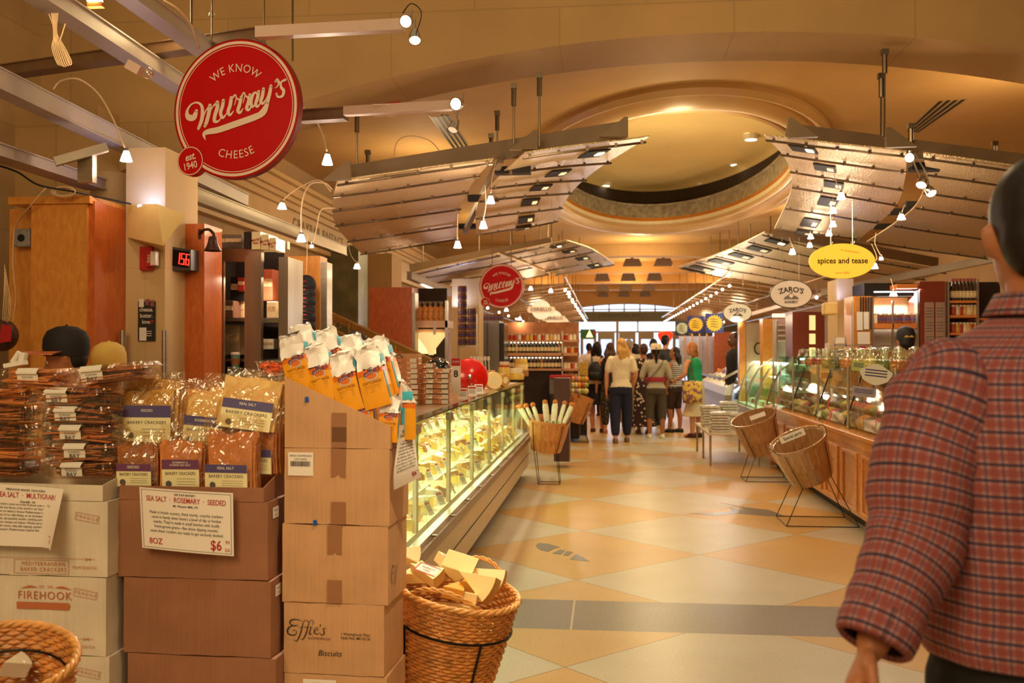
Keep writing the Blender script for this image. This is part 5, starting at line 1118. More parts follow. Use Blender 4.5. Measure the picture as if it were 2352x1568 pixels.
def bakery(lbl, px, py, Y, a, b, glow):
    c = W(px, py, Y=Y); t = thing('oval_sign', lbl, 'shop sign', c-Vector((0, 0, b)), group='white oval bakery signs'); M = frame(c, (1, .03, 0), (0, 0, 1))
    ellp(MB(), M, a, b, .04).build('rim', pl('sign_black', (40, 34, 30), .4), t, smooth=40)
    ms, nt, bs = _new('oval_face'); bs.inputs['Base Color'].default_value = lin((226, 214, 194)); bs.inputs['Emission Color'].default_value = lin((255, 226, 186)); bs.inputs['Emission Strength'].default_value = glow
    ellp(MB(), M @ Matrix.Translation((0, 0, .002)), a*.965, b*.95, .001).build('face', ms, t)
    f = M @ Matrix.Translation((0, 0, .006)); m = MB(); m.text("ZARO'S", f @ Matrix.Translation((0, b*.0, 0)), b*.52, bold=.022, arc=b*1.5 if False else a*1.6, fn=lambda p: Vector((p[0], p[1]-a*1.6+b*.30, 0))).text('BAKERY', f @ Matrix.Translation((0, -b*.58, 0)), b*.26, bold=.018); m.build('lettering', m_ink, t)
    m = MB(); m.prism([(-.36*a, -.38*b), (.36*a, -.38*b), (.30*a, -.22*b), (.12*a, -.08*b), (.06*a, .05*b), (0, .14*b), (-.06*a, .05*b), (-.14*a, -.08*b), (-.30*a, -.22*b)], f, .001); m.build('bread_emblem', pl('emblem_grey', (110, 100, 90), .5, var=.4, vs_=40), t)
    MB().disc((0, -.12*b), .1*a, f @ Matrix.Translation((0, 0, .002)), 16).build('emblem_centre', m_sw, t)
    for dx in (-.4, .4): MB().tube([M @ Vector((dx*a, b*.85, -.02)), M @ Vector((dx*a, b*.85+.5, -.02))], .003, 5).build('wire', m_chrome, t)
bakery("white oval sign reading ZARO'S BAKERY, the nearer of the two", 1817, 675, 11, .235, .158, .0)
bakery("smaller white oval sign reading ZARO'S, glowing at its lower part, farther away", 1694, 718, 16, .235, .158, .25)
light('SPOT', W(1694, 738, Y=15.85), 6, (1, .85, .6), .03, (PI/2, 0, 0), 70, .5, name='sign_light')
for i, (px, py, Y) in enumerate(((1243, 711, 17.5), (1272, 731, 20.5), (1291, 744, 23.5))):
    c = W(px, py, Y=Y); t = thing('globe_sign', 'round white glowing sign with a banner reading CERIELLO, %s of three' % ('nearest', 'middle', 'farthest')[i], 'shop sign', c-Vector((0, 0, .18)), group='round glowing signs of the left counters')
    M = frame(c, (1, 0, 0), (0, 0, 1)); gm = em('globe_glow', (255, 232, 200), .35)
    ellp(MB(), M, .175, .175, .05).build('disc', gm, t, smooth=40)
    f = M @ Matrix.Translation((0, 0, .01)); m = MB(); m.prism([(-.24, -.045), (-.22, -.055), (.22, -.055), (.24, -.045), (.26, 0), (.24, .045), (.22, .055), (-.22, .055), (-.24, .045), (-.26, 0)], f, .03); m.build('banner', em('banner_glow', (250, 226, 190), .1), t)
    m = MB(); m.text('CERIELLO', f @ Matrix.Translation((0, 0, .003)), .082, bold=.02, space=1.1); m.build('lettering', m_grink, t)
    MB().tube([c+Vector((0, 0, .17)), c+Vector((0, 0, .8))], .004, 5).build('wire', m_rib, t)
# square price boards hung over the fish counter
for i, (x0, y0, x1, y1, Y, lb, cc) in enumerate(((1551, 738, 1582, 770, 21, 'dark square board with a white burst', 'w'), (1579, 726, 1617, 764, 20, 'blue square board with a yellow burst, middle of three', 'y'), (1620, 720, 1662, 764, 19, 'blue square board with a yellow burst, nearest', 'y'))):
    a, b = W(x0, y1, Y=Y), W(x1, y0, Y=Y); c = (a+b)/2; w = b.x-a.x; h = b.z-a.z; t = thing('burst_board', lb, 'price board', a, group='square boards over the right counters'); M = frame(c, (1, 0, 0), (0, 0, 1))
    MB().prism([(-w/2, -h/2), (w/2, -h/2), (w/2, h/2), (-w/2, h/2)], M, .02).build('board', pl('board_blue', (26, 36, 120), .4) if cc == 'y' else pl('board_navy', (34, 26, 54), .4), t)
    rr = random.Random(i); MB().prism([((.47 if k % 2 else .38)*w*math.cos(2*PI*k/36), (.45 if k % 2 else .37)*h*math.sin(2*PI*k/36)) for k in range(36)], M @ Matrix.Translation((0, 0, .004)), .003).build('burst', pl('burst_yellow', (240, 196, 40), .5) if cc == 'y' else pl('burst_white', (190, 196, 160), .5, var=.3, vs_=30), t)
    m = MB(); [m.ribbon([(-.22*w, (.2-.13*q)*h), (-.05*w, (.23-.13*q)*h), (.08*w, (.18-.13*q)*h), (.2*w, (.21-.13*q)*h)], [.012, .02, .014, .01], M @ Matrix.Translation((0, 0, .008))) for q in range(4)]; m.build('lettering', pl('board_ink', (130, 100, 20), .5), t)
    for dx in (-.3, .3): MB().tube([M @ Vector((dx*w, h/2-.01, -.01)), M @ Vector((dx*w, h/2+.5, -.01))], .003, 5).build('wire', m_rib, t)
c = W(1528, 775, Y=22); t = thing('red_lantern', 'red heart-shaped lantern hanging behind the tall man', 'lantern', c-Vector((0, 0, .17)))
MB().lathe([(.01, -.19), (.08, -.12), (.15, -.02), (.175, .06), (.15, .12), (.08, .14), (.01, .13)], 20, c=c, sx=1).build('shade', em('lantern_red', (240, 60, 24), .55), t, smooth=True)
for k in range(6): a = PI*k/6; MB().tube([c+Vector((.178*f*math.cos(a), .178*f*math.sin(a), z)) for f, z in ((.1, -.19), (.5, -.12), (.88, -.02), (1.02, .06), (.88, .12), (.5, .14))], .004, 5).build('rib', pl('lantern_rib', (190, 90, 30), .5), t)
# ================================================================ LEFT: WALL, CUPBOARDS AND SHELVING BEHIND THE CHEESE COUNTER
m_or = wood('orange_plywood', (206, 132, 52), (224, 152, 66), (1, 1, 3), .35, .3); m_or2 = wood('red_orange_wood', (186, 88, 30), (204, 106, 40), (1, 1, 3), .35, .3); m_tan = m_stone('pillar_tan', (212, 178, 124), 3, .9, .9)
def pt(name, lbl, cat, mats, Y, parts, group=None):
    """thing made of boxes seen at pixels: parts = (part name, material, [(x0,y0,x1,y1,dY,depth)...])"""
    a = parts[0][2][0]; t = thing(name, lbl, cat, W((a[0]+a[2])/2, a[3], Y=Y), group=group)
    for nm, m, L in parts:
        for q in L:
            mb = MB(); pbx(mb, q[0], q[1], q[2], q[3], Y+q[4], q[5]); mb.build(nm, m, t, bevel=q[6] if len(q) > 6 else 0)
    return t
struct('wall_pillar_tan', pbx(MB(), 290, 340, 376, 1250, 6.0, .5), m_tan); struct('wall_pillar_rounded', MB().tube([W(252, 1250, Y=6.35), W(252, 400, Y=6.35)], .125, 24), m_tan, smooth=30)
t = pt('cupboard', 'tall orange plywood cupboard at the left edge behind the staff', 'cupboard', None, 5.6, [('carcass', m_or, [(72, 462, 196, 1200, 0, .5), (22, 480, 72, 1200, .25, .3)]), ('top_board', m_or, [(18, 452, 206, 466, -.02, .5)]), ('side', m_or2, [(197, 462, 214, 1200, .02, .45)])])
tag(pbx(MB(), 212, 478, 234, 1100, 5.75, .04).build('steel_strip', m_steel), 'tall steel corner strip between the orange cupboard and the tan pillar', 'metal strip')
c = W(48, 545, Y=5.82); t = thing('wall_speaker', 'small grey square speaker on the orange cupboard at the left edge', 'speaker', W(48, 567, Y=5.82))
pbx(MB(), 30, 525, 68, 566, 5.78, .06).build('box', pl('speaker_grey', (150, 146, 142), .4), t, bevel=.008); M = frame(W(48, 546, Y=5.775), (1, 0, 0), (0, 0, 1)); MB().disc((0, 0), .024, M, 20).build('cone', m_blk, t)
for dx in (-.04, .04):
    for dy in (-.045, .045): MB().disc((dx, dy), .005, M, 8).build('screw', m_chrome, t)
c = W(14, 760, Y=5.3); t = thing('net_bag', 'netted round produce bag with a red label at the left edge', 'net bag', W(5, 810, Y=5.3)); MB().ball(W(5, 770, Y=5.35), .095, 16, 10, (1, .8, 1)).build('bag', pl('net_dark', (70, 40, 26), .6, var=.6, vs_=60), t, smooth=True)
MB().prism([(-.02, -.05), (.05, -.04), (.055, .05), (-.01, .06)], frame(W(6, 768, Y=5.262), (1, 0, 0), (0, 0, 1)), .004).build('red_label', m_red, t)
for k in range(5): MB().tube(crom([W(5+k*3, 742, Y=5.33), W(8+k*4, 700, Y=5.33), W(10, 640-k*8, Y=5.4)], 5), .0025, 4).build('net_string', m_cord, t)
tag(MB().tube(crom([W(108, 428, Y=5.5), W(72, 470, Y=5.52), W(36, 520, Y=5.7), W(30, 600, Y=5.7), W(36, 680, Y=5.7), W(30, 740, Y=5.7)], 8), .005, 6).build('cream_wire', m_cord, smooth=True), 'cream wire running down the orange cupboard past the grey speaker', 'cable')
tag(MB().tube(crom([W(-10, 378, Y=5.2), W(40, 395, Y=5.3), W(90, 425, Y=5.4), W(170, 440, Y=5.5), W(240, 455, Y=5.7), W(300, 468, Y=5.9)], 8), .006, 6).build('black_cable', m_bcord, smooth=True), 'black cable sagging above the orange cupboard to the tan pillar', 'cable')
t = thing('cable_coil', 'coil of pale cable on top of the orange cupboard', 'cable', W(145, 455, Y=5.5))
for k in range(4): MB().tube([W(145+(28-3*k)*math.cos(2*PI*i/20), 440+(11-k)*math.sin(2*PI*i/20), Y=5.5+.01*k) for i in range(20)], .004, 5, closed=True).build('loop', m_cord, t)
t = thing('steel_bracket', 'perforated steel arm bracket over the orange cupboard', 'bracket', W(190, 352, Y=5.4)); MB().bar(W(126, 372, Y=5.35), W(246, 338, Y=5.5), .06, .05).build('arm', m_fr, t); pbx(MB(), 178, 350, 212, 418, 5.45, .05).build('plate', m_steel, t)
# wedge uplight on the pillar
t = thing('wedge_uplight', 'cream wedge-shaped uplight box on the tan pillar', 'wall light', W(340, 565, Y=5.9))
q = [W(293, 545, Y=5.98), W(375, 564, Y=5.70), W(427, 494, Y=5.74), W(360, 468, Y=5.72), W(293, 470, Y=5.98)]; back = [Vector((v.x, 6.0, v.z)) for v in q]; back = [Vector((min(v.x, W(376, 0, Y=6.0).x), 6.0, v.z)) for v in q]
MB().add(q+back, [(4, 3, 2, 1, 0), (5, 6, 7, 8, 9)]+[(i, (i+1) % 5, (i+1) % 5+5, i+5) for i in range(5) if i != 3]).build('housing', pl('uplight_cream', (226, 196, 128), .6, var=.03), t)
light('AREA', W(335, 476, Y=5.9), 1.2, (.25, .38, 1), .10, (PI, 0, 0), name='uplight_tube')
t = pt('fire_alarm', 'red fire alarm with a white strobe on the tan pillar', 'fire alarm', None, 5.96, [('base', pl('alarm_red', (176, 40, 30), .4), [(320, 566, 348, 620, 0, .04, .004), (334, 574, 350, 612, -.03, .03, .004)]), ('strobe', pl('alarm_white', (226, 214, 204), .2, coat=.5), [(345, 577, 357, 609, -.035, .05, .003)])])
MB().text('FIRE', frame(W(341, 594, Y=5.925), (0, 0, -1), (1, 0, 0)), .03).build('lettering', m_sw, t)
t = pt('poster', 'dark poster reading cheese. butter. love. on the tan pillar', 'poster', None, 5.985, [('sheet', pl('poster_black', (40, 36, 34), .5), [(317, 692, 356, 783, 0, .004)]), ('picture', m_lab, [(319, 686, 330, 705, -.003, .003), (320, 752, 336, 782, -.002, .002)]), ('picture_small', pl('photo_print', (140, 80, 80), .5, var=.5, vs_=60), [(334, 687, 343, 701, -.003, .003), (346, 689, 354, 704, -.003, .003)])])
m = MB()
for i, s in enumerate(('cheese.', 'butter.', 'love.')): m.text(s, frame(W(336, 711+i*14, Y=5.981), (1, 0, 0), (0, 0, 1)), .038, bold=.014, sx=.82, align='CENTER')
for i in range(3): pbx(m, 325, 760+i*5, 348, 761.5+i*5, 5.983, .001)
m.build('lettering', m_lab, t); M = frame(W(349, 738, Y=5.981), (1, 0, 0), (0, 0, 1)); MB().prism([(0, -.012), (.012, .002), (.009, .010), (0, .005), (-.009, .010), (-.012, .002)], M, .001).build('heart', m_red, t)
for x in (282, 378): tag(MB().tube([W(x, 1200, Y=5.9), W(x, 758, Y=5.9)], .018, 12).build('steel_post', m_steel), 'polished steel guard post %s the tan pillar' % ('left of' if x < 300 else 'right of'), 'post')
# orange column with clock, picture, poster and bell lamp
t = pt('orange_column', 'red-orange wood column right of the tan pillar', 'column', None, 6.3, [('recess_panel', m_or2, [(375, 520, 420, 1200, .25, .2)]), ('column', m_or2, [(418, 514, 467, 1200, 0, .3)])])
t = thing('digital_clock', 'black digital queue counter glowing red 156', 'counter display', W(408, 622, Y=6.1)); a = [W(375, 565, Y=6.35), W(392, 566, Y=6.1), W(438, 573, Y=6.2), W(438, 620, Y=6.2), W(392, 622, Y=6.1), W(375, 618, Y=6.35)]
MB().add(a+[v+Vector((.02, .15, 0)) for v in a], [(0, 5, 4, 1), (1, 4, 3, 2), (2, 3, 9, 8), (0, 1, 2, 8, 7, 6), (5, 11, 10, 9, 3, 4)]).build('case', pl('clock_grey', (70, 62, 60), .4), t)
M = frame(W(415, 594, Y=6.148), (a[2]-a[1]), (0, 0, 1)); MB().prism([(-.055, -.055), (.055, -.055), (.055, .055), (-.055, .055)], M, .001).build('screen', pl('screen_black', (16, 8, 8), .15), t)
m = MB(); seg = {'1': 'bc', '5': 'afgcd', '6': 'afgcde'}
def digit(m, ch, M, w, h, th=.006):
    P = {'a': (0, h, w, h), 'b': (w, h/2, w, h), 'c': (w, 0, w, h/2), 'd': (0, 0, w, 0), 'e': (0, 0, 0, h/2), 'f': (0, h/2, 0, h), 'g': (0, h/2, w, h/2)}
    for s in seg[ch]: x0, y0, x1, y1 = P[s]; m.prism([(min(x0, x1)-th/2, min(y0, y1)-th/2), (max(x0, x1)+th/2, min(y0, y1)-th/2), (max(x0, x1)+th/2, max(y0, y1)+th/2), (min(x0, x1)-th/2, max(y0, y1)+th/2)], M, .001)
for i, ch in enumerate('156'): digit(m, ch, M @ Matrix.Translation((-.030+i*.033, -.035, .003)) @ Matrix.Shear('XY', 4, (.0, 0)), .020, .07)
m.build('digits', em('led_red', (255, 30, 20), 6), t)
pt('small_frame', 'small white-edged picture on the red-orange wood below the digital counter', 'picture', None, 6.5, [('frame', m_lab, [(384, 638, 400, 673, 0, .01)]), ('picture', m_blk, [(387, 642, 398, 669, -.003, .004)])])
t = pt('red_poster', 'red and cream poster partly hidden behind the tan pillar', 'poster', None, 6.52, [('sheet', m_lab, [(370, 714, 403, 811, 0, .003)]), ('print', pl('poster_red', (166, 40, 52), .5), [(371, 716, 402, 732, -.002, .002), (371, 797, 402, 809, -.002, .002), (390, 732, 402, 797, -.002, .002)]), ('drawing', pl('poster_fig', (208, 150, 120), .5, var=.4, vs_=14), [(372, 734, 390, 795, -.002, .002)])])
MB().text("Red's", frame(W(385, 724, Y=6.516), (1, 0, 0), (0, 0, 1)), .04, shear=.3, sx=.8).build('lettering', m_sw, t)
m_bz = pl('dark_bronze', (70, 44, 34), .4, m=.6); t = thing('bell_lamp', 'dark bronze bell lamp on a gooseneck on the red-orange column', 'wall lamp', W(486, 578, Y=6.2))
MB().tube(crom([W(458, 540, Y=6.3), W(464, 530, Y=6.28), W(480, 527, Y=6.24), W(491, 538, Y=6.2), W(491, 546, Y=6.2)], 6), .010, 8).build('gooseneck', m_bz, t, smooth=True); pbx(MB(), 455, 526, 460, 548, 6.29, .02).build('wall_plate', m_bz, t)
c = W(489, 545, Y=6.2); MB().lathe([(.012, .01), (.028, 0), (.032, -.03), (.042, -.06), (.058, -.088), (.060, -.092), (.052, -.086), (.02, -.02)], 20, c=c).build('bell_shade', m_bz, t, smooth=True)
# steel shelving with its stored things
m_stl = pl('stainless', (150, 138, 124), .28, m=.9, var=.1, vs_=2, stretch=(6, 6, .5)); m_drk = pl('shelf_dark', (48, 34, 28), .7)
t = pt('steel_cabinet', 'tall open stainless steel cabinet behind the counter', 'cabinet', None, 6.9, [('post', m_stl, [(468, 520, 484, 1200, 0, .05), (562, 588, 598, 1200, -.12, .05), (640, 590, 660, 1200, 0, .35)]),
   ('header', m_stl, [(484, 572, 600, 600, -.02, .06), (484, 556, 660, 572, .3, .06)]), ('back_panel', m_drk, [(470, 560, 650, 1200, .62, .02)]), ('shelf', m_stl, [(484, 730, 640, 737, .05, .5), (484, 824, 640, 830, .05, .5), (600, 734, 640, 741, -.01, .2)]), ('side', m_stl, [(468, 560, 474, 1200, .05, .55)])])
pt('freezer_door', 'narrow steel door standing ajar at the left of the steel cabinet', 'door', None, 6.75, [('panel', m_stl, [(484, 600, 512, 1200, 0, .03)]), ('hinge_rail', m_chrome, [(470, 530, 474, 1200, 0, .03)])])
items = [('archive_box', 'grey box lid on top of the steel cabinet', 'box', 508, 538, 556, 570, .1, (110, 92, 78)), ('black_bin', 'black bin on the middle shelf of the steel cabinet', 'bin', 528, 635, 562, 690, .2, (30, 22, 24)), ('red_box', 'red box behind the black bin in the steel cabinet', 'box', 545, 637, 562, 668, .12, (170, 40, 26)),
  ('cream_carton', 'cream carton low on the middle shelf of the steel cabinet', 'box', 538, 685, 562, 730, .25, (190, 150, 110)), ('dark_carton', 'dark brown carton at the left of the middle shelf', 'box', 516, 690, 536, 730, .1, (96, 60, 44)), ('bagged_goods', 'wrapped pale package under the middle shelf', 'package', 516, 745, 550, 815, .2, (176, 150, 116)),
  ('gift_box', 'white printed box in the lit part of the steel cabinet', 'box', 612, 692, 634, 732, .1, (236, 210, 170)), ('framed_card', 'tall red framed card in the lit part of the steel cabinet', 'card', 600, 618, 626, 690, .35, (180, 90, 60)), ('white_machine', 'white till machine low in the lit part of the cabinet', 'machine', 598, 778, 628, 802, .05, (240, 226, 210))]
for nm, lb, ct, a, b, c_, d, dy, col in items:
    t = thing(nm, lb, ct, W((a+c_)/2, d, Y=6.9+dy)); pbx(MB(), a, b, c_, d, 6.9+dy, .16).build('body', pl(nm+'_m', col, .5, var=.15, vs_=20), t, bevel=.006)
    h = d-b; pbx(MB(), a+2, b+h*.3, c_-2, b+h*.55, 6.9+dy-.004, .003).build('label', pl('goods_label', (206, 170, 130), .5, var=.4, vs_=50), t)
light('AREA', W(618, 640, Y=7.05), 5, (1, .85, .6), .15, (0, 0, 0), name='cabinet_light')
for i, (x0, y0, x1, y1) in enumerate(((578, 532, 598, 572), (600, 538, 617, 572), (619, 546, 634, 574), (560, 532, 575, 570))):
    t = thing('cream_gift_carton', 'cream carton with red script on the steel cabinet, %s' % ('leftmost', 'middle one', 'rightmost')[i] if i < 3 else 'dark-edged cream carton beside the red-script cartons', 'box', W(x0, y1, Y=6.85), group='cartons on top of the steel cabinet')
    pbx(MB(), x0, y0, x1, y1, 6.85, .2).build('carton', m_cream if i < 3 else m_drk, t); 
    if i < 3: MB().text("Murray's", frame(W((x0+x1)/2, (y0+y1)/2-2, Y=6.845), (1, 0, -.0), (0, 0, 1)) @ Matrix.Rotation(.25, 4, 'Z'), .03, shear=.3, bold=.01, sx=.8).build('lettering', m_red, t); pbx(MB(), x0+3, (y0+y1)/2+5, x1-5, (y0+y1)/2+7, 6.845, .002).build('underline', m_red, t)
c = W(541, 832, Y=6.9); t = thing('paper_cup', 'paper coffee cup with a brown sleeve in the steel cabinet', 'cup', W(541, 848, Y=6.9)); MB().lathe([(.026, 0), (.034, .11)], 16, c=W(541, 848, Y=6.9), cap0=True).build('cup', pl('cup_teal', (120, 160, 150), .5), t); MB().lathe([(.030, .035), (.034, .08)], 16, c=W(541, 848, Y=6.9)).build('sleeve', m_chb, t); MB().lathe([(.036, .108), (.036, .118), (.03, .128), (.001, .128)], 16, c=W(541, 848, Y=6.9)).build('lid', m_sw, t)
# orange panel with the black caps
t = pt('wood_partition', 'orange wood end panel with a string of black caps hanging before it', 'panel', None, 7.6, [('panel', m_or, [(660, 588, 734, 1100, 0, .2)]), ('steel_edge', m_steel, [(734, 602, 750, 1100, .02, .15)])])
m_cap = pl('cap_black', (26, 20, 24), .7, bump=.2, bs=200); m_brim = pl('cap_brim', (170, 84, 60), .6, var=.1)
c0 = W(704, 640, Y=7.45)
for i in range(6):
    c = W(704+(i % 2)*-1, 640+i*19, Y=7.45-.012*i); t = thing('cap', 'black cap with a dark red brim on the string of caps, %s' % ('top one', 'second from top', 'third from top', 'third from bottom', 'second from bottom', 'bottom one')[i], 'cap', c-Vector((0, 0, .09)), group='string of black caps')
    MB().ball(c-Vector((0, 0, .05)), .078, 16, 10, (1, .8, 1.05 if i == 0 else .85)).build('crown', m_cap, t, smooth=True); b = MB(); b.add([c+Vector((math.cos(a)*r*.085, -.065-.02*math.sin(a)*r, -.062+.012*math.cos(a)*-1+(1-r)*.01)) for r in (.55, 1.05) for a in [PI*k/10 for k in range(11)]], [(k, k+1, k+12, k+11) for k in range(10)]); b.build('brim', m_brim, t)
    b = MB(); b.prism([(-.02, 0), (.02, .006), (.014, .016), (-.014, .012)], frame(c+Vector((.0, -.067, -.035)), (1, 0, 0), (0, 0, 1)), .003); b.build('emblem', m_red, t)
tag(MB().tube([W(706, 540, Y=7.46), W(704, 640, Y=7.46)], .003, 5).build('string', m_cord), 'thin string holding the row of black caps', 'string')
# brass handrails of the passage stairs
m_brass = pl('aged_brass', (200, 156, 84), .25, m=.8, var=.15)
t = thing('stair_railing', 'brass handrails with ring ornaments descending beside the stairs', 'railing', W(910, 860, Y=9.4))
for a, b in (((752, 720), (1066, 866)), ((752, 756), (1010, 880)), ((752, 790), (925, 880))): MB().bar(W(*a, Y=9.6), W(*b, Y=9.0), .07, .06).build('rail', m_brass, t)
for k in range(7):
    c = W(775+k*36, 747+k*17.5, Y=9.5-.07*k); MB().tube([c+Vector((.035*math.cos(a), 0, .035*math.sin(a))) for a in [2*PI*i/16 for i in range(16)]], .006, 5, closed=True).build('ring', m_brass, t); MB().tube([W(765+k*36, 726+k*17, Y=9.5-.07*k), W(765+k*36, 900, Y=9.5-.07*k)], .008, 6).build('baluster', m_brass, t)
# orange partition and the shelving beyond the stairs
t = pt('orange_partition', 'broad orange wood partition beyond the stair railing', 'partition', None, 11, [('panel', m_or2, [(848, 660, 946, 1000, 0, .3)]), ('steel_edge', m_steel, [(946, 672, 953, 1000, 0, .2)])])
bar_thing('white beam over the shelves right of the orange partition', W(940, 632, Z=2.42), W(1032, 672, Z=2.3), .06, .08, m_fr)
t = pt('glass_shelf_unit', 'lit shelf unit with a funnel given a glow, right of the orange partition', 'shelf unit', None, 11.5, [('post', m_steel, [(953, 662, 959, 960, 0, .05), (1022, 690, 1028, 960, 0, .05)]), ('back_panel', m_drk, [(956, 662, 1026, 950, .5, .02)]), ('shelf', pl('shelf_pink', (214, 180, 160), .4), [(956, 736, 1028, 752, 0, .45), (956, 756, 1020, 762, 0, .4), (956, 850, 1028, 856, 0, .45)])])
c = W(990, 815, Y=11.6); MB().lathe([(.03, 0), (.06, .08), (.20, .26), (.20, .27)], 20, c=c).build('funnel', em('funnel_painted_light', (255, 226, 150), .55), t, smooth=True)  # emission stands in for the case light falling on the funnel
MB().bb(W(958, 0, Y=11.7).x, W(1000, 0, Y=11.7).x, 11.75, 11.76, W(0, 812, Y=11.7).z, W(0, 766, Y=11.7).z).build('lit_panel', em('panel_glow', (255, 230, 160), 1.0), t)
tag(pbx(MB(), 995, 738, 1001, 768, 11.4, .01).build('hanging_tag', m_lab), 'narrow white tag hanging from the lit shelf unit', 'tag')
m_pas = pl('pasta_bag', (206, 140, 70), .4, var=.4, vs_=40)
proto_b = None
def clone(make, c, lbl, group, store={}, key=None, **k):
    key = key or make.__name__
    if key not in store: store[key] = make(Vector((0, 0, 0))); o = store[key]; o.location = c; o['label'] = lbl; o['group'] = group
    else: o = dup(store[key], c, label=lbl, group=group)
    return o
def mk_bag(c):
    t = thing('pasta_bag', '', 'bag', c); m = MB(); m.lathe([(.04, 0), (.05, .02), (.052, .12), (.03, .17), (.012, .19)], 10, cap0=True, sy=.6).build('bag', m_pas, t, world=False, smooth=True); MB().lathe([(.012, .19), (.032, .24)], 8, sy=.4).build('gathered_top', m_bag, t, world=False); return t
for i in range(5): clone(mk_bag, W(963+i*12.5, 737, Y=11.55), 'small bag of pasta in a row on the lit shelf unit', 'pasta bags on the lit shelf unit')
pt('orange_post', 'narrow orange wood post behind the lit shelf unit', 'post', None, 12.2, [('post', m_or2, [(1000, 684, 1021, 736, 0, .2)])]); struct('wall_pillar_rear', pbx(MB(), 1038, 640, 1100, 1000, 13.5, .5), m_tan)
light('AREA', W(1050, 706, Y=13.35), 2.5, (.45, .55, 1), .15, (PI, 0, 0), name='uplight_tube')
t = pt('wire_rack', 'rack of stacked dark tins in front of the rear pillar', 'rack', None, 12.6, [('frame', m_steel, [(1052, 793, 1096, 796, 0, .3), (1052, 870, 1096, 873, 0, .3), (1052, 793, 1054, 960, 0, .02), (1094, 720, 1096, 960, 0, .02)])])
def mk_tin(c):
    t = thing('tin', '', 'tin', c); MB().lathe([(.06, .001), (.062, .02), (.062, .085), (.06, .095)], 14, cap0=True, cap1=True).build('can', pl('tin_dark', (110, 66, 44), .4, var=.3, vs_=30), t, world=False); MB().lathe([(.0635, .03), (.0635, .055)], 14).build('band', m_vio, t, world=False); return t
for j in range(2):
    for i in range(8 if j == 0 else 5): clone(mk_tin, W(1062+j*22, 793, Y=12.7)+Vector((0, 0, .1*i)), 'dark tin in the %s column of tins on the rack' % ('left', 'right')[j], 'stacked dark tins on the rack')
t = pt('grey_fridge', 'tall grey refrigerator among the left shelves', 'refrigerator', None, 14.5, [('body', pl('fridge_grey', (122, 120, 116), .45, m=.3), [(1104, 736, 1146, 1000, 0, .7)]), ('side_door', pl('fridge_glass', (60, 50, 46), .2), [(1147, 742, 1158, 1000, .05, .6)]), ('door_split', m_blk, [(1119, 740, 1120, 1000, -.005, .006)])])
for i in range(6): clone(mk_tin, W(1108+i*8, 736, Y=14.6), 'dark tin standing on top of the grey refrigerator', 'tins on top of the refrigerator')
pt('orange_pillar', 'orange wood pillar between the rack of tins and the grey refrigerator', 'pillar', None, 14, [('panel', m_or, [(1097, 722, 1104, 1000, 0, .3)])]); pt('white_banner', 'white crumpled paper banner above the rack of tins', 'banner', None, 13, [('sheet', m_lab, [(1060, 706, 1087, 744, 0, .01)])])
# bottle shelves
t = pt('bottle_shelves', 'long open shelves of bottles and jars before the street doors', 'shelf unit', None, 16.5, [('back_panel', pl('back_orange', (150, 96, 54), .6, var=.3, vs_=6), [(1160, 740, 1330, 960, .6, .03)]), ('shelf', pl('shelf_wood', (200, 150, 110), .4), [(1160, 781, 1330, 785, 0, .5), (1160, 810, 1330, 817, 0, .5), (1160, 846, 1330, 851, 0, .5), (1290, 873, 1330, 877, 0, .5)]), ('post', m_steel, [(1290, 760, 1293, 960, 0, .03), (1328, 758, 1331, 960, 0, .03)]), ('plinth', m_drk, [(1160, 851, 1290, 960, .05, .4)])])
for k, y in enumerate((787, 820)): MB().bb(W(1170, 0, Y=16.7).x, W(1290, 0, Y=16.7).x, 16.75, 16.78, W(0, y+1.5, Y=16.7).z, W(0, y, Y=16.7).z).build('shelf_light', em('shelf_glow', (255, 236, 200), 3), t)
def mk_bottle(col, cap, key):
    def f(c):
        t = thing('bottle', '', 'bottle', c); MB().lathe([(.034, 0), (.036, .01), (.036, .13), (.014, .18), (.013, .215)], 10, cap0=True).build('glass', pl('bottle_'+key, col, .12, coat=.6), t, world=False, smooth=40); MB().lathe([(.0145, .205), (.0145, .235), (.001, .236)], 8).build('cap', pl('cap_'+key, cap, .4), t, world=False); MB().lathe([(.0368, .03), (.0368, .10)], 10).build('label', pl('blabel_'+key, (220, 200, 150), .5, var=.3, vs_=30), t, world=False); return t
    f.__name__ = 'b_'+key; return f
bks = [mk_bottle((36, 50, 30), (20, 20, 20), 'green'), mk_bottle((60, 34, 20), (150, 30, 20), 'brown'), mk_bottle((150, 100, 30), (190, 160, 60), 'gold'), mk_bottle((30, 24, 24), (30, 24, 22), 'black')]
cn = ['dark green', 'brown', 'golden', 'black']
for i in range(15): k = R_.choice([0, 0, 1, 2, 3]); clone(bks[k], W(1170+i*8.2, 810, Y=16.55), '%s bottle in the upper row of the bottle shelves' % cn[k], 'bottles on the upper shelf')
for i in range(15): k = R_.choice([1, 2, 2, 3, 1]); clone(bks[k], W(1170+i*8.2, 846, Y=16.55), '%s bottle in the lower row of the bottle shelves' % cn[k], 'bottles on the lower shelf')
def mk_jar(col, key):
    def f(c):
        t = thing('jar', '', 'jar', c); MB().lathe([(.036, 0), (.04, .01), (.04, .08), (.034, .09)], 12, cap0=True).build('contents', pl('jar_'+key, col, .2, coat=.5, var=.3, vs_=40), t, world=False); MB().lathe([(.037, .09), (.037, .11), (.001, .111)], 12).build('lid', pl('jlid_'+key, (200, 180, 150), .4, m=.5), t, world=False); return t
    f.__name__ = 'j_'+key; return f
jks = [mk_jar((180, 60, 30), 'red'), mk_jar((220, 170, 70), 'amber'), mk_jar((230, 214, 180), 'white')]; jn = ['red', 'amber', 'white']
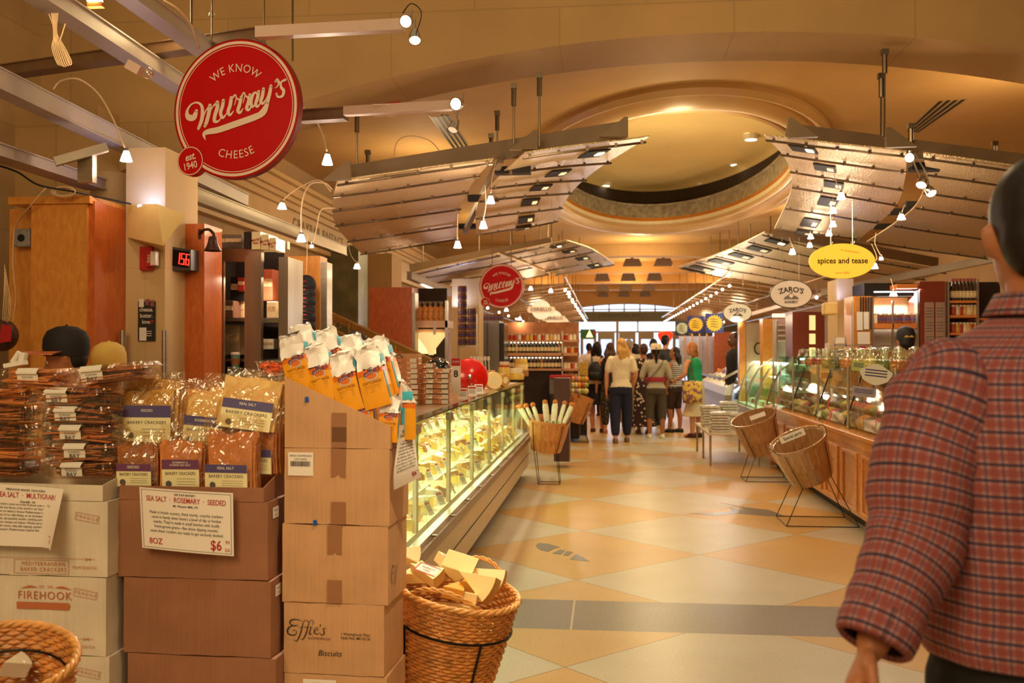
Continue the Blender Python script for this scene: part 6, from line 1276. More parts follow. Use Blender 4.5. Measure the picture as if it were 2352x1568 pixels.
for i in range(18): k = R_.choice([0, 1, 2]); clone(jks[k], W(1166+i*9, 781, Y=16.55), '%s jar in the top row of the bottle shelves' % jn[k], 'jars on the top shelf')
for j in range(3):
    for i in range(4): k = R_.choice([0, 1, 2]); clone(jks[k], W(1298+i*8.2, (810, 846, 873)[j], Y=16.55), '%s jar on the right-hand bay of the bottle shelves' % jn[k], 'jars in the right-hand bay')
t = pt('green_board', 'green hanging board with a lit triangle before the doors', 'sign', None, 22, [('board', pl('board_green', (40, 96, 50), .5, var=.3, vs_=10), [(1333, 756, 1368, 776, 0, .03)])]); MB().prism([(-.08, -.08), (.08, -.08), (0, .09)], frame(W(1354, 766, Y=21.99), (1, 0, 0), (0, 0, 1)), .003).build('triangle', em('triangle_glow', (250, 240, 160), 1.2), t); pbx(MB(), 1362, 760, 1368, 768, 21.985, .003).build('red_patch', m_red, t)
for x in (1337, 1364): MB().tube([W(x, 757, Y=22.01), W(x, 700, Y=22.01)], .004, 5).build('wire', m_rib, t)
# ================================================================ THE CHEESE COUNTER
m_glass = film('case_glass', (244, 252, 238), .035, .03, fres=1.30); m_case = pl('case_panel', (206, 182, 138), .35, m=.3, var=.05); m_ivory = pl('case_deck', (236, 228, 200), .4); m_counter = pl('counter_top', (176, 134, 88), .35, var=.2, vs_=14)
t = thing('cheese_case', 'long glass-fronted refrigerated cheese case lit from inside', 'display case', (-1.4, 7.6, 0)); Y0, Y1 = 3.95, 11.45
pr = [(-.97, .10), (-.93, .13), (-.93, .42), (-.98, .42), (-1.8, .42), (-1.8, .10)]
mb = MB(); n = len(pr); mb.add([(x, y, z) for y in (Y0, Y1) for x, z in pr], [tuple(range(n)), tuple(range(2*n-1, n-1, -1))]+[(i, i+n, (i+1) % n+n, (i+1) % n) for i in range(n)]); mb.build('base_panel', m_case, t)
MB().bb(-1.75, -1.02, Y0, Y1, 0, .10).build('toe_kick', m_blk, t); MB().bb(-.93, -.89, Y0, Y1, .44, .50).build('bumper', pl('bumper_brown', (140, 110, 84), .35, m=.4), t, bevel=.008); MB().bb(-.96, -.915, Y0, Y1, .50, .525).build('steel_rail', m_steel, t); MB().bb(-.935, -.925, Y0, Y1, .27, .275).build('seam', m_blk, t)
for k in range(12): MB().box((-.9, Y0+.4+k*.62, .512), (.03, .012, .012)).build('rivet', m_chrome, t)
for k, (x, z) in enumerate(((-1.10, .52), (-1.27, .60), (-1.44, .69), (-1.61, .78))): MB().bb(x-.09, x+.10, Y0, Y1, z-.10 if k else .42, z).build('deck_step', m_ivory, t)
MB().bb(-1.8, -1.76, Y0, Y1, .42, 1.08).build('back_wall', m_ivory, t); MB().bb(-1.95, -1.06, Y0, Y1, 1.08, 1.12).build('top_board', m_counter, t); MB().bb(-1.06, -.985, Y0, Y1, 1.108, 1.118).build('glass_top_strip', film('green_edge', (150, 190, 150), .2), t)
for y in (Y0, Y1): MB().add([(-1.78, y, .43), (-.94, y, .5), (-1.0, y, 1.1), (-1.78, y, 1.1)], [(0, 1, 2, 3)]).build('end_glass', m_glass, t)
yy = Y0; k = 0
while yy < Y1-.1:
    y2 = min(Y1, yy+1.07); MB().hexa([(-.945, yy+.004, .50), (-.935, yy+.004, .50), (-.935, y2-.004, .50), (-.945, y2-.004, .50), (-1.005, yy+.004, 1.105), (-.995, yy+.004, 1.105), (-.995, y2-.004, 1.105), (-1.005, y2-.004, 1.105)]).build('glass_pane', m_glass, t)
    MB().bb(-1.02, -1.0, y2-.03, y2+.03, .52, 1.09).build('inner_post', pl('post_pale', (190, 176, 140), .4), t); MB().bb(-1.02, -.985, y2-.05, y2+.03, 1.045, 1.09).build('hinge', m_chrome, t); yy = y2
MB().bb(-1.50, -1.46, Y0+.05, Y1-.05, 1.05, 1.075).build('light_tube', em('tube_glow', (240, 255, 210), 4), t)
for y in (5, 7, 9, 11): light('AREA', (-1.25, y, 1.045), 11, (.95, 1, .72), .12, (0, 0, 0), name='case_light', sy=1.7)
kinds = [('ivory', m_chs, .11, .7, .05), ('white', m_chw, .10, .8, .045), ('orange', m_cho, .10, .7, .05), ('yellow', pl('cheese_yellow', (236, 200, 90), .35, var=.06, coat=.4), .12, .6, .06), ('brown-rinded', m_chb, .10, .8, .05)]
def mkc(k):
    nm, mt, a, b, h = kinds[k]
    def f(c):
        t = thing('wrapped_cheese', '', 'cheese', c); wedge_mesh(a, b, h, mt, m_rind).build('wedge', [mt, m_rind], t, world=False); MB().bb(-a*.4, a*.3, -a*.2, a*.2, h+.0005, h+.002).build('label', m_lab, t, world=False); return t
    f.__name__ = 'wc%d' % k; return f
mk = [mkc(k) for k in range(5)]
steps = ((-1.10, .52, 'front step'), (-1.27, .60, 'second step'), (-1.44, .69, 'third step'), (-1.61, .78, 'rear step'))
for si, (x, z, sn) in enumerate(steps):
    y = 4.5
    while y < 11.3:
        k = R_.choice([0, 0, 1, 2, 3, 3, 4]); rz_ = PI+R_.uniform(-.8, .8)
        o = clone(mk[k], Vector((x+R_.uniform(-.015, .015), y, z)), '%s wrapped cheese wedge on the %s inside the glass case' % (kinds[k][0], sn), 'wrapped cheeses on the %s' % sn); o.rotation_euler = (R_.uniform(-.1, .5), R_.uniform(-.5, .1), rz_); o.location.z += .018
        if R_.random() < .55: o = clone(mk[(k+1) % 5], Vector((x+.01, y+.03, z+.06)), '%s wrapped cheese wedge on the %s inside the glass case' % (kinds[(k+1) % 5][0], sn), 'wrapped cheeses on the %s' % sn); o.rotation_euler = (R_.uniform(-.3, .3), R_.uniform(-.3, .3), R_.uniform(0, 6))
        y += R_.uniform(.15, .21)
def mk_pc(c):
    t = thing('price_tag', '', 'price card', c); M = frame((0, 0, .05), (0, 1, 0), (-.5, 0, 1)); MB().prism([(-.035, -.045), (.035, -.045), (.035, .045), (-.035, .045)], M, .002).build('card', m_lab, t, world=False); MB().prism([(-.03, .02), (.03, .02), (.03, .035), (-.03, .035)], M @ Matrix.Translation((0, 0, .001)), .0005).build('red_bar', m_red, t, world=False)
    m = MB(); [m.prism([(-.028, .005-.012*q), (.025, .005-.012*q), (.025, .009-.012*q), (-.028, .009-.012*q)], M @ Matrix.Translation((0, 0, .001)), .0003) for q in range(3)]; m.build('print', m_grink, t, world=False); return t
for si, (x, z, sn) in enumerate(steps):
    y = 4.6+si*.1
    while y < 11.2: o = clone(mk_pc, Vector((x+.075, y, z+.004)), 'white price tag standing on the %s inside the glass case' % sn, 'price tags on the %s' % sn); o.rotation_euler = (0, 0, R_.uniform(-.5, .3)); y += R_.uniform(.32, .5)
# --- things standing on the case
def on(px, py, X=-1.2): p = W(px, py, X=X); return Vector((p.x, p.y, 1.12))
def mk_pk(c):
    t = thing('cracker_pack', '', 'cracker pack', c); MB().bb(-.085, .085, -.05, .05, .001, .034).build('clear_box', m_clam, t, world=False, bevel=.004); m = MB()
    for i in range(14): m.box((R_.uniform(-.02, .02), -.038+.0055*i, .016), (.12, .003, .026), rz=R_.uniform(-.05, .05))
    m.build('crackers', m_crk4, t, world=False); MB().bb(.03, .075, -.0515, -.0505, .004, .03).build('label', m_lab, t, world=False); return t
for j, (px, X, n, lb) in enumerate(((972, -1.26, 8, 'left'), (1008, -1.15, 7, 'right'), (936, -1.34, 9, 'rear left'))):
    c = on(px, 930, X)
    for i in range(n): o = clone(mk_pk, c+Vector((R_.uniform(-.004, .004), 0, .0355*i)), 'clear pack of thin crackers in the %s stack on the glass case' % lb, 'stacked thin crackers on the glass case'); o.rotation_euler = (0, 0, R_.uniform(-.06, .06))
c = on(925, 900, -1.50); t = thing('stamped_box', 'brown box with a round black stamp behind the thin crackers', 'box', c); MB().bb(c.x-.13, c.x+.12, c.y, c.y+.12, 1.12, W(925, 812, Y=c.y).z).build('box', m_cb, t); M = frame((c.x-.03, c.y-.002, W(925, 824, Y=c.y).z), (1, 0, 0), (0, 0, 1))
MB().disc((0, 0), .034, M, 20).build('stamp', m_ink, t); MB().disc((0, 0), .027, M @ Matrix.Translation((0, 0, .001)), 20).build('stamp_gap', m_cb, t); MB().text('34', M @ Matrix.Translation((0, 0, .002)), .035, bold=.02).build('number', m_ink, t); MB().bb(c.x+.035, c.x+.1, c.y-.004, c.y, 1.22, 1.40).build('printed_sheet', m_lab, t)
c = on(1006, 880, -1.38); c = W(1006, 852, Y=c.y); t = thing('black_dome', 'shiny black dome-shaped lid on the case behind the thin crackers', 'dome lid', Vector((c.x, c.y, 1.12))); MB().lathe([(.10, -.02), (.098, .03), (.085, .075), (.055, .10), (.015, .115), (.001, .115)], 24, c=c).build('dome', pl('gloss_black', (14, 12, 12), .1, coat=1), t, smooth=True); MB().lathe([(.09, 1.12-c.z), (.09, -.02), (.10, -.02)], 20, c=c).build('base', m_blk, t)
c = on(1046, 905, -1.10); t = thing('price_stand', 'tall narrow white and red price card beside the red disc', 'price card', c); M = frame(W(1047, 862, Y=c.y), (1, 0, 0), (-.12, 0, 1)); MB().prism([(-.035, -.13), (.035, -.13), (.035, .13), (-.035, .13)], M, .004).build('card', m_lab, t); MB().prism([(-.033, .07), (.033, .07), (.033, .128), (-.033, .128)], M @ Matrix.Translation((0, 0, .001)), .001).build('red_header', m_red, t); MB().text('8', M @ Matrix.Translation((0, .01, .002)), .07, bold=.02).build('number', m_ink, t); MB().text('CHEESE', M @ Matrix.Translation((0, .10, .003)), .016).build('header_print', m_lab, t)
c = W(1078, 866, X=-1.16); t = thing('red_disc', 'large glossy red disc leaning on the glass case', 'disc', Vector((c.x, c.y, 1.12))); M = frame(c, (.75, .15, -.62), (.3, .2, 1)); MB().lathe([(.001, -.01), (.15, -.012), (.162, 0), (.15, .012), (.001, .02)], 40, M.to_3x3(), c).build('disc', pl('gloss_red', (214, 20, 12), .2, coat=.6), t, smooth=True); MB().bb(c.x-.03, c.x+.03, c.y-.02, c.y+.04, 1.12, c.z-.05).build('foot', m_steel, t)
MB().lathe([(.001, .021), (.02, .03), (.001, .04)], 12, M.to_3x3(), c).build('hub', m_chrome, t)
for i, (px, py) in enumerate(((1085, 905), (1100, 900), (1063, 912))):
    c = on(px, py, -1.06); o = clone(mk_pc, c, 'small price tag on the case top in front of the red disc', 'price tags in front of the red disc'); o.rotation_euler = (0, 0, -1.3)
def wheel(lbl, px, py, X, r, h, mt, tilt=None, z=None):
    c = on(px, py, X); 
    if z: c.z = z
    t = thing('round_cheese', lbl, 'cheese', c, group='cheeses piled on the counter'); MB().lathe([(.001, 0), (r*.96, 0), (r, h*.2), (r, h*.8), (r*.96, h), (.001, h)], 24).build('wheel', mt, t, world=False, smooth=30); MB().lathe([(.001, h+.001), (r*.5, h+.001)], 20).build('paper_seal', m_cream, t, world=False)
    if tilt: t.rotation_euler = tilt; t.location.z += r
    return t
wheel('round rinded cheese standing on edge at the front of the cheese pile', 1128, 878, -1.12, .085, .09, m_chs, (PI/2, 0, .5)); wheel('second cheese on edge just right of the round rinded one', 1150, 880, -1.10, .07, .07, m_rind, (PI/2, 0, .9))
wheel('flat yellow cheese wheel at the bottom of the cheese pile', 1185, 880, -1.20, .11, .08, kinds[3][1]); wheel('flat white cheese wheel stacked on the yellow wheel', 1185, 880, -1.20, .09, .07, m_chw, z=1.202)
wheel('flat brown cheese wheel at the far end of the cheese pile', 1196, 876, -1.3, .12, .09, m_chb); wheel('pale cheese wheel on the brown wheel at the far end', 1196, 876, -1.3, .11, .09, m_chs, z=1.212); wheel('topmost cheese wheel at the far end of the pile', 1196, 876, -1.3, .10, .08, kinds[3][1], z=1.304)
c = on(1158, 880, -1.34); t = thing('sauce_jar', 'tall yellow jar with a white lid on the cheese counter', 'jar', c); MB().lathe([(.07, 0), (.075, .02), (.075, .16), (.06, .2)], 20, c=c, cap0=True).build('jar', kinds[3][1], t, smooth=30); MB().lathe([(.063, .2), (.063, .24), (.001, .24)], 20, c=c).build('lid', m_sw, t); MB().lathe([(.0765, .17), (.0765, .19)], 20, c=c).build('red_band', m_red, t)
c = on(1110, 885, -1.42); t = thing('spread_box', 'small ivory crate of wrapped cheeses behind the cheese wheels', 'crate', c); MB().bb(c.x-.12, c.x+.12, c.y-.1, c.y+.15, 1.12, 1.27).build('crate', m_cho, t)
for k in range(6): MB().tube([Vector((c.x-.1+.035*k, c.y-.05, 1.27)), Vector((c.x-.13+.04*k, c.y-.07, 1.40))], .006, 5).box((c.x-.13+.04*k, c.y-.075, 1.41), (.03, .003, .045)).build('tag_pick', m_lab, t)
# --- bushel baskets on wire stands
m_bsk = wood('basket_veneer', (190, 120, 60), (214, 150, 84), (1, 1, 4), .4, .3); m_bskd = wood('basket_veneer_dark', (150, 108, 70), (178, 134, 88), (1, 1, 4), .35, .5); m_bint = pl('basket_inside', (170, 130, 90), .6)
def bushel(lbl, foot, rimc, r1, r0, h, tiltx, tilty, mt, wrap=False, fl=.20, fz=0):
    """foot: centre of the wire base on the floor; rimc: centre of the rim"""
    t = thing('bushel_basket', lbl, 'basket', foot, group='bushel baskets on wire stands'); R = Matrix.Rotation(tilty, 3, 'Y') @ Matrix.Rotation(tiltx, 3, 'X'); o = rimc-R @ Vector((0, 0, h))
    n = 20; m = MB()
    for k in range(n):  # staves
        a0, a1 = 2*PI*(k+.03)/n, 2*PI*(k+.97)/n; P = []
        for rr_, z in ((r0, 0), ((r0+r1)/2+.006, h*.5), (r1, h)):
            for a in (a0, a1): P.append((rr_, z, a))
        vs = [o+R @ Vector(((r+d)*math.cos(a), (r+d)*math.sin(a), z)) for d in (0, -.003) for r, z, a in P]
        m.add(vs, [(0, 1, 3, 2), (2, 3, 5, 4), (7, 6, 8, 9), (9, 8, 10, 11), (0, 2, 8, 6), (2, 4, 10, 8), (1, 7, 9, 3), (3, 9, 11, 5), (4, 5, 11, 10)])
    m.build('staves', mt, t); MB().lathe([(.001, .004), (r0, .004), (r0, 0), (.001, 0)], 20, R, o).build('bottom', mt, t); MB().lathe([(.001, h*.45), (r0+(r1-r0)*.45-.006, h*.45)], 20, R, o).build('lining', m_bint, t)
    for z0, z1, d in ((h*.90, h*1.01, .006), (h*.40, h*.46, .008)): MB().lathe([(r0+(r1-r0)*z0/h+d, z0), (r0+(r1-r0)*z1/h+d, z1), (r0+(r1-r0)*z1/h+d-.009, z1), (r0+(r1-r0)*z0/h+d-.009, z0)], 40, R, o).build('hoop', mt, t, smooth=30)
    for s in (-1, 1): MB().tube([o+R @ Vector((s*(r1+.01)*math.cos(.6*f), (r1+.01)*math.sin(.6*f)*(1), h*.96+.05*math.cos(f*PI/2))) for f in [-1+q/6 for q in range(13)]], .004, 5).build('handle', m_wire, t)
    for k, (a, (fx, fy)) in enumerate(zip((.78, 2.36, 3.93, 5.5), ((1, 1), (-1, 1), (-1, -1), (1, -1)))):
        p = [o+R @ Vector(((r+.008)*math.cos(a), (r+.008)*math.sin(a), z)) for r, z in ((r1, h*.93), ((r0+r1)/2+.006, h*.5), (r0, 0))]; q = Vector((foot.x+fx*fl*.6, foot.y+fy*fl*.5, .004)); mid = p[2].lerp(q, .02); MB().tube(p+[mid, q], .004, 5).build('wire_leg', m_wire, t)
    MB().tube([Vector((foot.x+fx*fl*.6, foot.y+fy*fl*.5, .006)) for fx, fy in ((1, 1), (-1, 1), (-1, -1), (1, -1))], .004, 5, closed=True).build('wire_base', m_wire, t)
    if wrap: MB().lathe([(r0+.014, .01), ((r0+r1)/2+.016, h*.5), (r1+.016, h*1.0), (r1+.012, h*1.02), (r1-.02, h*.96)], 24, R, o).build('clear_wrap', film('wrap', (255, 250, 240), .16, .08, .6, 12), t, smooth=True)
    return t, R, o
g = W(1262, 1110, Z=0); t, R, o = bushel('bushel basket on a wire stand holding paper-wrapped bread at the end of the cheese case', Vector((g.x, g.y, 0)), W(1262, 962, Y=g.y), .235, .17, .36, .12, .12, m_bsk)
m_wrapp = pl('bread_paper', (226, 222, 196), .5, var=.1, vs_=20); m_brd = pl('bread_crust', (200, 120, 50), .6, var=.2, vs_=30); m_leaf = pl('leaf_green', (110, 150, 60), .5)
for k in range(9):
    a = PI*(.05+.9*((k*4) % 9)/8); base = Vector((rimx := o.x+R.to_3x3().col[2].x*.18+.13*math.cos(a), o.y+.10*math.sin(a)*(1 if k % 2 else -1), o.z+.16)); d = Vector((.55*math.cos(a)-.12+.08*R_.random(), .22*math.sin(a)*(1 if k % 2 else -1), 1)).normalized()
    b_ = thing('wrapped_bread', 'white paper bag of bread rolls standing in the bushel basket by the cheese case', 'bread', base, group='wrapped breads in the bushel basket'); q = d.to_track_quat('Z', 'Y').to_matrix()
    MB().lathe([(.02, 0), (.036, .05), (.038, .33), (.03, .37)], 10, q, base, 1, .5).build('paper_bag', m_wrapp, b_, smooth=30); MB().ball(base+d*.385, .030, 10, 6, (1, .8, 1)).build('roll', m_brd, b_, smooth=True); MB().box(base+d*.15+Vector((0, -.024, 0)), (.03, .002, .03)).build('green_print', m_leaf, b_)
g = W(1335, 1016, Z=0); bushel('orange bushel basket on a wire stand beside the dark post', Vector((g.x, g.y, 0)), W(1337, 912, Y=g.y), .20, .15, .42, .1, .30, m_bsk)
g = W(1874, 1198, Z=0); t, R, o = bushel('shiny wrapped bushel basket with a white label strip, nearest on the right', Vector((g.x, g.y-.02, 0)), W(1832, 1010, Y=g.y), .245, .18, .38, .24, -.40, m_bskd, True, .50)
M = frame(W(1820, 1001, Y=g.y-.20), (1, 0, .42), (-.3, .15, 1)); MB().prism([(-.11, -.03), (.11, -.03), (.11, .03), (-.11, .03)], M, .002).build('label_strip', m_lab, t); MB().text('Special parts', M @ Matrix.Translation((0, 0, .002)), .038, bold=.01, sx=.85).build('lettering', m_ink, t)
g = W(1758, 1102, Z=0); t, R, o = bushel('bushel basket tipped to the left behind the wrapped one on the right', Vector((g.x, g.y, 0)), W(1730, 958, Y=g.y), .26, .19, .42, .22, -.34, m_bskd, False, .42)
M = frame(W(1740, 955, Y=g.y-.20), (1, 0, .36), (-.3, .15, 1)); MB().prism([(-.09, -.025), (.09, -.025), (.09, .025), (-.09, .025)], M, .002).build('label_strip', m_lab, t)
# --- beyond the end of the case
pt('dark_post', 'dark brown square post at the end of the cheese case', 'post', None, 12.3, [('post', pl('post_dark', (70, 34, 26), .4, coat=.3), [(1272, 868, 1308, 1060, 0, .3)])])
t = pt('produce_stand', 'low stand of produce with a red-edged top beyond the dark post', 'stand', None, 16, [('body', m_drk, [(1264, 905, 1330, 1008, 0, .9)]), ('top', pl('stand_top', (120, 108, 100), .4), [(1262, 868, 1312, 905, .1, .8)]), ('red_edge', m_red, [(1262, 862, 1312, 868, 0, .9)])])
cols = [(226, 150, 60), (190, 60, 40), (150, 160, 60), (214, 190, 120), (160, 110, 140)]
def mk_fr(col, i):
    def f(c): t = thing('fruit', '', 'fruit', c); MB().ball((0, 0, .05), .05, 10, 7).build('skin', pl('fruit%d' % i, col, .35, var=.15), t, world=False, smooth=True); MB().tube([(0, 0, .095), (.004, 0, .11)], .004, 5).build('stalk', m_drk, t, world=False); return t
    f.__name__ = 'fr%d' % i; return f
frs = [mk_fr(c, i) for i, c in enumerate(cols)]; fn_ = ['orange', 'red', 'green', 'pale yellow', 'violet']
for j in range(3):
    for i in range(6): k = R_.randrange(5); clone(frs[k], W(1308+i*7.5, 905-j*14, Y=16.2+.1*j), '%s fruit heaped on the produce stand beyond the dark post' % fn_[k], 'fruit on the produce stand')
pt('flower_bucket', 'bunch of dried yellow grasses behind the produce stand', 'dried flowers', None, 17, [('bunch', pl('dried_grass', (190, 150, 70), .8, var=.5, vs_=40), [(1328, 832, 1350, 862, 0, .2)]), ('bucket', m_drk, [(1331, 862, 1348, 1000, .02, .16)])])
# ================================================================ THE RIGHT-HAND COUNTERS
m_cw_ = wood('counter_maple', (196, 122, 60), (216, 142, 76), (1, 1, 4), .28, .5); m_cw2 = wood('counter_maple_rim', (210, 136, 66), (226, 156, 88), (4, 1, 1), .25, .5)
t = thing('spice_counter', 'long panelled maple counter on the right carrying the spice bowls', 'counter', (2.5, 8.6, 0))
MB().bb(2.10, 2.78, 4.2, 12.7, .10, .76).build('carcass', m_cw_, t); MB().bb(2.18, 2.75, 4.25, 12.6, 0, .10).build('toe_kick', m_blk, t); MB().bb(2.04, 2.82, 4.2, 12.7, .76, .80).build('worktop', m_cw2, t, bevel=.008)
MB().bb(2.085, 2.10, 4.2, 12.7, .68, .76).build('moulding', m_cw2, t, bevel=.004)
y = 4.35; k = 0
while y < 12.4:
    a, b = y, y+.50
    for y0, y1, z0, z1 in ((a, b, .60, .63), (a, b, .14, .17), (a, a+.03, .17, .60), (b-.03, b, .17, .60)): MB().bb(2.082, 2.10, y0, y1, z0, z1).build('panel_frame', m_cw2, t, bevel=.005)
    if k % 2 == 1:
        m = MB(); M = frame((2.096, (a+b)/2, .40), (0, -1, 0), (0, 0, 1)); c_ = lambda x, y_: (x, y_)
        strokes(m, M, [([(-.03, .085), (-.06, .075), (-.045, .045), (-.025, .02), (-.06, .0)], [.004, .009, .007, .010, .006]), ([(.005, .08), (.03, .09), (.045, .085), (.04, .05), (.045, .01), (.055, -.01)], [.004, .007, .009, .005, .009, .003])]); m.build('calligraphic_mark', m_ink, t)
    y += .66; k += 1
MB().bb(2.12, 2.8, 12.7, 12.74, .02, .76).build('end_panel', m_cw_, t)
# sneeze guards: glass sheets between steel posts
m_gg = film('guard_glass', (250, 255, 248), .05, .03, fres=1.3)
t = thing('glass_guard', 'row of glass sneeze guards on steel posts over the spice counter', 'glass guard', (2.2, 8.6, .80))
for y in (4.4, 6.0, 7.3, 8.7, 9.9, 11.2, 12.5): MB().tube([(2.12, y, .80), (2.12, y, 1.36)], .013, 8).build('post', m_steel, t); MB().tube([(2.12, y, .80), (2.12, y, .808)], .03, 10).build('foot', m_chrome, t)
ys = (4.4, 6.0, 7.3, 8.7, 9.9, 11.2, 12.5)
for a, b in zip(ys[:-1], ys[1:]):
    MB().hexa([(2.10, a+.02, .84), (2.108, a+.02, .84), (2.108, b-.02, .84), (2.10, b-.02, .84), (2.26, a+.02, 1.30), (2.268, a+.02, 1.30), (2.268, b-.02, 1.30), (2.26, b-.02, 1.30)]).build('front_glass', m_gg, t)
    MB().bb(2.26, 2.75, a+.02, b-.02, 1.30, 1.306).build('shelf_glass', m_gg, t); MB().bar((2.095, a+.03, .84), (2.25, a+.03, 1.30), .02, .012).build('black_edge', m_blk, t)
# bowls of spices
def mk_bw(col, i):
    def f(c):
        t = thing('spice_bowl', '', 'bowl', c); MB().lathe([(.045, .002), (.06, .01), (.088, .06), (.095, .10), (.092, .10), (.084, .06), (.055, .014), (.001, .012)], 20).build('bowl', m_bowl, t, world=False, smooth=True)
        q = MB().lathe([(.05, .014), (.082, .06), (.086, .085), (.05, .115), (.02, .130), (.001, .132)], 16).build('spice_heap', pl('spice%d' % i, col, .7, var=.45, vs_=90, bump=.8, bs=80), t, world=False); return t
    f.__name__ = 'bw%d' % i; return f
m_bowl = film('bowl_glass', (240, 250, 240), .16, .05); scol = [(214, 120, 40), (170, 50, 40), (120, 130, 60), (200, 160, 90), (110, 70, 50), (226, 190, 110), (196, 80, 90), (90, 60, 60)]; sn_ = ['orange', 'red', 'green', 'tan', 'brown', 'yellow', 'pink', 'dark']
bws = [mk_bw(c, i) for i, c in enumerate(scol)]
for j, (x, z) in enumerate(((2.24, .80), (2.46, .86), (2.68, .92))):
    if j: tag(MB().bb(x-.10, x+.10, 4.6, 12.5, .80, z).build('riser_step', m_cw_), '%s wooden step behind the front row of spice bowls' % ('lower', 'upper')[j-1], 'step')
    for i in range(36):
        y = 4.75+i*.213; k = R_.randrange(8); clone(bws[k], Vector((x, y, z+.001)), 'glass bowl of %s spice in the %s row on the spice counter' % (sn_[k], ('front', 'middle', 'rear')[j]), 'spice bowls in the %s row' % ('front', 'middle', 'rear')[j])
# glass jars and cards standing higher
def mk_gj(i, col):
    def f(c):
        t = thing('glass_jar', '', 'jar', c); MB().lathe([(.05, 0), (.07, .03), (.072, .12), (.05, .16), (.048, .18)], 18, cap0=True).build('glass', m_bowl, t, world=False, smooth=True); MB().lathe([(.045, .005), (.064, .03), (.066, .10), (.001, .115)], 14, cap0=True).build('contents', pl('gj%d' % i, col, .6, var=.4, vs_=50, bump=.5), t, world=False); MB().lathe([(.052, .178), (.052, .20), (.02, .215), (.001, .22)], 14).build('lid', m_bowl, t, world=False, smooth=True); return t
    f.__name__ = 'gj%d' % i; return f
gjs = [mk_gj(i, scol[i]) for i in (0, 1, 2, 3, 5)]
MB_ = None
for i in range(32):
    k = R_.randrange(5); clone(gjs[k], Vector((2.40+.2*(i % 2), 5.6+i*.215, 1.307)), 'lidded glass jar of %s tea on the glass shelf over the spice bowls' % ('orange', 'red', 'green', 'tan', 'yellow')[k], 'jars on the glass shelf')
for i, (px, py, Y, w, h, lb, mt) in enumerate(((1984, 900, 7.4, .17, .075, 'grey shelf card in the middle of the spice display', pl('card_grey', (170, 160, 170), .5, var=.2)), (2012, 860, 7.2, .20, .13, 'white cloud-shaped card on the glass guard', m_lab), (1972, 840, 7.9, .10, .08, 'pale green card on top of the glass guard', pl('card_green', (186, 196, 110), .5)))):
    c = W(px, py, Y=Y); M = frame(c, (1, -.2, -.12), (0, .1, 1)); o = MB().prism([(w/2*math.cos(a)*(1+.08*math.sin(5*a))*1.1, h/2*math.sin(a)*(1+.1*math.cos(4*a))*1.1) for a in [2*PI*q/24 for q in range(24)]] if i == 1 else [(-w/2, -h/2), (w/2, -h/2), (w/2, h/2), (-w/2, h/2)], M, .004); t = thing('display_card', lb, 'card', c-Vector((0, 0, h/2))); o.build('card', mt, t)
    m = MB(); [m.prism([(-w*.38, h*.2-h*.16*q), (w*.38, h*.2-h*.16*q), (w*.38, h*.27-h*.16*q), (-w*.38, h*.27-h*.16*q)], M @ Matrix.Translation((0, 0, .001)), .0004) for q in range(3)]; m.build('print', m_vio, t); MB().tube([c-Vector((0, 0, h/2)), Vector((c.x, c.y+.01, .9))], .003, 5).build('pin', m_steel, t)
m_rib_o = pl('ribbon_orange', (226, 74, 24), .4, coat=.3)
for i, (p, lb) in enumerate(((((1912, 900), (1902, 935), (1910, 950), (1896, 978)), 'orange ribbon hanging over the edge of the spice counter, nearest'), (((1795, 838), (1790, 885), (1792, 905), (1783, 940)), 'orange ribbon and white tag hanging at the glass case end'))):
    Q = crom([W(x, y, X=2.06) for x, y in p], 6); m = MB(); vs = []
    for q, v in enumerate(Q): vs += [v+Vector((-.002, -.03-.012*math.sin(q), 0)), v+Vector((-.002, .03-.012*math.sin(q), 0))]
    m.add(vs, [(2*q, 2*q+2, 2*q+3, 2*q+1) for q in range(len(Q)-1)]); t = thing('ribbon', lb, 'ribbon', Q[-1], group='orange ribbons'); m.build('ribbon_strip', m_rib_o, t); MB().bb(Q[1].x-.006, Q[1].x-.002, Q[1].y-.04, Q[1].y+.03, Q[1].z-.05, Q[1].z+.05).build('white_tag', m_lab, t)
# square glass case and curved bakery case
t = thing('square_glass_case', 'square glass pastry case with teal light at the far end of the spice counter', 'display case', (2.6, 12.4, .8))
m_tl = film('teal_glass', (206, 236, 226), .08, .04, fres=1.3)
for a in ((2.2, 2.21, 11.6, 12.6, .93, 1.42), (2.2, 3.0, 11.6, 11.61, .93, 1.42), (2.2, 3.0, 11.6, 12.6, 1.42, 1.43)): MB().bb(*a).build('pane', m_tl, t)
for z in (1.08, 1.25): MB().bb(2.22, 2.95, 11.63, 12.55, z, z+.008).build('shelf', m_tl, t)
MB().bb(2.2, 3.0, 11.6, 12.6, 1.0, 1.03).build('base', m_ivory, t); MB().bb(2.3, 2.9, 11.7, 11.72, 1.39, 1.41).build('light_tube', em('teal_tube', (214, 255, 240), 5), t); light('AREA', (2.6, 12.1, 1.38), 6, (.85, 1, .9), .5, (0, 0, 0), name='case_light')
def mk_cake(i, col):
    def f(c): t = thing('pastry', '', 'pastry', c); MB().lathe([(.06, 0), (.065, .01), (.06, .06), (.03, .075), (.001, .078)], 14, cap0=True).build('cake', pl('cake%d' % i, col, .5, var=.25, vs_=30), t, world=False, smooth=30); MB().lathe([(.085, -.002), (.085, .002), (.001, .002)], 16).build('doily', m_sw, t, world=False); return t
    f.__name__ = 'ck%d' % i; return f
cks = [mk_cake(i, c) for i, c in enumerate(((236, 214, 150), (200, 140, 70), (120, 70, 44), (240, 232, 210)))]; cnm = ['cream', 'golden', 'chocolate', 'white']
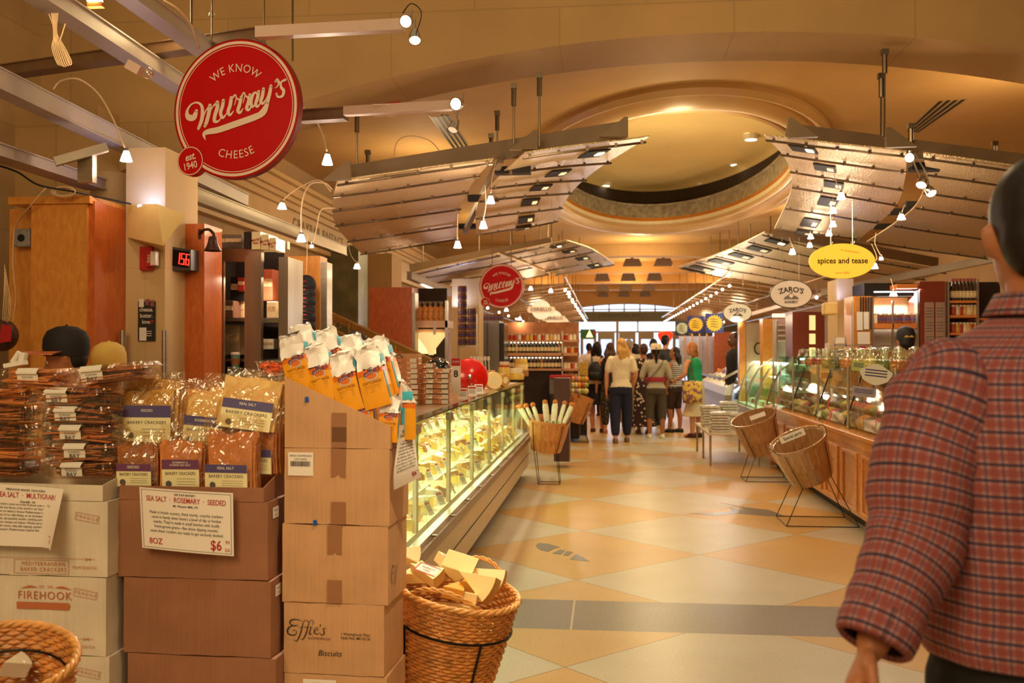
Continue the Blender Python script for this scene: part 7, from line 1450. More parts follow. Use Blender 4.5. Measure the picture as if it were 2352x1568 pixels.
for z in (1.033, 1.091, 1.261):
    for i in range(5):
        for x in (2.35, 2.62): k = R_.randrange(4); clone(cks[k], Vector((x, 11.75+i*.18, z)), '%s cake in the square glass case' % cnm[k], 'cakes in the square glass case')
t = thing('curved_case', 'curved-glass bakery case lit white inside, beyond the spice counter', 'display case', (2.6, 14.6, 0)); Yc0, Yc1 = 13.0, 16.6
MB().bb(2.15, 3.1, Yc0, Yc1, 0, .62).build('base', m_case, t); MB().bb(2.08, 2.15, Yc0, Yc1, .56, .66).build('lower_rail', m_steel, t); cur = [(2.12, .66), (2.14, .85), (2.20, 1.05), (2.32, 1.25), (2.50, 1.38), (2.75, 1.43)]
for q in range(4):
    a, b = Yc0+q*.9+.01, Yc0+q*.9+.89; m = MB(); m.add([(x, y, z) for x, z in cur for y in (a, b)], [(2*i, 2*i+1, 2*i+3, 2*i+2) for i in range(5)]); m.build('curved_glass', m_tl, t, smooth=True); MB().tube([(x-.01, a, z) for x, z in cur], .014, 6).build('glass_rib', m_steel, t)
MB().bb(2.75, 3.1, Yc0, Yc1, 1.40, 1.45).build('top', m_steel, t); MB().bb(2.15, 3.05, Yc0+.01, Yc1-.01, .62, .68).build('deck', m_ivory, t); MB().bb(3.05, 3.1, Yc0, Yc1, .68, 1.4).build('back', m_ivory, t)
for z in (.92, 1.15): MB().bb(2.35 if z < 1 else 2.5, 3.0, Yc0+.02, Yc1-.02, z, z+.01).build('shelf', m_tl, t)
MB().bb(2.75, 2.80, Yc0+.1, Yc1-.1, 1.36, 1.39).build('light_tube', em('tube_glow', (240, 255, 210), 4), t)
for y in (13.9, 15.6): light('AREA', (2.6, y, 1.34), 26, (.95, 1, .8), .4, (0, 0, 0), name='case_light', sy=1.6)
for z, x0 in ((.682, 2.35), (.932, 2.55), (1.162, 2.7)):
    for i in range(16):
        for j in range(2): k = R_.randrange(4); clone(cks[k], Vector((x0+.22*j, Yc0+.2+i*.21, z)), '%s cake behind the curved glass' % cnm[k], 'cakes behind the curved glass')
# ice display of fish, farther on
t = thing('ice_display', 'sloping white ice display beyond the curved case', 'ice display', (2.6, 19.5, 0)); MB().bb(2.1, 3.2, 17.4, 22, 0, .72).build('base', m_steel, t)
m = MB(); m.hexa([(2.1, 17.4, .72), (3.2, 17.4, .72), (3.2, 22, .72), (2.1, 22, .72), (2.12, 17.4, .86), (3.2, 17.4, 1.42), (3.2, 22, 1.42), (2.12, 22, .86)]); m.build('ice_bed', pl('crushed_ice', (238, 238, 226), .3, var=.08, vs_=60, bump=1, bs=40), t)['kind'] = 'stuff'
MB().bar((2.05, 17.2, 1.02), (2.05, 22, 1.02), .03, .04).bar((2.05, 17.2, 1.02), (2.9, 17.2, 1.48), .03, .04).build('guard_rail', m_steel, t)
for y in (18, 20.5): light('POINT', (2.3, y, 2.1), 14, (1, .92, .78), .05, name='counter_lamp_light')
for i in range(14): k = R_.randrange(5); clone(frs[k], Vector((2.25+.22*(i % 3), 17.8+i*.28, .93+.11*(i % 3))), '%s fruit lying on the ice display' % fn_[k], 'fruit on the ice display')
# steel table of packaged trays
t = thing('steel_table', 'low steel table with stacked wrapped trays before the bakery case', 'table', (1.9, 13.0, 0)); ta = [W(1622, 966, Z=.42), W(1662, 985, Z=.42), W(1722, 985, Z=.42), W(1700, 960, Z=.42)]
A, B = 1.32, 2.0; ya, yb = 12.7, 14.6; MB().bb(A, B, ya, yb, .40, .43).build('top', pl('table_top', (214, 200, 180), .3), t, bevel=.005)
for x, y in ((A+.03, ya+.03), (B-.03, ya+.03), (A+.03, yb-.03), (B-.03, yb-.03), (A+.03, (ya+yb)/2)): MB().tube([(x, y, 0), (x, y, .46)], .014, 8).build('leg', m_steel, t)
def mk_tr(c): t = thing('wrapped_tray', '', 'tray', c); MB().bb(-.12, .12, -.16, .16, .001, .028).build('tray', pl('tray_pale', (206, 196, 180), .4, var=.2, vs_=20), t, world=False, bevel=.004); MB().bb(-.10, .10, -.14, .14, .028, .036).build('clear_wrap', m_clam, t, world=False); return t
for j, (x, y, n) in enumerate(((1.47, 13.9, 8), (1.50, 13.0, 7), (1.80, 13.4, 6), (1.78, 14.3, 9))):
    for i in range(n): o = clone(mk_tr, Vector((x+R_.uniform(-.01, .01), y, .431+.037*i)), 'wrapped tray in the %s stack on the low steel table' % ('rear left', 'front left', 'front right', 'rear right')[j], 'stacked wrapped trays'); o.rotation_euler = (0, 0, R_.uniform(-.1, .1))
# wall units behind the right counters
m_rw = pl('red_brown_wood', (126, 50, 26), .35, coat=.2, var=.1, vs_=4, stretch=(1, 1, .2)); m_os = pl('orange_shelf', (214, 130, 60), .4, var=.06)
t = pt('menu_column', 'red-brown wood column with two columns of menu sheets', 'column', None, 10.5, [('column', m_rw, [(2112, 646, 2174, 1100, 0, .4)]), ('steel_edge', m_steel, [(2107, 668, 2112, 1100, -.01, .1)]), ('menu_sheet', pl('menu_sheet', (160, 130, 112), .5, var=.1, vs_=3), [(2124, 694, 2146, 836, -.008, .008), (2149, 694, 2171, 836, -.008, .008)])])
m = MB(); [pbx(m, x0, 700+i*6.6, x0+16, 701.5+i*6.6, 10.489, .002) for x0 in (2127, 2152) for i in range(20) if i % 5]; m.build('menu_print', m_grink, t)
t = pt('jar_shelves', 'dark shelves of jars with orange boards right of the menu column', 'shelf unit', None, 10.5, [('back_panel', m_drk, [(2178, 648, 2300, 1100, .42, .02)]), ('shelf', m_os, [(2182, y, 2246, y+5, 0, .4) for y in (690, 724, 764, 804)]+[(2250, y, 2300, y+5, .05, .35) for y in (730, 775)]), ('post', m_steel, [(2176, 646, 2183, 1100, -.02, .05), (2245, 640, 2251, 1100, -.02, .05)])])
for j, y in enumerate((690, 724, 764, 804)):
    for i in range(7): k = R_.randrange(3); clone(jks[k] if j else bks[1], W(2189+i*8.4, y, Y=10.6), ('jar with a pale lid on the dark shelves beside the menu column' if j else 'dark bottle on the top board of the dark shelves'), 'jars on the dark shelves' if j else 'bottles on the dark shelves')
t = pt('lit_cupboard', 'brightly lit open cupboard behind the worker in the black cap', 'cupboard', None, 10.5, [('back_panel', pl('cupboard_pale', (226, 216, 180), .5), [(2006, 676, 2106, 1100, .45, .02)]), ('shelf', m_os, [(2008, 743, 2106, 754, 0, .42), (2008, 826, 2106, 834, 0, .42)]), ('post', m_steel, [(2004, 680, 2009, 1100, 0, .04), (2050, 690, 2055, 1100, 0, .04)]), ('top_valance', m_os, [(2060, 652, 2108, 662, -.05, .3)])])
MB().bb(W(2010, 0, Y=10.6).x, W(2104, 0, Y=10.6).x, 10.7, 10.73, W(0, 684, Y=10.7).z, W(0, 681, Y=10.7).z).build('light_tube', em('cool_tube', (236, 246, 255), 6), t); light('AREA', (W(2056, 0, Y=10.7).x, 10.68, W(0, 690, Y=10.7).z), 9, (.95, .97, 1), .4, (-.3, 0, 0), name='cupboard_light')
for i in range(10): clone(mk_tin if i % 2 else jks[2], W(2014+i*9.3, 743 if i < 5 else 743, Y=10.62), '%s on the middle board of the lit cupboard' % ('dark tin' if i % 2 else 'white jar'), 'tins in the lit cupboard' if i % 2 else 'white jars in the lit cupboard')
for i in range(9): clone(jks[i % 3], W(2014+i*9.5, 826, Y=10.62), '%s jar on the lower board of the lit cupboard' % jn[i % 3], 'jars on the lower board of the lit cupboard')
t = pt('binder_cabinet', 'narrow orange cabinet with dark upright slats and hung white papers', 'cabinet', None, 10.5, [('body', m_or, [(1960, 680, 2004, 1100, .1, .4)]), ('slat', m_drk, [(1976+i*6, 682, 1979+i*6, 756, .08, .02) for i in range(5)]), ('paper', m_lab, [(1968, 716, 1982, 758, .04, .01), (1984, 716, 1996, 756, .05, .01), (1970, 762, 1998, 790, .04, .01)]), ('steel_edge', m_steel, [(1956, 690, 1960, 1100, 0, .05)]), ('yellow_notice', pl('notice_yellow', (236, 206, 50), .5), [(1974, 802, 1988, 814, .02, .01)]), ('red_notice', m_red, [(1974, 795, 1988, 801, .02, .01), (2001, 796, 2008, 806, .0, .01)])])
pt('dark_soffit', 'black recess above the lit cupboard', 'soffit', None, 10.7, [('soffit', m_blk, [(1985, 650, 2106, 680, 0, .5)])])
bar_thing('pale diagonal beam over the right-hand shelves', W(1888, 672, Z=2.4), W(2300, 590, Z=2.75), .07, .09, m_fr, group='beams over the right counters'); bar_thing('pinkish beam low over the far right counters', W(1700, 728, Z=2.2), W(1906, 672, Z=2.5), .05, .05, m_pink, group='beams over the right counters')
struct('wall_pillar_right', pbx(MB(), 1924, 640, 1962, 1060, 11.2, .5), m_tan); pt('wedge_uplight', 'small cream wedge uplight box on the right pillar', 'wall light', None, 11.0, [('housing', pl('uplight_cream', (226, 196, 128), .6), [(1895, 694, 1926, 722, 0, .2, .02)])]); light('AREA', W(1911, 690, Y=11.1), 2.2, (.25, .38, 1), .15, (PI, 0, 0), name='uplight_tube')
t = pt('red_cabinet', 'dark red wood cabinet with a lit narrow shelf niche', 'cabinet', None, 13, [('body', m_rw, [(1820, 716, 1895, 1000, 0, .5)]), ('niche_glow', em('niche_glow', (240, 220, 150), .6), [(1859, 724, 1873, 758, -.01, .01), (1859, 766, 1873, 790, -.01, .01), (1859, 798, 1873, 826, -.01, .01)]), ('steel_edge', m_steel, [(1870, 820, 1874, 1000, -.02, .02)])])
pt('wood_partition', 'bright orange wood panel between the steel door and the red cabinet', 'panel', None, 15, [('panel', m_or, [(1752, 732, 1782, 1000, 0, .3)]), ('steel_edge', m_steel, [(1782, 736, 1786, 1000, 0, .1)])])
t = pt('steel_door_unit', 'pale steel cold-room door with a round port, between orange panels', 'door unit', None, 16, [('panel', pl('steel_pale', (176, 156, 136), .35, m=.4), [(1714, 742, 1748, 1000, 0, .1)]), ('surround', m_or, [(1698, 738, 1714, 1000, .02, .2)])]); M = frame(W(1742, 800, Y=15.99), (1, 0, 0), (0, 0, 1)); MB().tube([M @ Vector((.06*math.cos(a), .09*math.sin(a), 0)) for a in [2*PI*i/20 for i in range(20)]], .012, 6, closed=True).build('port_ring', m_blk, t)
pt('cold_cabinet', 'open cold cabinet with pale lit goods left of the red cabinet', 'cabinet', None, 14, [('body', pl('cold_grey', (170, 160, 160), .4), [(1786, 732, 1818, 1000, .1, .4)]), ('shelf', m_sw, [(1788, y, 1816, y+3, .05, .1) for y in (745, 757, 769, 781)]), ('lit_top', em('pink_tube', (255, 190, 160), 1.5), [(1776, 720, 1822, 728, 0, .1)]), ('door_edge', m_steel, [(1783, 738, 1787, 1000, 0, .05)])])
pt('far_orange_wall', 'orange and red wood wall units beyond the ice display', 'wall unit', None, 24, [('panel', m_or2, [(1640, 762, 1698, 950, 0, .3)]), ('pale_panel', pl('pale_blue', (190, 200, 230), .5), [(1560, 772, 1640, 860, .2, .1)]), ('mullion', m_or, [(1572+i*17, 766, 1575+i*17, 880, .1, .05) for i in range(5)])])  # flat pale blue panel behind the orange mullions
t = pt('wire_tower', 'tall steel wire rack with papers on the spice counter', 'rack', None, 10.2, [('post', m_steel, [(1916, 770, 1919, 960, 0, .02), (1942, 770, 1945, 960, 0, .02)]), ('rung', m_steel, [(1916, y, 1945, y+2, 0, .2) for y in range(790, 890, 14)]), ('paper', m_lab, [(1920, 775, 1940, 788, .05, .02), (1922, 806, 1938, 814, .05, .02)]), ('cross_bar', m_steel, [(1916, 792, 2050, 795, .0, .02)])])
pt('paper_roll_stand', 'crumpled white paper hanging left of the wire rack', 'paper', None, 11.6, [('sheet', m_lab, [(1896, 788, 1912, 838, 0, .03, .004), (1890, 800, 1902, 830, -.03, .02)])])
pt('beige_machine', 'beige scale machine behind the spice counter left of the wire rack', 'scale', None, 11, [('body', pl('machine_beige', (206, 180, 130), .5), [(1875, 838, 1905, 900, 0, .3, .01)]), ('display', m_blk, [(1886, 856, 1912, 868, -.03, .03)])])
# ================================================================ PEOPLE
def pm(c, r=.8, **k): return pl('cloth_%d_%d_%d' % c, c, r, var=k.pop('var', .1), vs_=k.pop('vs_', 8), bump=.15, bs=30, **k)
m_skin = pl('skin_light', (214, 150, 112), .5, var=.05); m_skin2 = pl('skin_tan', (170, 108, 72), .5, var=.05); m_skin3 = pl('skin_dark', (96, 58, 40), .5, var=.05)
def remesh(o, vox, sm=2, fac=.6):
    """fuse the overlapping limbs into one continuous skin"""
    a = o.modifiers.new('r', 'REMESH'); a.mode = 'VOXEL'; a.voxel_size = vox; a.use_smooth_shade = True
    b = o.modifiers.new('s', 'SMOOTH'); b.iterations = sm; b.factor = fac
    dg = bpy.context.evaluated_depsgraph_get(); me = bpy.data.meshes.new_from_object(o.evaluated_get(dg)); o.modifiers.clear(); o.data = me; return o
def sec(mb, rows, seg=20, e=2.3):
    """body of stacked rounded sections: (x,y,z, half width, half depth, turn)"""
    vs = []
    for r in rows:
        x, y, z, a, b = r[:5]; tw = r[5] if len(r) > 5 else 0
        for k in range(seg):
            t = 2*PI*k/seg; c, s = math.cos(t), math.sin(t); px = a*math.copysign(abs(c)**(2/e), c); py = b*math.copysign(abs(s)**(2/e), s)
            vs.append((x+px*math.cos(tw)-py*math.sin(tw), y+px*math.sin(tw)+py*math.cos(tw), z))
    n = len(rows); mb.add(vs, [(i*seg+k, i*seg+(k+1) % seg, (i+1)*seg+(k+1) % seg, (i+1)*seg+k) for i in range(n-1) for k in range(seg)]+[tuple(range(seg-1, -1, -1)), tuple((n-1)*seg+k for k in range(seg))]); return mb
def limb(mb, P, R, seg=12): Q = crom([Vector((*p, r)) if False else p for p in P], 5); n = len(Q); RR = []; \
    [RR.append(R[min(int(i/5), len(R)-1)]*(1-(i/5-int(i/5)))+R[min(int(i/5)+1, len(R)-1)]*(i/5-int(i/5))) for i in range(n)]; mb.tube(Q, RR, seg); mb.ball(P[0], R[0], 10, 6); mb.ball(P[-1], R[-1], 10, 6)
def hand(mb, w, d, s=1, side=1, curl=.35, palmn=None, thick=1):
    """five fingers and a palm from the wrist w along d; side: where the thumb leaves"""
    d = Vector(d).normalized(); n = Vector(palmn or (0, -1, 0)); n = (n-d*n.dot(d)).normalized(); u = d.cross(n)*side; w = Vector(w); k = s
    mb.tube([w, w+d*.03*k, w+d*.065*k, w+d*.095*k], [.024*k, .030*k, .040*k, .036*k], 10, ell=[.7, .55, .45, .42], xdir=u)
    for i, (off, L) in enumerate(((-.030, .062), (-.010, .074), (.011, .078), (.031, .070))):
        b = w+d*.088*k+u*off*k; q = [b]; a = 0
        for j, f in enumerate((.45, .32, .23)): a += curl*(1 if j else .6); q.append(q[-1]+(d*math.cos(a)+n*math.sin(a))*L*f*k)
        mb.tube(q, [.0095*k*thick, .009*k*thick, .0082*k*thick, .0065*k*thick], 8); mb.ball(q[-1], .0066*k*thick, 8, 5)
    b = w+d*.028*k+u*.026*k; q = [b, b+(u*.8+d*.7+n*.3).normalized()*.034*k, b+(u*.6+d*1.2+n*.6).normalized()*.064*k, b+(u*.35+d*1.3+n*.7).normalized()*.086*k]; mb.tube(q, [.014*k, .0115*k, .0095*k, .007*k], 8)
def head(mb, c, s=1, turn=0, nod=0):
    """c: chin-neck joint; a skull with brow, nose, lips, chin and ears, facing -y"""
    R = Matrix.Rotation(turn, 3, 'Z') @ Matrix.Rotation(nod, 3, 'X'); c = Vector(c); V = lambda x, y, z: c+R @ Vector((x, y, z))*s
    rows = [(.0, -.052, .0, .028, .020), (0, -.040, .012, .044, .045), (0, -.022, .035, .060, .070), (0, -.012, .065, .068, .086), (0, -.004, .10, .073, .094), (0, .004, .135, .076, .098), (0, .006, .17, .074, .095), (0, .006, .20, .062, .080), (0, .006, .222, .040, .052), (0, .006, .232, .014, .018)]
    m = MB(); sec(m, rows, 20, 2.1); mb.add([c+R @ v*s for v in m.v], m.f)
    mb.tube([V(0, -.088, .118), V(0, -.102, .092), V(0, -.112, .076)], [.007*s, .010*s, .013*s], 8); mb.ball(V(0, -.110, .074), .0125*s, 8, 6)
    mb.tube([V(-.045, -.078, .124), V(0, -.092, .126), V(.045, -.078, .124)], .007*s, 6); mb.tube([V(-.022, -.088, .044), V(0, -.096, .046), V(.022, -.088, .044)], .0065*s, 6); mb.tube([V(-.018, -.086, .034), V(0, -.093, .033), V(.018, -.086, .034)], .0065*s, 6)
    for q in (-1, 1):
        mb.tube([V(q*.072, .006, .07), V(q*.080, .014, .09), V(q*.084, .018, .115), V(q*.076, .004, .122)], [.006*s, .009*s, .010*s, .006*s], 8)
    return V
m_eye = pl('eye_white', (230, 220, 210), .3); m_iris = pl('eye_iris', (50, 34, 26), .3)
def person(lbl, x, y, face, Ht, skin, top, bottom, hairm, style='short', sex='f', sleeve='short', low='pants', arms=None, legs=((0, 0), (0, 0)), turn=0, shoe=(40, 30, 28), lowz=.1, belly=1, toplen=.0, detail=1, lean=0, nod=0, upper_only=False, z0=0, group=None):
    """a standing figure in local coordinates facing -y, then turned by face"""
    s = Ht/1.70; t = thing('person', lbl, 'person', (x, y, z0), face, group); w = .92 if sex == 'f' else 1.0; hipw = 1.05 if sex == 'f' else .96
    S = lambda p: Vector(p)*s; L = lean
    sh = .175*w; shz = 1.385
    A = arms or [((-.24, .0, 1.10), (-.26, -.05, .86)), ((.24, .0, 1.10), (.26, -.05, .86))]
    b = MB()
    sec(b, [(0, .01, .84, .15*hipw, .11), (0, .01, .93, .155*hipw, .115), (0, 0+L*.2, 1.05, .128*w, .095), (0, -.005+L*.4, 1.18, .145*w, .105), (0, 0+L*.7, 1.30, .160*w, .110), (0, .005+L*.9, 1.38, .150*w, .090), (0, .01+L, 1.43, .07, .06)], 20)
    b.tube([(0, .012+L, 1.40), (0, .004+L*1.05, 1.47), (0, -.006+L*1.1, 1.53)], [.062, .054, .054], 14)
    for (kx, ky), q in zip(legs, (-1, 1)):
        ft = (q*.095+kx, ky, .09); kn = (q*.098+kx*.6, ky*.6-.02, .49); limb(b, [(q*.085, .0, .88), (q*.095+kx*.3, ky*.3-.01, .70), kn, (q*.1+kx*.8, ky*.8+.01, .34), ft], [.085, .075, .055, .052, .036])
        b.tube([(ft[0], ft[1]+.05, .045), (ft[0], ft[1]-.02, .05), (ft[0]+q*.01, ft[1]-.12, .03), (ft[0]+q*.015, ft[1]-.17, .022)], [.035, .042, .038, .022], 10)
    for (el, wr), q in zip(A, (-1, 1)):
        k_ = 1 if detail == 1 else .8; P = [(q*sh*(.2+.8*k_), .01+L*.9, shz-.03), ((q*sh+el[0])/2+q*.012*(k_ == 1), (L*.9+el[1])/2, (shz+el[2])/2), el, tuple((Vector(el)+Vector(wr))/2), wr]; limb(b, P, [.052*k_, .044*k_, .038*k_, .036*k_, .025]); d = Vector(wr)-Vector(el); hand(b, wr, d, .95, q, .3, (-q, 0, 0), 1.1)
    V = head(b, (0, -.0+L*1.1, 1.475), 1.0, turn, nod)
    b.v = [S(v) for v in b.v]; o = b.build('body', skin, t, world=False); remesh(o, .011*s if detail == 1 else .006*s, 2)
    for q in (-1, 1):
        e = MB(); e.ball(S(V(q*.030, -.086, .105)), .011*s, 8, 6); e.build('eye', m_eye, t, world=False, smooth=True); e = MB(); e.ball(S(V(q*.030, -.094, .105)), .006*s, 8, 5); e.build('iris', m_iris, t, world=False)
    # top
    g = MB(); e = .016; tz = .90-toplen
    sec(g, [(0, .01, tz, (.158*hipw+e)*belly, .118+e), (0, .005+L*.2, 1.03, (.137*w+e)*belly, .102+e), (0, -.005+L*.4, 1.18, .150*w+e, .110+e), (0, L*.7, 1.30, .165*w+e, .114+e), (0, .005+L*.9, 1.385, .150*w+e, .092+e), (0, .01+L, 1.425, .085+e, .066+e)], 24)
    for (el, wr), q in zip(A, (-1, 1)):
        P0 = Vector((q*sh, .01+L*.9, shz-.03)); E = Vector(el); Wr = Vector(wr)
        if sleeve == 'none': limb(g, [tuple(P0*.98), tuple(P0.lerp(E, .04))], [.056, .05])
        elif sleeve == 'short': limb(g, [tuple(P0), tuple(P0.lerp(E, .35)+Vector((q*.01, 0, 0))), tuple(P0.lerp(E, .72))], [.066, .060, .056])
        elif sleeve == 'elbow': limb(g, [tuple(P0), tuple(P0.lerp(E, .5)+Vector((q*.012, 0, 0))), tuple(E), tuple(E.lerp(Wr, .3))], [.066, .058, .054, .050])
        else: limb(g, [tuple(P0), tuple(P0.lerp(E, .5)+Vector((q*.012, 0, 0))), tuple(E), tuple(E.lerp(Wr, .5)), tuple(E.lerp(Wr, .93))], [.066, .056, .050, .046, .036])
    g.v = [S(v) for v in g.v]; o = g.build('shirt', top, t, world=False); remesh(o, .012*s if detail == 1 else .007*s, 2)
    # bottom
    g = MB()
    if low in ('pants', 'capri', 'shorts'):
        zl = {'pants': lowz, 'capri': .36, 'shorts': .52}[low]
        sec(g, [(0, .012, .80, .165*hipw, .122), (0, .012, .90, .170*hipw, .132), (0, .008, .98, .150*hipw, .118), (0, .006, 1.02, .143*hipw, .11)], 24)
        for (kx, ky), q in zip(legs, (-1, 1)):
            ft = Vector((q*.095+kx, ky, .09)); kn = Vector((q*.098+kx*.6, ky*.6-.02, .49)); hp = Vector((q*.085, .005, .86)); zt = max(zl, .1); f = (kn.z-zt)/(kn.z-ft.z); en = kn.lerp(ft, f) if f > 0 else hp.lerp(kn, (hp.z-zt)/(hp.z-kn.z))
            P = [hp, hp.lerp(kn, .5), kn if f > 0 else hp.lerp(en, .8), kn.lerp(en, .5) if f > 0 else hp.lerp(en, .9), en]; r_ = [.100, .100, .094, .084, .070] if low == 'pants' else [.100, .094, .084, .080, .076]; limb(g, [tuple(p) for p in P], r_)
    else:
        zl = lowz; mid = sum(l[1] for l in legs)/2
        sec(g, [(0, mid, zl, .19+.06*(zl < .4), .16+.05*(zl < .4)), (0, mid*.6, (zl+.8)/2, .19, .15), (0, .012, .80, .178*hipw, .135), (0, .012, .90, .170*hipw, .132), (0, .006, 1.02, .143*hipw, .11)], 24)
    g.v = [S(v) for v in g.v]; o = g.build('trousers' if low in ('pants', 'capri', 'shorts') else 'skirt', bottom, t, world=False); remesh(o, .012*s, 2)
    if toplen or True: pass
    for (kx, ky), q in zip(legs, (-1, 1)):
        g = MB(); fx, fy = q*.095+kx, ky; sec(g, [(fx, fy-.045, .002, .046, .128), (fx, fy-.045, .022, .048, .130), (fx, fy-.035, .050, .044, .112), (fx, fy+.01, .078, .036, .062)], 16); g.v = [S(v) for v in g.v]; g.build('shoe', pl('shoe_%d_%d_%d' % shoe, shoe, .4), t, world=False, smooth=True)
    # hair
    g = MB()
    if style != 'bald':
        for dx, dy, dz, r, sc in ((0, .018, .142, .092, (.88, 1.06, 1.04)), (0, .046, .10, .078, (.92, .8, 1.0))): g.ball(V(dx, dy, dz), r, 16, 10, sc)
        if style in ('long', 'wavy'):
            for q in (-1, 0, 1):
                for k in range(3): g.tube([V(q*.05, .05, .10), V(q*.07+.01*k, .085, .02), V(q*.065-.008*k, .095, -.07-.02*k), V(q*.05, .095+.008*(k % 2), -.15 if style == 'long' else -.12-.03*(q == 0))], [.045, .040, .034, .014], 8)
        if style == 'bob':
            for q in (-1, -.4, .4, 1): g.tube([V(q*.06, .03, .12), V(q*.080, .04, .05), V(q*.078, .045, -.02), V(q*.06, .04, -.05)], [.04, .038, .034, .02], 8)
        if style == 'pony': g.ball(V(0, .12, .13), .03, 10, 6); g.tube([V(0, .12, .13), V(0, .14, .06), V(0, .125, -.04), V(0, .11, -.14)], [.028, .034, .028, .008], 8)
        g.v = [S(v) for v in g.v]; o = g.build('hair', hairm, t, world=False); remesh(o, .010*s, 2)
    return t, s, V
def strap(t, P, r, m, nm='bag_strap'): MB().tube(crom(P, 6), r, 6).build(nm, m, t, world=False, smooth=True)
h_blk = pl('hair_black', (22, 16, 14), .5, var=.3, vs_=60, stretch=(4, 4, .5)); h_brn = pl('hair_brown', (74, 42, 24), .5, var=.3, vs_=50, stretch=(4, 4, .5)); h_bld = pl('hair_blonde', (206, 156, 84), .45, var=.35, vs_=40, stretch=(5, 5, .6)); h_gry = pl('hair_grey', (150, 136, 124), .5, var=.2, vs_=40); h_gin = pl('hair_ginger', (170, 112, 62), .5, var=.3, vs_=40)
def stripes(name, c1, c2, sc, axis='Z', thr=.5):
    m, nt, b = _new(name); L = nt.links; tc = N(nt, 'ShaderNodeTexCoord'); w = N(nt, 'ShaderNodeTexWave'); w.bands_direction = axis; w.inputs['Scale'].default_value = sc; L.new(tc.outputs['Object'], w.inputs[0]); r = N(nt, 'ShaderNodeValToRGB'); r.color_ramp.interpolation = 'CONSTANT'; r.color_ramp.elements[0].color = lin(c1); r.color_ramp.elements[1].position = thr; r.color_ramp.elements[1].color = lin(c2); L.new(w.outputs['Color'], r.inputs[0]); L.new(r.outputs[0], b.inputs['Base Color']); b.inputs['Roughness'].default_value = .8; return m
def floral(name, c1, c2, sc, thr=.32):
    m, nt, b = _new(name); L = nt.links; tc = N(nt, 'ShaderNodeTexCoord'); w = N(nt, 'ShaderNodeTexVoronoi'); w.inputs['Scale'].default_value = sc; L.new(tc.outputs['Object'], w.inputs['Vector']); r = N(nt, 'ShaderNodeValToRGB'); r.color_ramp.interpolation = 'CONSTANT'; r.color_ramp.elements[0].color = lin(c1); r.color_ramp.elements[1].position = thr; r.color_ramp.elements[1].color = lin(c2); L.new(w.outputs['Distance'], r.inputs[0]); L.new(r.outputs[0], b.inputs['Base Color']); b.inputs['Roughness'].default_value = .8; return m
def at(px, feet): g = W(px, feet, Z=0); return g.x, g.y
BK = PI  # seen from behind
x, y = at(1427, 1016)
t, s, V = person('woman in a cream T-shirt and navy trousers walking away, long blonde hair', x, y, BK, 1.71, m_skin, pm((236, 222, 190)), pm((30, 34, 60)), h_bld, 'wavy', legs=((0, -.10), (0, .10)), turn=.5, lowz=.17, shoe=(120, 90, 64), arms=[((-.235, .02, 1.12), (-.20, -.14, .93)), ((.235, .02, 1.12), (.24, -.02, .86))], group='shoppers in the aisle')
x, y = at(1507, 1006)
t, s, V = person('woman in a pale brimmed hat, grey shirt, red sash and dark cropped trousers', x, y, BK, 1.62, m_skin2, pm((176, 166, 146)), pm((78, 66, 52)), h_blk, 'pony', low='capri', sleeve='elbow', shoe=(226, 220, 190), group='shoppers in the aisle', legs=((-.02, 0), (.02, 0)), arms=[((-.25, .0, 1.12), (-.20, -.16, 1.06)), ((.25, .0, 1.12), (.20, -.16, 1.06))])
MB().lathe([(.10, .135), (.098, .17), (.092, .215), (.06, .235), (.001, .228)], 24, c=V(0, .008, -.0)*s+Vector((0, 0, 0))).build('hat_crown', pm((214, 200, 170)), t, world=False, smooth=True); MB().lathe([(.098, .142), (.15, .128), (.155, .130), (.10, .150)], 24, c=V(0, .008, 0)*s).build('hat_brim', pm((206, 190, 160)), t, world=False, smooth=True)
MB().lathe([(.18, .98), (.176, 1.06), (.170, 1.06), (.17, .98)], 24, sy=.76).build('red_sash', pm((140, 30, 40)), t, world=False, smooth=True); strap(t, [Vector((-.13, .04, 1.42))*s, Vector((-.08, .13, 1.32))*s, Vector((.05, .137, 1.16))*s, Vector((.17, .07, 1.02))*s], .006, m_blk)
x, y = at(1597, 1004)
t, s, V = person('woman in a green sleeveless top and cream skirt leaning to the counter, tote bag', x, y, BK+.9, 1.66, m_skin, pm((30, 160, 110)), pm((222, 200, 160)), h_gin, 'bob', low='skirt', lowz=.38, sleeve='none', shoe=(70, 30, 24), lean=-.05, turn=.1, arms=[((-.24, -.08, 1.10), (-.22, -.28, .96)), ((.24, -.06, 1.12), (.16, -.30, 1.02))], group='shoppers in the aisle', nod=.15)
g = MB(); sec(g, [(.24, .10, .62, .06, .19), (.25, .10, .75, .075, .20), (.24, .10, .96, .05, .19), (.24, .10, 1.00, .03, .18)], 20); g.v = [v*s for v in g.v]; mt = floral('tote_print', (226, 196, 96), (150, 96, 110), 14, .55); g.build('tote_bag', mt, t, world=False, smooth=True)
for q in (0, .14): strap(t, [Vector((.24, .02+q, 1.0))*s, Vector((.22, .06, 1.25))*s, Vector((.17, .05, 1.43))*s], .008, pm((120, 60, 40)))
x, y = at(1372, 992)
t, s, V = person('woman with black hair, white blouse, black skirt and a black backpack', x, y, BK-.15, 1.68, m_skin, pm((214, 196, 170)), pm((24, 24, 34)), h_blk, 'bob', low='skirt', lowz=.52, shoe=(90, 30, 24), group='shoppers in the aisle', legs=((0, .05), (0, -.05)), turn=-.3)
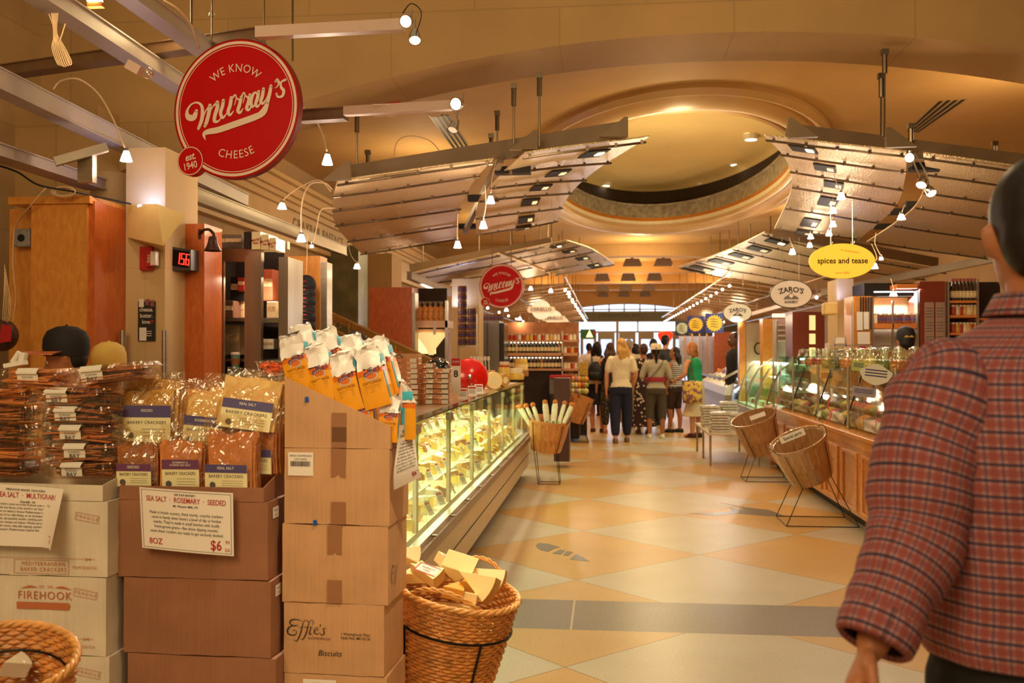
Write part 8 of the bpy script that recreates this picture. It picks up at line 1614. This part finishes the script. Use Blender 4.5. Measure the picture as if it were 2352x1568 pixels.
g = MB(); sec(g, [(0, .19, .98, .13, .06), (0, .20, 1.02, .145, .08), (0, .20, 1.2, .14, .08), (0, .19, 1.30, .10, .06), (0, .18, 1.33, .05, .03)], 20, 3); g.v = [v*s for v in g.v]; g.build('backpack', pm((30, 32, 32), .5), t, world=False, smooth=True); g = MB(); sec(g, [(0, .285, 1.0, .10, .025), (0, .29, 1.10, .10, .03), (0, .285, 1.14, .09, .02)], 16, 3); g.v = [v*s for v in g.v]; g.build('backpack_pocket', pm((38, 40, 38), .5), t, world=False, smooth=True)
for q in (-1, 1): strap(t, [Vector((q*.07, .16, 1.30))*s, Vector((q*.10, .06, 1.44))*s, Vector((q*.12, -.09, 1.36))*s, Vector((q*.13, -.10, 1.2))*s], .012, m_blk)
x, y = at(1402, 998)
t, s, V = person('woman in patterned dark trousers carrying a grey printed handbag, half hidden', x, y+.35, BK, 1.66, m_skin, floral('dark_print', (60, 30, 26), (28, 20, 22), 30), floral('leaf_print', (120, 96, 60), (36, 34, 28), 26, .35), h_brn, 'long', sleeve='none', shoe=(180, 120, 90), group='shoppers in the aisle', lowz=.2)
g = MB(); sec(g, [(-.22, .05, .64, .05, .12), (-.23, .05, .72, .06, .13), (-.22, .05, .88, .03, .10)], 16); g.v = [v*s for v in g.v]; g.build('handbag', floral('bag_print', (190, 186, 170), (60, 62, 50), 20, .4), t, world=False, smooth=True); strap(t, [Vector((-.22, -.03, .86))*s, Vector((-.22, .05, 1.02))*s, Vector((-.22, .12, .86))*s], .008, m_blk)
x, y = at(1481, 1001)
t, s, V = person('woman in a long dark dress with cream flowers behind the hatted woman', x, y+.5, BK+.2, 1.64, m_skin2, floral('flower_dress', (226, 206, 180), (52, 26, 30), 16, .30), floral('flower_dress2', (226, 206, 180), (52, 26, 30), 16, .30), h_brn, 'short', low='skirt', lowz=.14, shoe=(100, 50, 30), group='shoppers in the aisle')
x, y = at(1550, 993)
t, s, V = person('woman in a navy and white striped top and dark shorts with black hair', x, y, BK+1.0, 1.58, m_skin2, stripes('stripe_top', (226, 220, 210), (44, 46, 66), 9), pm((60, 40, 30)), h_blk, 'long', low='shorts', sleeve='none', shoe=(30, 26, 26), group='shoppers in the aisle', turn=.2, legs=((0, .06), (0, -.06)))
x, y = at(1533, 972)
person('tall man with short dark hair in a charcoal shirt above the others', x, y+.6, BK, 1.86, m_skin, pm((56, 60, 60)), pm((40, 38, 44)), h_blk, 'short', 'm', group='shoppers in the aisle', turn=-.5)
x, y = at(1504, 980)
person('dark-haired man in a black shirt right behind the hatted woman', x, y+.5, BK, 1.76, m_skin2, pm((30, 26, 28)), pm((30, 28, 34)), h_blk, 'short', 'm', group='shoppers in the aisle')
x, y = at(1432, 985)
person('grey-haired man in khaki trousers behind the blonde woman', x+.12, y+.6, BK, 1.74, m_skin, pm((196, 180, 150)), pm((176, 152, 110)), h_gry, 'short', 'm', group='shoppers in the aisle')
x, y = at(1464, 985)
person('woman in a white T-shirt with black hair seen past the blonde woman', x, y+.9, BK-.6, 1.66, m_skin, pm((232, 222, 210)), pm((60, 60, 90)), h_blk, 'bob', group='shoppers in the aisle')
x, y = at(1353, 935)
person('man in a white shirt in front of the left street door', x, y, BK, 1.74, m_skin2, pm((236, 226, 220)), pm((70, 60, 56)), h_blk, 'short', 'm', group='shoppers in the aisle', sleeve='elbow')
x, y = at(1364, 955)
person('auburn-haired woman between the backpack and the far man', x+.05, y, BK+.4, 1.62, m_skin, pm((150, 130, 120)), pm((50, 40, 44)), h_brn, 'long', group='shoppers in the aisle')
# staff
m_cap_o = pl('cap_brim_print', (196, 110, 70), .6, var=.4, vs_=80)
def capon(t, s, V, m, mb_, turn=0, back=False, brim=True):
    R = Matrix.Rotation(turn, 3, 'Z'); c = V(0, .006, .128)*s
    MB().lathe([(.090, -.012), (.095, .03), (.093, .070), (.078, .106), (.040, .128), (.001, .133)], 24, R, c, .92, 1.12).build('cap', m, t, world=False, smooth=True); MB().ball(c+Vector((0, 0, .131)), .008, 8, 5).build('cap_button', m, t, world=False)
    if brim: b = MB(); n = 12; vs = []; [vs.append(c+R @ Vector((r*.088*math.cos(a)*.95, -r*.088*math.sin(a)*1.08-.0-(r-1)*.04, .006-.018*(r-1)*abs(math.cos(a))))) for r in (1.0, 1.75) for a in [PI*k/n for k in range(n+1)]]; b.add(vs+[v+Vector((0, 0, .005)) for v in vs], [f for k in range(n) for f in ((k, k+1, k+n+2, k+n+1), (k+2*n+2, k+3*n+3, k+3*n+4, k+2*n+3), (k+n+1, k+n+2, k+3*n+4, k+3*n+3))]); b.build('cap_brim', mb_, t, world=False, smooth=30)
c = W(165, 800, Y=4.35); t, s, V = person('counter worker in a black cap with a red-patterned brim looking down, seen from the side', c.x, c.y, -1.25, 1.56, m_skin2, pm((40, 36, 36)), pm((40, 36, 36)), h_blk, 'short', 'm', group='staff behind the left counter', nod=.25); capon(t, s, V, m_cap, m_cap_o, 0)
MB().prism([(-.02, 0), (.0, .008), (.03, .012), (.005, -.006)], frame(V(-.088, -.03, .165)*s, (0, -1, 0), (0, 0, 1)), .003).build('cap_emblem', m_red, t, world=False)
c = W(256, 820, Y=4.9); t, s, V = person('counter worker in a mustard cap lettered BIG bending behind the cracker packs', c.x, c.y, .12, 1.49, m_skin2, pm((40, 36, 36)), pm((40, 36, 36)), h_blk, 'short', 'm', group='staff behind the left counter', nod=.35); capon(t, s, V, pl('cap_mustard', (214, 176, 90), .7), pl('cap_mustard', (214, 176, 90), .7))
M = frame(V(-.0, -.103, .165)*s, (1, 0, 0), (0, .25, 1)); MB().text('BIG', M, .04, bold=.02).build('cap_lettering', m_red, t, world=False)
c = W(818, 790, Y=8.5); t, s, V = person('worker in a black cap with a dark red brim by the stair railing', c.x, c.y, .5, 1.63, m_skin, pm((40, 36, 36)), pm((40, 36, 36)), h_blk, 'short', 'm', group='staff behind the left counter', turn=.4); capon(t, s, V, m_cap, m_brim, .4)
c = W(2080, 800, Y=9.8); t, s, V = person('worker in a black lettered cap and black shirt behind the spice counter, back turned', c.x, c.y, BK, 1.70, m_skin2, pm((26, 24, 28)), pm((30, 30, 34)), h_blk, 'short', 'm', group='staff behind the right counters'); capon(t, s, V, m_cap, m_cap, 0, True, False)
MB().ribbon([(-.04, 0), (-.02, .006), (0, -.004), (.02, .006), (.04, 0)], [.012, .018, .01, .018, .012], frame(V(0, .112, .155)*s, (-1, 0, 0), (0, 0, 1))).build('cap_lettering', pl('cap_gold', (214, 150, 60), .5), t, world=False)
c = W(1693, 780, Y=17.2); t, s, V = person('worker in black standing side-on behind the ice display', c.x, c.y+.4, -1.4, 1.84, m_skin3, pm((28, 26, 26)), pm((34, 34, 34)), h_blk, 'short', 'm', sleeve='long', group='staff behind the right counters')
# ================================================================ THE MAN IN THE CHECKED SHIRT, CLOSE ON THE RIGHT
def m_check():
    m, nt, b = _new('checked_cloth'); L = nt.links; uv = N(nt, 'ShaderNodeUVMap'); uv.uv_map = 'cloth'; sp = N(nt, 'ShaderNodeSeparateXYZ'); L.new(uv.outputs[0], sp.inputs[0])
    def M2(op, a, c=None):
        n = N(nt, 'ShaderNodeMath', operation=op)
        for i, v in enumerate((a, c)):
            if v is None: continue
            (L.new(v, n.inputs[i]) if not isinstance(v, (int, float)) else setattr(n.inputs[i], 'default_value', v))
        return n.outputs[0]
    def band(co, per, w, ph): return M2('LESS_THAN', M2('ABSOLUTE', M2('SUBTRACT', M2('FRACT', M2('ADD', M2('DIVIDE', co, per), ph)), .5)), w)
    def mix(f, a, c, fac=1):
        n = N(nt, 'ShaderNodeMix', data_type='RGBA'); L.new(M2('MULTIPLY', f, fac), n.inputs[0])
        for i, v in ((6, a), (7, c)): (L.new(v, n.inputs[i]) if not isinstance(v, tuple) else setattr(n.inputs[i], 'default_value', v))
        return n.outputs[2]
    u, v = sp.outputs[0], sp.outputs[1]; P = .026
    c = mix(band(u, P, .22, 0), lin((160, 114, 112)), lin((132, 56, 50)), .65); c = mix(band(v, P, .22, 0), c, lin((134, 56, 52)), .7)
    c = mix(band(u, P, .07, .5), c, lin((60, 50, 84)), .65); c = mix(band(v, P, .085, .5), c, lin((34, 30, 62)), .95)
    no = N(nt, 'ShaderNodeTexNoise'); no.inputs['Scale'].default_value = 7; tc = N(nt, 'ShaderNodeTexCoord'); L.new(tc.outputs['Object'], no.inputs[0]); bp = N(nt, 'ShaderNodeBump'); bp.inputs['Strength'].default_value = .6; bp.inputs['Distance'].default_value = .03; L.new(no.outputs[0], bp.inputs['Height']); L.new(bp.outputs[0], b.inputs['Normal'])
    L.new(c, b.inputs['Base Color']); b.inputs['Roughness'].default_value = .85; return m
m_chk = m_check()
def loft_uv(name, rings, parent, mat, th=.003):
    """cloth loft: rings of points (open seam doubled) with metre-scaled thread directions"""
    nv = len(rings); ns = len(rings[0]); V = [v for r in rings for v in r]; UV = []; acc = 0
    for i, r in enumerate(rings):
        if i: acc += sum((r[k]-rings[i-1][k]).length for k in range(ns))/ns
        per = [0]
        for k in range(1, ns): per.append(per[-1]+(rings[nv//2][k]-rings[nv//2][k-1]).length)
        UV += [(per[k]-per[-1]/2, acc) for k in range(ns)]
    me = bpy.data.meshes.new(name); me.from_pydata([tuple(v) for v in V], [], [(i*ns+k, i*ns+k+1, (i+1)*ns+k+1, (i+1)*ns+k) for i in range(nv-1) for k in range(ns-1)])
    ul = me.uv_layers.new(name='cloth')
    for lp in me.loops: ul.data[lp.index].uv = UV[lp.vertex_index]
    me.polygons.foreach_set('use_smooth', [True]*len(me.polygons)); me.materials.append(mat); o = bpy.data.objects.new(name, me); COL.objects.link(o); o.parent = parent
    s_ = o.modifiers.new('t', 'SOLIDIFY'); s_.thickness = th; s_.offset = 0; return o
bx = W(2395, 900, Y=1.74); face = PI-.12; base = Vector((bx.x, 1.74, 0)); Li = (Matrix.Translation(base) @ Matrix.Rotation(face, 4, 'Z')).inverted(); s = 1.80/1.70
loc = lambda px, py, Y: Li @ W(px, py, Y=Y)
SHL, ELB, WRI = loc(2195, 905, 1.72), loc(2104, 1225, 1.66), loc(2004, 1478, 1.58)
t, s, V = person('man in a red and navy checked shirt walking away, close at the right edge', base.x, base.y, face, 1.80, m_skin2, m_chk, pl('trouser_black', (20, 18, 20), .8, bump=.2, bs=20), h_blk, 'short', 'm', detail=2, turn=-.10, legs=((0, -.18), (0, .16)), lowz=.1,
    arms=[((-.25, .05, 1.12), (-.27, -.10, .88)), (tuple(ELB/s), tuple(WRI/s))], nod=.05, shoe=(24, 20, 20))
for ch in list(t.children):
    if ch.name.startswith('shirt'): bpy.data.objects.remove(ch)
def sring(z, cx, cy, a, b_, n=40, e=2.4, wob=0):
    R = []
    for k in range(n+1):
        q = 2*PI*k/n-PI/2; c, s2 = math.cos(q), math.sin(q); w = 1+wob*math.sin(5*q+z*9)+wob*.6*math.sin(11*q-z*14); R.append(Vector((cx+a*w*math.copysign(abs(c)**(2/e), c), cy+b_*w*math.copysign(abs(s2)**(2/e), s2), z)))
    return R
prof = [(.955, .195, .145), (.975, .200, .150), (1.00, .205, .152), (1.04, .200, .150), (1.10, .202, .150), (1.18, .212, .152), (1.26, .222, .152), (1.33, .230, .148), (1.39, .232, .138), (1.43, .222, .122), (1.462, .192, .104), (1.492, .146, .088), (1.515, .106, .078), (1.535, .078, .072)]
rings = []
for i in range(len(prof)-1):
    for j in range(3): f = j/3; z, a, b_ = [prof[i][k]*(1-f)+prof[i+1][k]*f for k in range(3)]; rings.append(sring(z, 0, .008, a, b_, wob=.016*max(0, min(1, (1.45-z)/.2))))
rings.append(sring(1.535, 0, .008, .078, .072)); loft_uv('shirt', rings, t, m_chk)
col_ = [sring(1.53, 0, .008, .080, .074), sring(1.565, 0, .004, .070, .068), sring(1.572, 0, .004, .074, .071), sring(1.535, 0, .010, .094, .088)]; loft_uv('collar', col_, t, m_chk)
# sleeves
def sleeve(P, Rr, nm='sleeve'):
    Q = crom(P, 8); n = len(Q); rings = []; pu = None; N_ = 28
    for i in range(n):
        d = (Q[min(i+1, n-1)]-Q[max(i-1, 0)]).normalized(); a = pu or Vector((0, 1, 0)); u = (a-d*a.dot(d)).normalized(); pu = u; w = d.cross(u); x = i/8; k0 = min(int(x), len(Rr)-2); r = Rr[k0]*(1-(x-k0))+Rr[k0+1]*(x-k0)
        r *= 1+.02*math.sin(i*1.3)+.025*math.sin(i*.7+1); rings.append([Q[i]+(u*math.cos(2*PI*k/N_)+w*math.sin(2*PI*k/N_))*r*(1+.03*math.sin(3*2*PI*k/N_+i*.5)) for k in range(N_+1)])
    loft_uv(nm, rings, t, m_chk); return rings
sh = Vector((.165, .005, 1.425)); SHL.x += .012; mid = SHL.lerp(ELB, .5)+Vector((.010, 0, 0)); wr = ELB.lerp(WRI, .92)
rg = sleeve([sh, SHL, mid, ELB, ELB.lerp(WRI, .5), wr], [.070, .094, .090, .078, .066, .054])
d = (WRI-ELB).normalized(); u = Vector((0, 1, 0)); u = (u-d*u.dot(d)).normalized(); w = d.cross(u)
cuff = [[wr+d*q+(u*math.cos(2*PI*k/28)+w*math.sin(2*PI*k/28))*r for k in range(29)] for q, r in ((-.045, .056), (-.03, .062), (-.01, .063), (.012, .060), (.018, .054), (.005, .050))]; loft_uv('rolled_cuff', cuff, t, m_chk)
Ra = [Vector(v)*s for v in ((-.165, .005, 1.35), (-.20, .01, 1.29), (-.235, .03, 1.2), (-.25, .05, 1.12), (-.262, -.03, .99), (-.27, -.09, .90))]
sleeve([Ra[0]+Vector((0, 0, .02))]+Ra[1:], [.070, .082, .076, .068, .058, .050])
MB().lathe([(.172, .985), (.176, .99), (.176, 1.022), (.172, 1.026)], 32, sy=.76).build('belt', pl('belt_brown', (54, 24, 20), .45), t, world=False, smooth=30)
